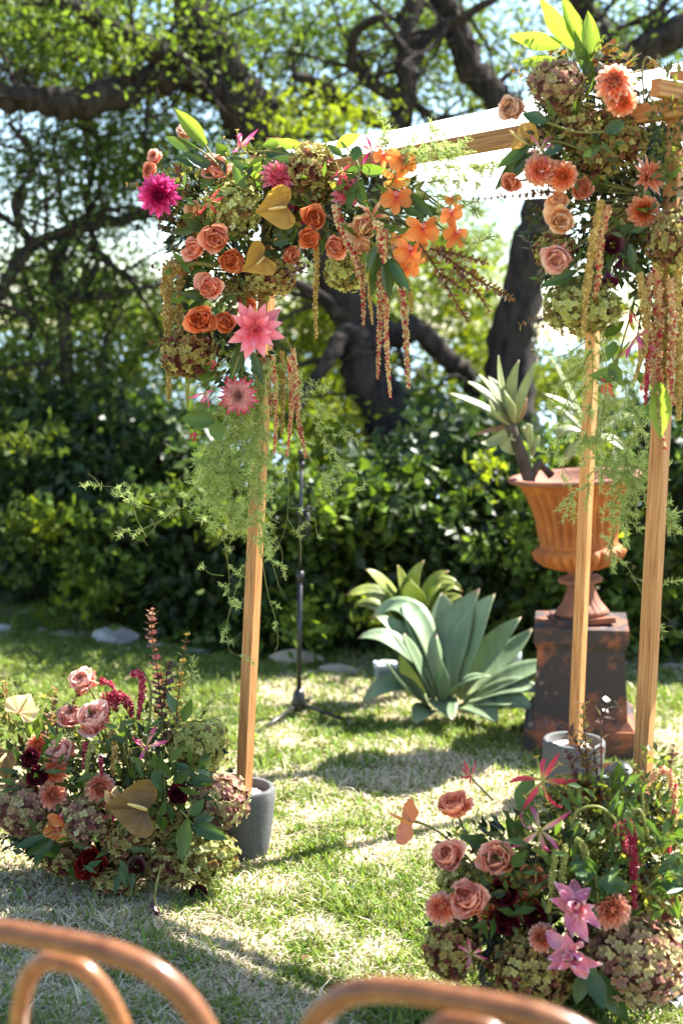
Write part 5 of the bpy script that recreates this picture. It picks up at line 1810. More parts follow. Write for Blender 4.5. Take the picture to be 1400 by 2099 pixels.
# roses
for a in (('large ruffled coral rose in the middle of the corner garland', 446, 489, 4.16, 66, -.15, .05, 'coral', 'ruff', AN),
          ('small spiral salmon rose beside the large ruffled coral one', 401, 511, 4.18, 48, -.3, .05, 'salmon', 'spir', AN),
          ('deep orange rose tucked under the large ruffled coral one', 470, 531, 4.20, 52, .2, -.3, 'orange', 'ruff', AN),
          ('loose salmon rose above the pair of round orange roses', 430, 588, 4.17, 58, -.1, 0, 'salmon', 'spir', AN),
          ('round flat orange rose beside the big pink dahlia', 414, 654, 4.14, 66, -.1, -.05, 'orange', 'ruff', AN),
          ('smaller orange rose between the round one and the pink dahlia', 460, 660, 4.16, 52, .15, 0, 'orange', 'ruff', AN),
          ('upper orange rose of the pair beside the mustard anthurium', 641, 450, 4.17, 56, .1, .1, 'orange', 'ruff', AN2),
          ('lower deep orange rose of the pair beside the mustard anthurium', 637, 487, 4.16, 54, -.1, -.1, 'orange', 'ruff', AN2),
          ('tilted coral rose between the orange pair and the peach bud', 692, 504, 4.17, 54, -.3, -.1, 'coral', 'ruff', AN2),
          ('pale peach rose bud beside the star-shaped cream lily', 741, 503, 4.17, 40, 0, -.2, 'peach', 'spir', AN2),
          ('cream-peach rose under the star-shaped cream lily', 748, 468, 4.20, 62, 0, .1, 'peach', 'spir', AN2),
          ('little cupped peach rose beside the red gloriosa', 401, 428, 4.19, 34, -.5, .1, 'peach', 'spir', AN),
          ('coral rose half behind the drooping mustard anthurium', 592, 522, 4.24, 40, .5, -.1, 'coral', 'spir', AN),
          ('faded coral rose under the topmost leaves of the corner garland', 445, 352, 4.25, 62, 0, .5, 'salmon', 'ruff', AN),
          ('upper dusty coral rose above the magenta dahlia', 320, 326, 4.24, 34, -.3, .5, 'salmon', 'ruff', AN),
          ('lower dusty coral rose above the magenta dahlia', 311, 350, 4.22, 34, -.5, .1, 'coral', 'ruff', AN),
          ('beige rose behind the bright upright leaf', 382, 279, 4.32, 40, 0, .9, 'blush', 'spir', AN),
          ('small coral rose hidden by the curved tassel stalk', 381, 549, 4.24, 40, -.5, 0, 'coral', 'ruff', AN),
          ('rust orange rose in shade above the big pink dahlia', 505, 628, 4.26, 44, .2, 0, 'orange', 'ruff', AN)):
    rose(a[0], a[1], a[2], a[3], a[4], a[5], a[6], a[7], a[8], anchor=a[9])
# dahlias
dahlia('magenta dahlia with pointed petals at the outer tip of the corner garland', 327, 400, 4.16, 84, -.25, .1, 'magenta', 'deco', 34, AN)
dahlia('largest pink dahlia with long broad open petals', 522, 676, 4.10, 116, .05, -.05, 'pink', 'open', anchor=AN)
dahlia('pink and white striped spidery dahlia below the largest pink one', 488, 811, 4.16, 84, .05, -.05, 'bicolor', 'cactus', 34, (510, 700, 4.38))
dahlia('pink dahlia seen from the side above the mustard anthurium', 571, 366, 4.22, 78, .2, .75, 'pink', 'deco', 32, AN2)
dahlia('rosy dahlia behind the hanging red and white lily', 712, 394, 4.26, 66, .1, .2, 'pink', 'deco', 30, AN2)
dahlia('dusky pink dahlia peeping out under the mustard anthurium', 607, 438, 4.27, 52, .2, .0, 'magenta', 'deco', 26, AN2)
# gloriosa lilies
gloriosa('pale pink gloriosa lily standing above the corner garland', 490, 302, 4.20, 86, .3, .5, 'gloriosa_pink', True, AN, tilt=50)
gloriosa('red gloriosa lily beside the pale green hydrangea', 430, 412, 4.16, 62, -.5, .2, 'gloriosa_red', False, AN, tilt=0)
gloriosa('hanging red and white gloriosa lily under the cloth', 700, 352, 4.17, 66, .0, -.7, 'gloriosa_red', True, AN2, tilt=45)
gloriosa('star-shaped cream gloriosa lily with green heart above the tassels', 762, 445, 4.12, 84, .05, 0, 'gloriosa_cream', False, AN2, tilt=5)
gloriosa('hanging pink gloriosa lily beside the striped spidery dahlia', 421, 806, 4.16, 66, -.2, -.9, 'gloriosa_pink', True, (480, 720, 4.38), tilt=40)
gloriosa('closed dark red gloriosa bud like a little lantern', 400, 884, 4.18, 46, 0, -1.2, 'gloriosa_red', True, (440, 800, 4.3), tilt=62)
gloriosa('magenta gloriosa lily behind the topmost orchids', 762, 309, 4.24, 54, -.2, .3, 'magenta', False, AN2, tilt=20)
gloriosa('crimson gloriosa petals against the wine-brown hydrangea', 437, 738, 4.15, 40, 0, -.8, 'gloriosa_red', True, (450, 700, 4.3), tilt=45, n=4)
# anthuriums
anthurium('mustard heart-shaped anthurium facing the viewer over the orange rose pair', 574, 426, 4.13, 92, .1, .05, 'mustard', spin=R(100), anchor=AN)
anthurium('drooping folded mustard anthurium with pale pointing spadix', 533, 532, 4.12, 78, .45, .1, 'mustard', spin=R(125), anchor=AN)
# orchids
for i, (x, y, s, fx, fy, m_, tx) in enumerate((
        (788, 318, 44, -.4, .1, 'orchid', 'small topmost orange orchid beside the magenta gloriosa'),
        (824, 328, 62, .2, .1, 'orchid', 'large topmost orange orchid against the white cloth'),
        (812, 364, 54, .0, -.5, 'orchid_yellow', 'yellow-orange orchid seen edge-on in the upper spray'),
        (812, 404, 62, .1, .2, 'orchid', 'orange orchid at the foot of the upper spray'),
        (866, 468, 66, .1, .0, 'orchid', 'large open orange orchid with pink lip beside the cream lily'),
        (820, 486, 44, -.4, .1, 'orchid_yellow', 'pale yellow orchid beside the large open orange one'),
        (842, 514, 66, -.1, -.1, 'orchid', 'orange orchid with crimson throat above the dark leaves'),
        (836, 545, 50, .2, -.4, 'orchid', 'lowest orange orchid of the corner garland'),
        (928, 408, 34, .1, .5, 'orchid', 'small budlike orchid topping the outer spray'),
        (926, 438, 50, -.3, .1, 'orchid', 'orange orchid in the middle of the outer spray'),
        (934, 478, 60, .3, -.1, 'orchid', 'orange orchid ending the outer spray over the bare twigs'))):
    orchid(tx, x, y, 4.16 + 0.01 * (i % 3), s, fx, fy, m_, random.uniform(-.5, .5), (780, 430, 4.32) if x < 900 else (850, 380, 4.3))
# amaranth
tassel('bushy ochre amaranth cascading at the outer edge of the corner garland', [(372, 548), (350, 548), (342, 590), (346, 640), (344, 690)], 36, 'am_ochre', 4.20, [(440, 545), (405, 540), (372, 548)], 1.6)
tassel('shorter ochre amaranth strand hanging beside the bushy one', [(378, 560), (366, 600), (368, 660), (360, 700)], 20, 'am_ochre', 4.23, None, 1.5)
tassel('narrow ochre tassel tip hanging below the wine-brown hydrangea', [(344, 690), (346, 760), (346, 822)], 15, 'am_ochre', 4.22)
tassel('stubby yellow-green tassel below the wine-brown hydrangea', [(384, 770), (385, 835)], 10, 'am_green', 4.22)
tassel('lone ochre tassel hanging below the orange rose pair', [(646, 470), (650, 540), (646, 620), (649, 694)], 14, 'am_ochre', 4.19, None, 1.2)
tassel('thick reddish amaranth rope lying over the garland above the round hydrangea', [(686, 420), (702, 470), (725, 520), (736, 570)], 24, 'am_mixed', 4.14)
tassel('short reddish tassel beside the round green hydrangea', [(740, 540), (744, 600), (745, 668)], 13, 'am_mixed', 4.16)
tassel('short curved ochre tassel next to the reddish one', [(757, 560), (758, 610), (763, 665)], 10, 'am_ochre', 4.17)
tassel('straight amaranth tassel third longest of the hanging group', [(776, 460), (780, 560), (778, 670), (774, 778)], 15, 'am_mixed', 4.15)
tassel('longest amaranth tassel hanging in the opening of the arch', [(792, 470), (790, 590), (792, 700), (800, 815)], 15, 'am_mixed', 4.16)
tassel('red-tipped amaranth tassel hanging beside the longest one', [(806, 500), (824, 600), (832, 690), (837, 797)], 17, 'am_mixed', 4.15)
tassel('stubby ochre tassel end outside the red-tipped one', [(836, 580), (842, 610), (844, 642)], 11, 'am_ochre', 4.18)
tassel('amaranth rope draped over the peach rose and cream lily', [(770, 452), (782, 480), (788, 540)], 20, 'am_mixed', 4.11)
tassel('reddish tassel hugging the wooden post below the largest pink dahlia', [(560, 730), (565, 800), (566, 870), (562, 930)], 13, 'am_mixed', 4.22)
tassel('pale tassel next to the post below the largest pink dahlia', [(578, 720), (580, 800), (578, 890)], 13, 'am_ochre', 4.24)
tassel('long tassel with hooked tip between pale and berry-red ones', [(592, 730), (598, 800), (596, 860), (588, 935)], 13, 'am_mixed', 4.22)
tassel('outermost berry-red tassel below the largest pink dahlia', [(600, 715), (608, 790), (612, 860), (628, 938)], 15, 'am_mixed', 4.20, [(560, 690), (585, 695), (600, 720)])
tassel('slim dark tassel in the fern beside the post', [(548, 735), (552, 790), (556, 850)], 11, 'am_mixed', 4.26)
# leaves
sprig('bright leaf standing upright above the dark broad leaf', 4.22, [(422, 298, 358, 224, 34, 'leaf_lime')], stem=[(422, 298), (450, 340)], wide=True)
sprig('broad dark leaf pointing outward over the corner garland', 4.20, [(402, 302, 333, 284, 26), (432, 336, 354, 322, 30), (425, 345, 370, 312, 20)], 'leaf_dark', stem=[(402, 302), (440, 330), (480, 380)])
sprig('green leaf spray round the pale pink gloriosa', 4.22, [(470, 320, 440, 290, 22), (470, 330, 420, 356, 22), (510, 345, 470, 320, 24, 'leaf_dark'), (480, 340, 506, 392, 26), (440, 350, 410, 390, 20), (505, 360, 540, 318, 22, 'leaf_lime')], 'leaf_mid', stem=[(420, 325), (480, 315), (560, 310), (600, 320)])
sprig('lime leaf spray beside the square post top', 4.24, [(540, 300, 580, 290, 22, 'leaf_lime'), (570, 290, 622, 300, 22, 'leaf_lime'), (545, 318, 600, 312, 26, 'leaf_dark'), (560, 330, 610, 330, 20, 'leaf_dark'), (530, 330, 520, 370, 24, 'leaf_lime')], 'leaf_mid', stem=[(520, 340), (550, 310), (590, 300)])
sprig('dark leaf spray framing the hanging red and white lily', 4.22, [(690, 300, 740, 275, 26, 'leaf_lime'), (735, 300, 725, 330, 26, 'leaf_dark'), (700, 320, 672, 300, 18), (740, 345, 790, 352, 26), (740, 340, 700, 372, 22, 'leaf_dark'), (730, 375, 760, 428, 24), (725, 380, 712, 440, 18), (800, 400, 830, 430, 18, 'leaf_dark')], 'leaf_mid', stem=[(700, 290), (735, 340), (730, 400)])
sprig('hanging fan of dark leaves under the lowest orchid', 4.13, [(775, 520, 765, 612, 28), (788, 525, 798, 616, 28), (800, 530, 852, 602, 24), (770, 505, 752, 560, 18), (800, 545, 822, 600, 18)], 'leaf_dark', stem=[(780, 470), (786, 530)])
sprig('long dark leaf spray behind the outer orchids', 4.22, [(840, 400, 900, 445, 26), (850, 420, 908, 440, 18), (830, 430, 870, 445, 20)], 'leaf_dark', stem=[(800, 400), (850, 410)])
sprig('long dark leaf lying under the loose salmon rose', 4.18, [(440, 606, 366, 600, 26), (420, 615, 382, 640, 18), (436, 636, 384, 640, 16)], 'leaf_dark', stem=[(440, 606), (500, 600)])
sprig('narrow dark leaves hanging under the largest pink dahlia', 4.20, [(500, 700, 470, 778, 26), (495, 690, 492, 780, 22), (515, 720, 540, 790, 20), (455, 765, 400, 775, 22, 'leaf_mid')], 'leaf_dark', stem=[(500, 690), (515, 650)])
sprig('pair of broad green leaves below the hanging pink gloriosa', 4.15, [(440, 862, 372, 858, 40, 'leaf_mid'), (438, 862, 452, 908, 34, 'leaf_mid'), (425, 840, 402, 826, 22, 'leaf_mid')], 'leaf_mid', stem=[(440, 862), (470, 790), (490, 730)], wide=True)
sprig('dark leaves around the large ruffled coral rose', 4.22, [(420, 470, 375, 450, 24), (400, 470, 356, 478, 18), (430, 530, 380, 556, 18, 'leaf_mid'), (560, 480, 610, 462, 26), (560, 500, 600, 490, 20)], 'leaf_dark', stem=[(440, 480), (400, 470)])
# twigs
twig('bronze twig reaching past the magenta dahlia', [[(345, 400), (310, 385), (258, 378)], [(350, 420), (330, 450), (325, 480)]], 4.22, 'leaf_bronze', 13, 9)
twig('dark twig bristling beside the small spiral rose', [[(400, 470), (360, 450), (330, 430)], [(395, 480), (345, 470), (326, 466)], [(390, 400), (370, 360), (362, 345)], [(400, 560), (350, 560), (306, 545)]], 4.26, 'leaf_bronze_dark', 11, 7)
twig('bare bronze twigs arching out beyond the orchids', [[(860, 500), (900, 560), (935, 620), (960, 660)], [(890, 510), (960, 560), (1010, 590), (1050, 612)], [(930, 545), (970, 590), (1005, 640)], [(880, 510), (930, 520), (1000, 540)], [(900, 560), (930, 580), (958, 600)]], 4.14, 'leaf_bronze', 13, 7, stem_r=0.0022)
twig('dark twig sticking out beside the brown hydrangea', [[(590, 560), (610, 555), (630, 545)], [(600, 530), (615, 545), (622, 560)]], 4.20, 'leaf_bronze_dark', 11, 6)
twig('small red twig at the outer side of the wine-brown hydrangea', [[(350, 690), (325, 700), (308, 706)], [(430, 760), (450, 770), (470, 790)]], 4.20, 'leaf_bronze', 11, 8)
# fern
fern('feathery fern sprays rising above the beam by the cloth', [[(780, 330), (800, 280), (795, 238)], [(800, 330), (850, 290), (900, 262)], [(810, 350), (880, 310), (965, 300)], [(830, 370), (900, 340), (960, 345), (1010, 330)], [(840, 380), (920, 370), (990, 375)], [(870, 400), (940, 410), (985, 440)], [(900, 470), (960, 500), (1005, 485)], [(790, 350), (840, 320), (880, 290)], [(830, 340), (890, 325), (940, 320)]], 4.19, 1.9, 11, side=(14, 36))
fern('thick pale green fern cascade down the wooden post', [[(520, 760), (500, 860), (460, 960), (420, 1050)], [(520, 800), (470, 900), (410, 1000)], [(530, 800), (520, 920), (500, 1040), (480, 1090)], [(530, 780), (540, 900), (530, 1020), (545, 1110)], [(500, 820), (440, 900), (400, 960)], [(510, 850), (460, 980), (440, 1080)], [(525, 900), (490, 1000), (470, 1060)],
                                                              [(540, 740), (510, 820), (490, 900)], [(550, 730), (540, 800), (525, 880)], [(515, 880), (530, 980), (540, 1060)], [(505, 900), (460, 980), (430, 1030)], [(530, 830), (500, 930), (470, 1010)], [(540, 850), (515, 950), (505, 1060)], [(480, 880), (450, 940), (425, 1000)], [(500, 760), (470, 850), (445, 920)]], 4.22, 1.7, 12, side=(20, 50))
fern('pale fern drifting out beside the hanging tassels', [[(560, 760), (620, 800), (680, 850), (715, 890)], [(570, 790), (640, 860), (690, 930), (735, 1025)], [(600, 880), (650, 960), (680, 1000)], [(580, 760), (640, 790), (680, 830)]], 4.24, 0.85, 9, side=(18, 42))
fern('wiry sprays of the fern reaching far out over the lawn', [[(470, 1000), (400, 1030), (340, 1060), (290, 1112)], [(440, 1020), (370, 1010), (320, 1020), (260, 1022)], [(345, 1050), (280, 1030), (240, 1000), (188, 996)], [(300, 1100), (280, 1060), (270, 1020), (240, 995)], [(340, 1062), (290, 1085), (238, 1088)]], 4.22, 0.55, 9, side=(18, 52), bare=0.45)
fern('tangled fern tips trailing round the lower post', [[(530, 1080), (540, 1160), (550, 1220), (565, 1270), (570, 1320), (560, 1345)], [(520, 1090), (500, 1170), (480, 1220), (466, 1280), (470, 1330), (492, 1345)], [(455, 1080), (465, 1140), (470, 1185), (468, 1230)], [(460, 1180), (430, 1175), (412, 1155)], [(545, 1110), (560, 1160), (575, 1210)], [(540, 1090), (575, 1120), (580, 1180)]], 4.20, 0.5, 8, side=(14, 44), bare=0.55)
fern('thin bare fern strand hanging between post and stand', [[(585, 930), (592, 1000), (585, 1080), (560, 1140)], [(590, 1040), (640, 1050), (650, 1100)], [(590, 960), (560, 1000), (545, 1040)], [(588, 1060), (615, 1110), (616, 1155)]], 4.22, 0.4, 8, side=(14, 40), bare=0.5)
ALONG_BEAM = 0.0


# ================================================================== TALL GARLAND (over the urn)
DR = 3.67
AR = (1330, 400, 3.65)
M_foam = solid_mat('floral_foam', (0.025, 0.085, 0.07), 0.95, 0.1, var=(0.035, 0.11, 0.085), scale=70.0, bump=0.5)
root = empty('floral_foam', P(1345, 400, DR + 0.02), label='teal floral foam block in wire strapped to the post', cat='foam')
inv = rootM(root).inverted()
v, f = bevel_box(0.072, 0.06, 0.20, 0.006)
MB().add(np.array(v) + [0, 0, -0.03], f).build('foam_block', M_foam, root, smooth=False)
mb = MB()
for k in range(5):
    zc = -0.02 + 0.042 * k
    for s in (-1, 1):
        mb.add(*tube_vf([(-0.038, -0.032, zc), (-0.012, -0.032, zc + s * 0.021), (0.012, -0.032, zc), (0.038, -0.032, zc + s * 0.021)], 0.0008, 4))
        mb.add(*tube_vf([(-0.038, -0.032, zc), (-0.038, 0.0, zc + s * 0.021), (-0.038, 0.03, zc)], 0.0008, 4))
mb.build('wire_net', M_bolt, root)
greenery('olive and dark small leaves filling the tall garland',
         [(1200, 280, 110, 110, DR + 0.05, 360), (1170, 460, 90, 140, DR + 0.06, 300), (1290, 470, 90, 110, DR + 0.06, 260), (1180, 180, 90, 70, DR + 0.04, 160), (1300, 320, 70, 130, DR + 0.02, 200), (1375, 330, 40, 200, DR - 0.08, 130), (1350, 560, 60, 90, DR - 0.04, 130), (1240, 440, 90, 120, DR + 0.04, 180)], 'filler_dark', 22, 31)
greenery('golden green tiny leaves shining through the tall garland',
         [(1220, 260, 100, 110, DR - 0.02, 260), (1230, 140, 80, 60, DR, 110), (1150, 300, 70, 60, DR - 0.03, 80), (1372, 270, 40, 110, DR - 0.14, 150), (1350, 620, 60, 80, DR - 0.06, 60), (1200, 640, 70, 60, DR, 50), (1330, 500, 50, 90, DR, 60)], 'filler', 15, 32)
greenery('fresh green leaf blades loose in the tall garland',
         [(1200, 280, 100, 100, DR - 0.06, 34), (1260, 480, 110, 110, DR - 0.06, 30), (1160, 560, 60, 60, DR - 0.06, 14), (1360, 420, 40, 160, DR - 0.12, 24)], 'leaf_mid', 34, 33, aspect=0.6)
for a in (('mauve-brown hydrangea head at the top of the tall garland', 1140, 172, DR - 0.05, 112, 100, 'hyd_mauve'),
          ('yellowish green hydrangea head under the mauve-brown one', 1175, 258, DR - 0.02, 118, 96, 'hyd_brown'),
          ('big green hydrangea head at the bottom of the tall garland', 1192, 628, DR - 0.06, 156, 118, 'hyd_green'),
          ('brown-edged hydrangea head behind the pink-veined rose', 1140, 518, DR + 0.02, 92, 86, 'hyd_brown'),
          ('shaded olive hydrangea head by the edge post', 1378, 490, DR - 0.15, 100, 130, 'hyd_brown'),
          ('small green hydrangea head above the peach roses', 1222, 322, DR - 0.02, 110, 90, 'hyd_brown'),
          ('olive hydrangea head between the coral pompons and the teal foam', 1278, 290, DR - 0.04, 100, 96, 'hyd_brown'),
          ('dusky hydrangea head in shade behind the dark red calla', 1275, 470, DR + 0.03, 110, 110, 'hyd_brown')):
    hydrangea(*a[:6], mat=a[6], anchor=AR)
dahlia('upper coral pompon dahlia at the top of the tall garland', 1258, 172, DR - 0.12, 80, .05, .35, 'dahlia_pale', 'ball', 34, AR)
dahlia('lower coral pompon dahlia touching the upper one', 1272, 206, DR - 0.10, 66, .3, -.2, 'dahlia_coral', 'ball', 32, AR)
dahlia('coral dahlia beside the dark hanging leaf', 1108, 348, DR - 0.10, 72, -.3, -.1, 'dahlia_pale', 'ball', 32, AR)
dahlia('coral dahlia next to the one by the hanging leaf', 1152, 360, DR - 0.11, 64, .2, -.1, 'dahlia_coral', 'ball', 32, AR)
dahlia('spiky coral dahlia in front of the teal foam', 1328, 362, DR - 0.10, 82, .6, .3, 'dahlia_pale', 'cactus', 34, AR)
dahlia('round coral dahlia just below the spiky one', 1318, 432, DR - 0.10, 68, .15, 0, 'dahlia_coral', 'ball', 34, AR)
for a in (('pale peach carnation poking out beside the beam', 1054, 222, DR - 0.05, 62, -.5, .1, 'blush', 'ruff', AR),
          ('small coral carnation below the dark hanging leaf', 1050, 374, DR - 0.07, 42, -.4, -.2, 'coral', 'ruff', AR),
          ('upper peach rose of the pair in the tall garland', 1143, 412, DR - 0.08, 46, -.1, .2, 'peach', 'spir', AR),
          ('lower peach rose of the pair in the tall garland', 1152, 450, DR - 0.10, 64, -.1, -.1, 'peach', 'spir', AR),
          ('coral-veined pink rose turned outward from the tall garland', 1147, 526, DR - 0.11, 68, -.35, -.2, 'pinkrose', 'spir', AR),
          ('coral rose in shade beside the upper peach rose', 1188, 388, DR - 0.04, 46, .3, 0, 'coral', 'ruff', AR)):
    rose(a[0], a[1], a[2], a[3], a[4], a[5], a[6], a[7], a[8], anchor=a[9], cat='carnation' if 'carnation' in a[0] else 'rose', name='carnation' if 'carnation' in a[0] else 'garden_rose')
calla('dark red calla lily in the shade of the tall garland', 1252, 500, DR - 0.10, 74, -.1, .1, 'calla', R(40), AR)
calla('purple calla lily pointing down beside the dark red one', 1277, 545, DR - 0.08, 62, .1, -1.6, 'calla_purple', 0.4, AR)
calla('second purple calla lily hanging above the big green hydrangea', 1248, 582, DR - 0.09, 60, .2, -1.4, 'calla_purple', 1.4, AR)
anthurium('yellow anthurium edge curving out beside the beam', 1078, 288, DR - 0.02, 92, -1.3, .1, 'mustard', R(40), AR)
gloriosa('magenta gloriosa lily over the coral dahlias', 1108, 308, DR - 0.12, 62, -.2, .3, 'gloriosa_pink', False, AR, tilt=15)
gloriosa('pink gloriosa lily hanging among the long tassels', 1306, 690, DR - 0.12, 96, -.1, -.9, 'gloriosa_pink', True, (1330, 560, 3.65), tilt=42)
gloriosa('bright red gloriosa lily above the pink hanging one', 1292, 638, DR - 0.10, 60, -.2, -.8, 'gloriosa_red', True, (1330, 540, 3.65), tilt=45)
gloriosa('little red gloriosa lily caught in the fern by the post', 1243, 785, DR - 0.06, 56, 0, -.9, 'gloriosa_red', True, (1290, 700, 3.65), tilt=40)
# tassels
tassel('ochre amaranth rope falling over the big green hydrangea', [(1232, 410), (1215, 500), (1205, 560), (1198, 640), (1196, 692)], 22, 'am_ochre', DR - 0.13, None, 1.4)
tassel('shorter brown amaranth rope beside the ochre one', [(1246, 420), (1228, 500), (1226, 560), (1218, 610)], 24, 'am_mixed', DR - 0.12, None, 1.4)
tt_ = ['pale tassel nearest the pink hanging gloriosa', 'curved slim tassel beside the pale one', 'thick red-speckled tassel before the edge post', 'long ochre tassel over the edge post', 'red tassel between the ochre strands', 'thick pale tassel nearest the picture edge', 'brown tassel hanging lowest beside the post', 'short red strand at the picture edge', 'ochre strand starting under the olive hydrangea', 'slim wine tassel by the long translucent leaf']
for i, (a, w_, m_) in enumerate((([(1310, 560), (1322, 640), (1322, 700), (1300, 780)], 15, 'am_ochre'), ([(1330, 560), (1326, 640), (1330, 740), (1312, 800)], 12, 'am_mixed'), ([(1344, 540), (1350, 640), (1348, 740), (1356, 800)], 20, 'am_mixed'), ([(1360, 550), (1366, 660), (1362, 760), (1365, 850)], 19, 'am_ochre'),
                                ([(1374, 570), (1378, 680), (1374, 780), (1380, 830)], 16, 'am_mixed'), ([(1390, 540), (1386, 640), (1392, 740), (1390, 860)], 22, 'am_ochre'), ([(1340, 660), (1338, 760), (1346, 850), (1362, 920)], 13, 'am_mixed'), ([(1398, 600), (1402, 700), (1400, 800)], 18, 'am_red'),
                                ([(1362, 440), (1356, 500), (1352, 560)], 20, 'am_ochre'), ([(1330, 700), (1326, 760), (1322, 830)], 10, 'am_red'))):
    tassel(tt_[i], a, w_ * 1.4, m_, DR - 0.16 + 0.014 * (i % 4), None, 1.3)
# leaves
sprig('fan of lime leaves lit from behind topping the tall garland', DR - 0.03, [(1180, 100, 1104, -8, 38), (1195, 105, 1146, -14, 34), (1210, 120, 1204, 22, 38), (1150, 92, 1042, 72, 36), (1140, 125, 1066, 128, 28), (1200, 150, 1176, 60, 22, 'leaf_mid'), (1218, 175, 1192, 90, 20, 'leaf_mid')], 'leaf_lime', stem=[(1180, 95), (1195, 130), (1225, 190), (1260, 260)], wide=False)
sprig('dark drooping leaves below the pale peach carnation', DR - 0.08, [(1082, 298, 1012, 392, 30), (1075, 305, 1018, 345, 24, 'leaf_mid'), (1090, 310, 1040, 370, 22)], 'leaf_dark', stem=[(1082, 298), (1140, 290), (1200, 310)])
sprig('dark leaf curling over the yellow-green hydrangea', DR - 0.12, [(1120, 250, 1068, 230, 28), (1240, 270, 1280, 250, 30), (1230, 300, 1190, 320, 22), (1150, 300, 1110, 320, 20)], 'leaf_dark', stem=[(1120, 250), (1180, 270), (1240, 270)])
sprig('dark leaves under the coral-veined pink rose', DR - 0.09, [(1180, 555, 1106, 590, 24), (1200, 565, 1140, 598, 26), (1220, 540, 1180, 590, 22)], 'leaf_dark', stem=[(1220, 530), (1180, 555)])
sprig('long translucent pale green leaf hanging before the edge post', DR - 0.14, [(1350, 785, 1348, 900, 46, 'leaf_lime')], stem=[(1350, 785), (1352, 720), (1345, 640)], wide=True)
sprig('green leaves around the little red gloriosa', DR - 0.07, [(1268, 770, 1205, 770, 30), (1250, 745, 1275, 790, 28), (1240, 690, 1280, 660, 26), (1260, 700, 1245, 740, 24), (1330, 790, 1300, 760, 22)], 'leaf_mid', stem=[(1255, 780), (1270, 720), (1300, 620)], wide=True)
sprig('dark leaf blades at the picture edge by the teal foam', DR - 0.10, [(1350, 540, 1398, 590, 26, 'leaf_mid'), (1385, 440, 1398, 500, 22), (1300, 540, 1330, 600, 20), (1290, 500, 1300, 560, 20), (1270, 480, 1300, 460, 18)], 'leaf_dark', stem=[(1345, 520), (1350, 545)])
twig('bronze twig crest standing above the coral pompons', [[(1250, 160), (1245, 120), (1238, 96)], [(1270, 150), (1262, 112), (1256, 88)], [(1285, 160), (1290, 125), (1284, 108)], [(1225, 160), (1218, 130), (1212, 118)]], DR - 0.02, 'leaf_bronze', 20, 10)
twig('thin bronze twig reaching across the white cloth', [[(1140, 392), (1080, 398), (1020, 405), (968, 408)]], DR - 0.05, 'leaf_bronze', 13, 7)
twig('short red-brown twigs below the brown-edged hydrangea', [[(1150, 640), (1110, 648), (1062, 668)], [(1150, 660), (1125, 664), (1100, 672)]], DR - 0.06, 'leaf_bronze', 14, 10)
twig('golden twig standing beside the mauve-brown hydrangea', [[(1110, 180), (1080, 160), (1042, 140)], [(1140, 120), (1115, 95), (1098, 60)], [(1160, 130), (1150, 105), (1140, 95)]], DR, 'leaf_gold', 13, 8)
twig('golden leafy twigs at the picture edge under the post top', [[(1345, 250), (1370, 235), (1400, 200)], [(1350, 270), (1385, 265), (1410, 250)], [(1365, 300), (1390, 280), (1410, 290)]], DR - 0.06, 'leaf_gold', 16, 9)
root = empty('seed_pod_stalk', P(1330, 132, DR - 0.05), label='drooping fluffy seed head on a thin hooked stalk', cat='seed head')
inv = rootM(root).inverted()
sp = [Vector(x) for x in smooth_path([tuple(P(q[0], q[1], DR - 0.05)) for q in ((1322, 250), (1318, 190), (1316, 140), (1324, 118), (1336, 124))], 5)]
v, f = tube_vf(sp, 0.0026, 6)
MB().add(v, f, 0.9, M=inv).build('stalk', MAT['stem_green'], root)
mb = MB()
c_ = P(1337, 132, DR - 0.05)
for i in range(70):
    a = Vector((random.gauss(0, 1), random.gauss(0, 1), random.gauss(-0.3, 1))).normalized()
    mb.add(*tube_vf([c_ + a * 0.005, c_ + a * (0.012 + 0.007 * random.random())], [0.0016, 0.0005], 4, cap=False), t=random.random(), M=inv)
mb.build('seed_head', MAT['leaf_gold'], root)
# ferns of the tall garland
fern('fern trailing down between the two orange posts', [[(1210, 690), (1215, 780), (1205, 860), (1190, 960)], [(1230, 700), (1260, 820), (1280, 920), (1290, 1000)], [(1250, 720), (1300, 850), (1310, 960), (1270, 1080)], [(1210, 720), (1170, 800), (1150, 860)], [(1240, 800), (1230, 900), (1250, 1000)], [(1280, 760), (1320, 900), (1345, 1010), (1360, 1080)], [(1260, 860), (1240, 960), (1160, 1020)], [(1290, 900), (1270, 1000), (1250, 1060)]], DR + 0.02, 1.15, 12, side=(30, 66))
fern('thin fern tips reaching down past the urn bowl', [[(1300, 980), (1280, 1060), (1250, 1120), (1290, 1170), (1330, 1250), (1350, 1290)], [(1340, 1010), (1370, 1060), (1385, 1110)], [(1290, 1180), (1340, 1200), (1375, 1190)], [(1260, 1100), (1240, 1140), (1255, 1160)], [(1320, 1230), (1345, 1240), (1350, 1260)]], DR, 0.75, 10, side=(20, 50), bare=0.3)
fern('loose fern sprays brushing the urn agave', [[(1200, 700), (1150, 730), (1100, 718)], [(1200, 790), (1150, 860), (1140, 940)], [(1195, 760), (1150, 790), (1120, 830)], [(1195, 880), (1160, 930), (1150, 980)]], DR + 0.03, 0.8, 12, side=(22, 56), bare=0.15)

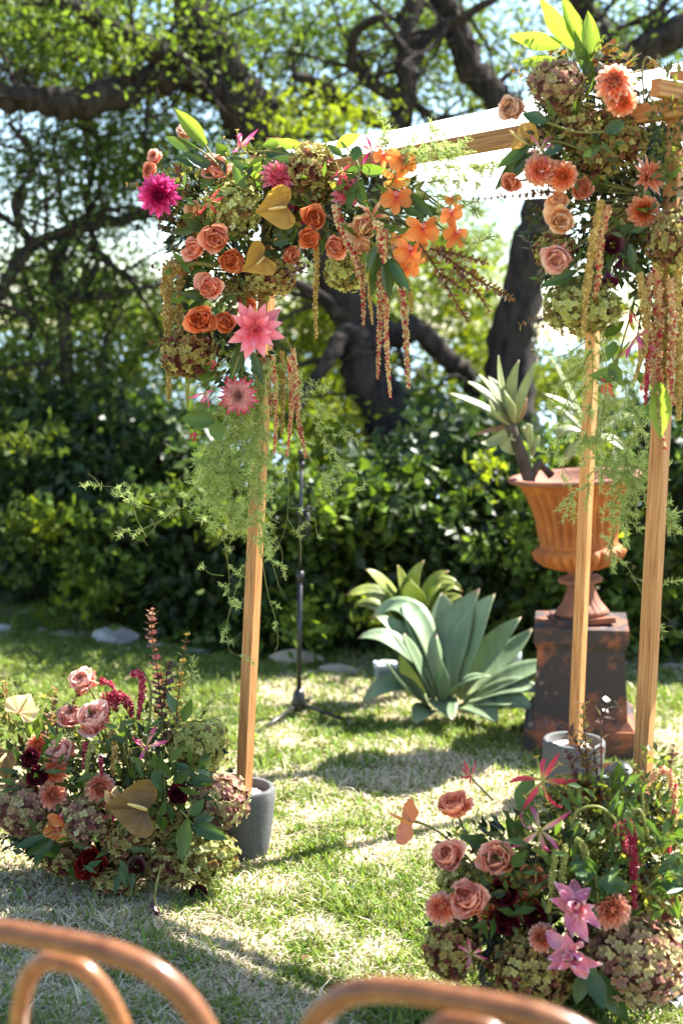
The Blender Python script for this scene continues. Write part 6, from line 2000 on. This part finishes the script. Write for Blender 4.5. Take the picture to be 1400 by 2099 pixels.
# ================================================================== GROUND BOUQUET BESIDE THE POT
DB = 4.22
AB = (255, 1790, 4.26)
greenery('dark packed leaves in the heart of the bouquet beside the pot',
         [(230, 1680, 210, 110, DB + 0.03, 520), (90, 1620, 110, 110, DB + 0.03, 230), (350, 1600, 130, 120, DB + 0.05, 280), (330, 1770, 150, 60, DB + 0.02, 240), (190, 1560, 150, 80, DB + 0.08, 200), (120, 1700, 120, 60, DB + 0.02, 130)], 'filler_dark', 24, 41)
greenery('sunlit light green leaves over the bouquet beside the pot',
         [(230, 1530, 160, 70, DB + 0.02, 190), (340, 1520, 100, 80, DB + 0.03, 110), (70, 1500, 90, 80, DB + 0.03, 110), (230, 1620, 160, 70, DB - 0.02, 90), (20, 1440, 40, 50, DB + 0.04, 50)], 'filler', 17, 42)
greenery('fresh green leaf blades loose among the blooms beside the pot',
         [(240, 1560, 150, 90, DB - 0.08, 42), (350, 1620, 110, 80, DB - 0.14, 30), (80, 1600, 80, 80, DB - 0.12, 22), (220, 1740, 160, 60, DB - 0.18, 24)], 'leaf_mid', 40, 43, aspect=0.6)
for a in (('brown hydrangea head at the outer end of the bouquet beside the pot', 48, 1655, DB - 0.10, 128, 118, 'hyd_mauve'),
          ('pinkish brown hydrangea head below the coral dahlias', 175, 1680, DB - 0.12, 112, 100, 'hyd_mauve'),
          ('green-mauve hydrangea head before the wooden post', 408, 1528, DB - 0.04, 122, 112, 'hyd_green'),
          ('mauve hydrangea head with yellowing florets against the pot', 452, 1640, DB - 0.08, 118, 112, 'hyd_mauve'),
          ('green hydrangea head resting on the grass beside the pot', 424, 1752, DB - 0.16, 126, 112, 'hyd_green'),
          ('brownish hydrangea head behind the red carnation', 262, 1722, DB - 0.12, 110, 86, 'hyd_brown'),
          ('low dark hydrangea head by the burgundy callas', 345, 1770, DB - 0.14, 100, 80, 'hyd_brown'),
          ('lowest olive hydrangea head on the grass', 240, 1812, DB - 0.16, 100, 64, 'hyd_brown'),
          ('shaded olive hydrangea head under the mustard-brown anthurium', 330, 1680, DB - 0.06, 90, 80, 'hyd_brown'),
          ('brown hydrangea head beside the red carnation toward the pale leaves', 130, 1760, DB - 0.12, 90, 70, 'hyd_brown')):
    hydrangea(*a[:6], mat=a[6], anchor=AB)
for a in (('topmost pink rose standing on a long stalk', 178, 1403, DB, 66, -.45, .55, 'pinkrose', 'spir', AB),
          ('pink rose seen from the side beside the larger twin', 150, 1478, DB - 0.02, 56, -.2, .9, 'pinkrose', 'spir', AB),
          ('largest pink rose of the bouquet beside the pot', 200, 1484, DB - 0.06, 76, -.4, .6, 'pinkrose', 'ruff', AB),
          ('slanting pink rose above the coral dahlias', 134, 1552, DB - 0.08, 66, -.6, .6, 'pinkrose', 'spir', AB),
          ('orange rose half behind the mustard-brown anthurium', 260, 1640, DB - 0.10, 48, -.3, .2, 'coral', 'ruff', AB)):
    rose(a[0], a[1], a[2], a[3], a[4], a[5], a[6], a[7], a[8], anchor=a[9])
dahlia('coral dahlia beside the dark scabiosas', 80, 1530, DB - 0.04, 54, -.2, .5, 'dahlia_coral', 'ball', 30, AB)
dahlia('coral dahlia under the slanting pink rose', 112, 1582, DB - 0.10, 58, -.3, .1, 'dahlia_coral', 'ball', 30, AB)
dahlia('pale coral dahlia below the other two', 110, 1630, DB - 0.12, 62, -.3, 0, 'dahlia_pale', 'ball', 32, AB)
dahlia('pale coral dahlia in the middle of the bouquet beside the pot', 206, 1615, DB - 0.12, 64, -.1, .3, 'dahlia_pale', 'ball', 32, AB)
for nm, lb, x, y, s, m_, fx, fy in (('scabiosa', 'upper blackish scabiosa near the folded anthurium', 66, 1558, 40, 'burgundy', -.2, .3), ('scabiosa', 'lower blackish scabiosa near the folded anthurium', 78, 1592, 44, 'burgundy', 0, .1),
                                    ('ranunculus', 'round burgundy ranunculus beside the pot', 363, 1631, 46, 'burgundy', 0, .1), ('carnation', 'deep red carnation low in the bouquet', 188, 1772, 72, 'red', -.1, .1)):
    rose(lb, x, y, DB - 0.14, s, fx, fy, m_, 'ruff', AB, group='dark blooms in the bouquet', name=nm, cat=nm)
calla('open burgundy calla lily facing out below the mustard-brown anthurium', 280, 1776, DB - 0.20, 58, -.1, .1, 'calla', R(100), AB)
calla('burgundy calla lily lying on the grass by the green hydrangea', 405, 1832, DB - 0.20, 58, 0, -.5, 'calla', R(60), AB)
r_ = calla('burgundy calla lily hanging down on a long bent stalk', 318, 1878, DB - 0.30, 60, .2, -2.4, 'calla', R(0))
add_stem(r_, r_.location + Vector((0, 0, 0.03)), P(332, 1775, DB - 0.22), MAT['stem_green'], 0.0035)
anthurium('yellow-pink veined anthurium at the outer top of the bouquet', 45, 1452, DB - 0.04, 72, .15, .3, 'anthurium_pale', R(-35), AB)
anthurium('folded olive-yellow anthurium cut by the picture edge', 14, 1556, DB - 0.10, 84, -.8, .2, 'mustard_brown', R(-170), AB)
anthurium('folded mustard-brown anthurium before the dark leaves', 284, 1658, DB - 0.22, 122, .35, .15, 'mustard_brown', R(75), AB)
anthurium('pale narrow anthurium seen edge-on beside the coral dahlia', 230, 1634, DB - 0.18, 62, 1.5, .1, 'anthurium_pale', R(180), AB)
orchid('upper orange orchid low in the bouquet', 126, 1676, DB - 0.16, 48, .1, .1, 'orchid', .3, AB)
orchid('lower orange orchid low in the bouquet', 116, 1704, DB - 0.17, 48, -.2, -.1, 'orchid', -.4, AB)
gloriosa('pink gloriosa lily among the stalks before the post', 300, 1532, DB - 0.10, 86, 0, .5, 'gloriosa_pink', True, AB, tilt=30)
gloriosa('crimson gloriosa petals behind the pale narrow anthurium', 228, 1664, DB - 0.14, 56, .1, -.2, 'magenta', False, AB, tilt=10, n=4)
tassel('drooping dark red amaranth tip above the gloriosa', [(270, 1385), (288, 1378), (292, 1410), (284, 1475)], 17, 'am_red', DB - 0.02, [(300, 1560), (310, 1420), (290, 1375), (270, 1385)])
tassel('bushy rosy amaranth cluster behind the largest pink rose', [(215, 1450), (240, 1425), (262, 1440), (270, 1470)], 36, 'am_red', DB + 0.02, None, 1.8)
tassel('rosy beaded sprig beside the topmost pink rose', [(205, 1395), (228, 1402), (240, 1425)], 13, 'am_red', DB, None, 2.0)
tassel('dark red strand hanging by the slanting pink rose', [(178, 1520), (174, 1550), (172, 1575)], 13, 'am_red', DB - 0.10)
tassel('yellow-green tassel hanging beside the coral dahlias', [(200, 1522), (186, 1528), (178, 1580), (176, 1640)], 12, 'am_green', DB - 0.12)
tassel('ochre tassel hanging above the pale coral dahlia', [(225, 1500), (236, 1520), (234, 1560), (232, 1590)], 17, 'am_ochre', DB - 0.10, None, 1.5)
tassel('dark red strand between the stalks in the bouquet', [(206, 1550), (210, 1590)], 10, 'am_red', DB - 0.12)
# bundles of bare stalks crossing the middle
root = empty('flower_stalks', P(250, 1600, DB - 0.05), label='sheaf of bare slanting stalks in the bouquet beside the pot', cat='stalks')
inv = rootM(root).inverted()
for i in range(13):
    x0, y0 = 205 + i * 7 + random.uniform(-4, 4), 1508 + random.uniform(-14, 16)
    a, b_ = P(x0, y0, DB - 0.06 + random.uniform(-.05, .05)), P(255 + i * 5, 1625 + random.uniform(-20, 30), DB - 0.04)
    v, f = tube_vf([a, a.lerp(b_, .5) + Vector((random.uniform(-.006, .006), 0, .004)), b_], 0.0022 + 0.0012 * random.random(), 6)
    MB().add(v, f, random.random(), M=inv).build('stalk', MAT['stem_green'], root)
sprig('pale glossy leaf hanging beside the green hydrangea', DB - 0.24, [(384, 1680, 374, 1764, 32, 'leaf_mid')], stem=[(384, 1680), (395, 1640)], wide=True)
sprig('large dark leaf pair before the mauve hydrangea', DB - 0.20, [(396, 1690, 470, 1722, 34), (392, 1672, 420, 1636, 22, 'leaf_mid'), (400, 1680, 440, 1676, 22)], 'leaf_dark', stem=[(396, 1690), (370, 1660)], wide=True)
sprig('blue-green leaf fan at the outer foot of the bouquet', DB - 0.18, [(100, 1715, 30, 1742, 22), (105, 1720, 52, 1752, 24), (112, 1725, 70, 1770, 22), (120, 1715, 100, 1775, 22)], 'leaf_dark', stem=[(100, 1715), (150, 1700)])
sprig('long green leaves between stalks and ranunculus', DB - 0.14, [(325, 1570, 312, 1622, 22), (330, 1590, 322, 1650, 18), (345, 1575, 300, 1560, 18), (350, 1560, 380, 1530, 18, 'leaf_lime'), (355, 1600, 395, 1580, 24, 'leaf_dark'), (350, 1595, 320, 1545, 22)], 'leaf_mid', stem=[(340, 1640), (335, 1580), (330, 1540)])
sprig('dark leaves before the green-mauve hydrangea', DB - 0.12, [(400, 1590, 350, 1560, 22), (410, 1580, 430, 1540, 20, 'leaf_mid'), (390, 1600, 440, 1600, 26), (360, 1460, 345, 1420, 20), (375, 1480, 395, 1430, 22, 'leaf_mid')], 'leaf_dark', stem=[(390, 1620), (390, 1580)])
sprig('upright blade leaves behind the yellow-pink anthurium', DB, [(80, 1510, 74, 1455, 18, 'leaf_mid'), (88, 1515, 100, 1450, 22, 'leaf_mid'), (70, 1515, 52, 1480, 16, 'leaf_lime'), (230, 1690, 200, 1720, 24, 'leaf_dark'), (225, 1530, 215, 1500, 16, 'leaf_mid')], 'leaf_mid', stem=[(80, 1510), (90, 1560)])
twig('tallest dark bronze spike rising from the bouquet beside the pot', [[(340, 1530), (332, 1450), (322, 1370), (312, 1300), (314, 1248)], [(335, 1450), (342, 1390), (348, 1360)]], DB + 0.02, 'leaf_bronze_dark', 19, 9, stem_r=0.0024)
twig('shorter golden spike beside the tallest bronze one', [[(360, 1530), (364, 1450), (372, 1380), (384, 1296)]], DB, 'leaf_gold', 18, 13, stem_r=0.0022)
twig('bronze spike in front of the pink roses', [[(92, 1560), (100, 1490), (110, 1450), (116, 1410)], [(130, 1500), (145, 1460), (160, 1420), (178, 1378)], [(118, 1500), (112, 1470)]], DB - 0.04, 'leaf_bronze', 13, 8)
twig('dark wispy twigs beside the golden spike', [[(350, 1470), (340, 1420), (330, 1380)], [(330, 1470), (300, 1420), (290, 1375)], [(20, 1480), (15, 1430), (12, 1395)]], DB + 0.03, 'leaf_bronze', 13, 9)
fern('pale fern tufts beside the golden spike', [[(370, 1470), (395, 1420), (392, 1372)], [(390, 1480), (430, 1440), (456, 1418)], [(400, 1490), (440, 1470), (475, 1465)], [(360, 1440), (385, 1400), (400, 1385)]], DB + 0.02, 1.5, 13, side=(14, 26))

# ================================================================== GROUND BOUQUET BELOW THE URN
DC = 3.42
AC = (1160, 2010, 3.42)
greenery('dark packed leaves in the heart of the bouquet below the urn',
         [(1150, 1880, 190, 150, DC + 0.05, 560), (1240, 1740, 170, 110, DC + 0.06, 380), (1010, 1890, 120, 100, DC + 0.05, 260), (1330, 1860, 110, 150, DC + 0.04, 260), (1190, 2020, 200, 50, DC, 180), (1060, 1760, 90, 80, DC + 0.06, 130)], 'filler_dark', 30, 51)
greenery('sunlit yellow-green leaves over the bouquet below the urn',
         [(1240, 1670, 170, 80, DC - 0.02, 300), (1340, 1640, 90, 100, DC - 0.02, 200), (1150, 1760, 130, 80, DC - 0.08, 200), (970, 1750, 70, 60, DC - 0.02, 60), (1300, 1780, 120, 80, DC - 0.10, 170), (1080, 1850, 100, 60, DC - 0.08, 70)], 'filler', 19, 52)
greenery('fresh green leaf blades loose among the blooms below the urn',
         [(1240, 1680, 150, 80, DC - 0.10, 46), (1150, 1790, 130, 80, DC - 0.14, 30), (1340, 1760, 80, 110, DC - 0.14, 34), (1010, 1820, 90, 70, DC - 0.08, 16)], 'leaf_mid', 46, 53, aspect=0.6)
for a in (('dark green hydrangea head nearest the open lawn', 926, 1948, DC - 0.06, 118, 118, 'hyd_brown'),
          ('olive hydrangea head below the pink double lily', 1090, 1992, DC - 0.10, 170, 150, 'hyd_brown'),
          ('largest mauve hydrangea head in the bouquet below the urn', 1300, 1965, DC - 0.12, 208, 190, 'hyd_mauve'),
          ('burgundy hydrangea head among the bronze spikes', 1172, 1632, DC + 0.04, 104, 86, 'hyd_brown'),
          ('yellow-green hydrangea head below the bronze spikes', 1260, 1668, DC + 0.03, 130, 84, 'hyd_green'),
          ('green hydrangea head behind the coral rose trio', 1000, 1800, DC + 0.02, 100, 90, 'hyd_green'),
          ('shaded green hydrangea head by the picture edge', 1345, 1832, DC - 0.04, 130, 110, 'hyd_brown'),
          ('light green hydrangea head behind the pink star gloriosa', 1180, 1740, DC, 110, 84, 'hyd_green'),
          ('small olive hydrangea head under the outer coral rose', 935, 1800, DC, 84, 74, 'hyd_green')):
    hydrangea(*a[:6], mat=a[6], anchor=AC)
for a in (('coral rose held highest, seen from below', 936, 1664, DC - 0.02, 78, -.3, 1.0, 'coral', 'ruff', AC),
          ('outer coral rose with green eye facing the lawn', 926, 1760, DC - 0.06, 70, -.4, .35, 'salmon', 'ruff', AC),
          ('big round coral rose beside the dark leaf', 1022, 1766, DC - 0.08, 84, -.1, .15, 'salmon', 'ruff', AC),
          ('front coral rose above the dark green hydrangea', 962, 1846, DC - 0.12, 86, -.2, .25, 'salmon', 'ruff', AC),
          ('coral rose in shade among the burgundy flowers', 1085, 1802, DC - 0.04, 66, .2, .1, 'coral', 'ruff', AC),
          ('rust rose behind the green tassels', 1075, 1860, DC - 0.02, 60, 0, .1, 'orange', 'ruff', AC)):
    rose(a[0], a[1], a[2], a[3], a[4], a[5], a[6], a[7], a[8], anchor=a[9])
dahlia('coral dahlia beside the front coral rose', 905, 1862, DC - 0.10, 70, -.4, .1, 'dahlia_pale', 'ball', 32, AC)
dahlia('pale coral dahlia between pink double lily and red tassel', 1252, 1866, DC - 0.14, 80, .1, .4, 'dahlia_pale', 'ball', 34, AC)
dahlia('dusty coral dahlia half behind the pink double lily', 1112, 1922, DC - 0.14, 62, -.3, .1, 'dahlia_pale', 'ball', 30, AC)
dahlia('coral dahlia peeping behind the front coral rose', 1003, 1876, DC - 0.06, 54, .2, 0, 'dahlia_coral', 'ball', 28, AC)
for lb, x, y, s in (('upper burgundy scabiosa beside the front coral rose', 1032, 1836, 66), ('lower burgundy scabiosa above the olive hydrangea', 1040, 1888, 62), ('dark burgundy scabiosa behind the pink double lily', 1098, 1880, 50)):
    rose(lb, x, y, DC - 0.08, s, -.1, .1, 'burgundy', 'ruff', AC, group='dark blooms in the bouquet', name='scabiosa', cat='scabiosa')
anthurium('orange anthurium on a long stalk leaning over the lawn', 838, 1682, DC - 0.02, 100, -1.9, .15, 'anthurium_orange', R(80), (985, 1790, DC), sp='spadix_orange')
gloriosa('small crimson gloriosa lily held far out over the lawn', 964, 1592, DC, 56, -.4, .5, 'gloriosa_red', True, (1010, 1640, DC + 0.03), tilt=30)
gloriosa('crimson gloriosa lily with curled petals before the grey pot', 1112, 1600, DC - 0.06, 118, -.1, .2, 'gloriosa_red', False, (1150, 1760, DC), tilt=25)
gloriosa('pink star gloriosa lily above the green tassels', 1105, 1702, DC - 0.12, 118, -.2, .1, 'gloriosa_pink', False, (1160, 1800, DC), tilt=10)
gloriosa('little pink gloriosa lily over the dark green hydrangea', 966, 1956, DC - 0.16, 66, -.2, .2, 'gloriosa_pink', True, AC, tilt=20)
double_lily('big pink double lily at the front of the bouquet', 1176, 1866, DC - 0.18, 120, .0, .35, anchor=AC)
double_lily('second pink double lily hanging under the first', 1172, 1950, DC - 0.20, 112, .0, -.4, anchor=AC)
calla('green-tipped lily bud between the pink lily petals', 1162, 1972, DC - 0.24, 48, 0, -2, 'lily_pink', .3, AC)
tassel('bright red amaranth tassel hanging over the mauve hydrangea', [(1286, 1680), (1296, 1720), (1298, 1790), (1300, 1862)], 24, 'am_red', DC - 0.16, [(1330, 1720), (1310, 1660), (1286, 1680)], 1.2)
tassel('rosy amaranth arc falling from the bronze twigs', [(1330, 1600), (1352, 1580), (1374, 1590), (1382, 1660), (1366, 1760)], 20, 'am_mixed', DC - 0.10, [(1318, 1690), (1316, 1620), (1330, 1600)], 1.4)
tassel('green tassel hanging beside the pink star gloriosa', [(1138, 1740), (1132, 1800), (1124, 1872)], 16, 'am_green', DC - 0.16)
tassel('second green tassel beside the first', [(1158, 1730), (1152, 1800), (1146, 1850)], 16, 'am_green', DC - 0.15)
tassel('curled green tassel looping under the bronze spikes', [(1180, 1720), (1196, 1740), (1206, 1780), (1220, 1800)], 18, 'am_green', DC - 0.14, [(1170, 1690), (1185, 1660), (1230, 1655), (1265, 1690), (1262, 1740)])
tassel('wine amaranth cluster behind the red tassel', [(1262, 1690), (1274, 1710), (1282, 1750)], 26, 'am_red', DC - 0.10, None, 1.7)
sprig('translucent green leaf standing before the grey pot', DC - 0.04, [(1066, 1660, 1092, 1585, 42, 'leaf_mid')], stem=[(1066, 1660), (1080, 1720)], wide=True)
sprig('pointed green leaf standing by the black bag', DC + 0.02, [(1262, 1625, 1268, 1562, 36, 'leaf_mid')], stem=[(1262, 1625), (1260, 1680)], wide=True)
sprig('grey-green strap leaves between coral rose and star gloriosa', DC - 0.04, [(1060, 1740, 1032, 1662, 26, 'leaf_dark'), (1070, 1730, 1058, 1660, 24, 'leaf_dark'), (1010, 1735, 932, 1712, 26, 'leaf_dark'), (1078, 1700, 1088, 1640, 20)], 'leaf_mid', stem=[(1070, 1770), (1062, 1730)])
sprig('dark leaf cluster before the pale coral dahlia', DC - 0.16, [(1215, 1800, 1165, 1770, 40), (1222, 1800, 1260, 1836, 36), (1228, 1805, 1290, 1818, 40), (1215, 1790, 1205, 1750, 32), (1050, 1775, 1080, 1740, 28), (1240, 1810, 1220, 1850, 28)], 'leaf_dark', stem=[(1220, 1790), (1225, 1850)], wide=True)
sprig('dark leaves hanging to the grass below the double lily', DC - 0.18, [(1205, 1985, 1235, 2070, 40), (1215, 1990, 1290, 2099, 44), (1190, 1960, 1220, 2000, 34, 'leaf_mid'), (1195, 1995, 1180, 2060, 34)], 'leaf_dark', stem=[(1205, 1985), (1190, 1950)], wide=True)
sprig('broad dark leaves by the picture edge above the mauve hydrangea', DC - 0.12, [(1350, 1790, 1410, 1760, 40), (1355, 1810, 1420, 1815, 44), (1340, 1800, 1372, 1840, 34), (1300, 1700, 1280, 1660, 30, 'leaf_mid')], 'leaf_dark', stem=[(1350, 1800), (1310, 1830)], wide=True)
twig('bronze spike of small round leaves before the grey pot', [[(1220, 1640), (1200, 1570), (1180, 1520), (1150, 1480)], [(1210, 1650), (1180, 1590), (1160, 1540)], [(1230, 1650), (1222, 1580), (1215, 1530)]], DC + 0.02, 'leaf_bronze_dark', 20, 10, stem_r=0.0024)
twig('golden spike before the grey pot', [[(1215, 1650), (1205, 1580), (1198, 1510), (1194, 1440)]], DC, 'leaf_gold', 19, 10, stem_r=0.0024)
twig('bare dark twig with a few leaves at its tip', [[(1232, 1660), (1232, 1560), (1230, 1470)], [(1230, 1475), (1240, 1458), (1246, 1436)]], DC - 0.02, 'leaf_bronze_dark', 19, 30, stem_r=0.003)
twig('orange-bronze twigs by the picture edge', [[(1330, 1700), (1350, 1620), (1372, 1570), (1380, 1530)], [(1350, 1700), (1376, 1640), (1400, 1580)], [(1300, 1700), (1306, 1650), (1320, 1610)], [(1370, 1720), (1390, 1680), (1410, 1650)]], DC + 0.03, 'leaf_bronze', 18, 9, stem_r=0.0022)
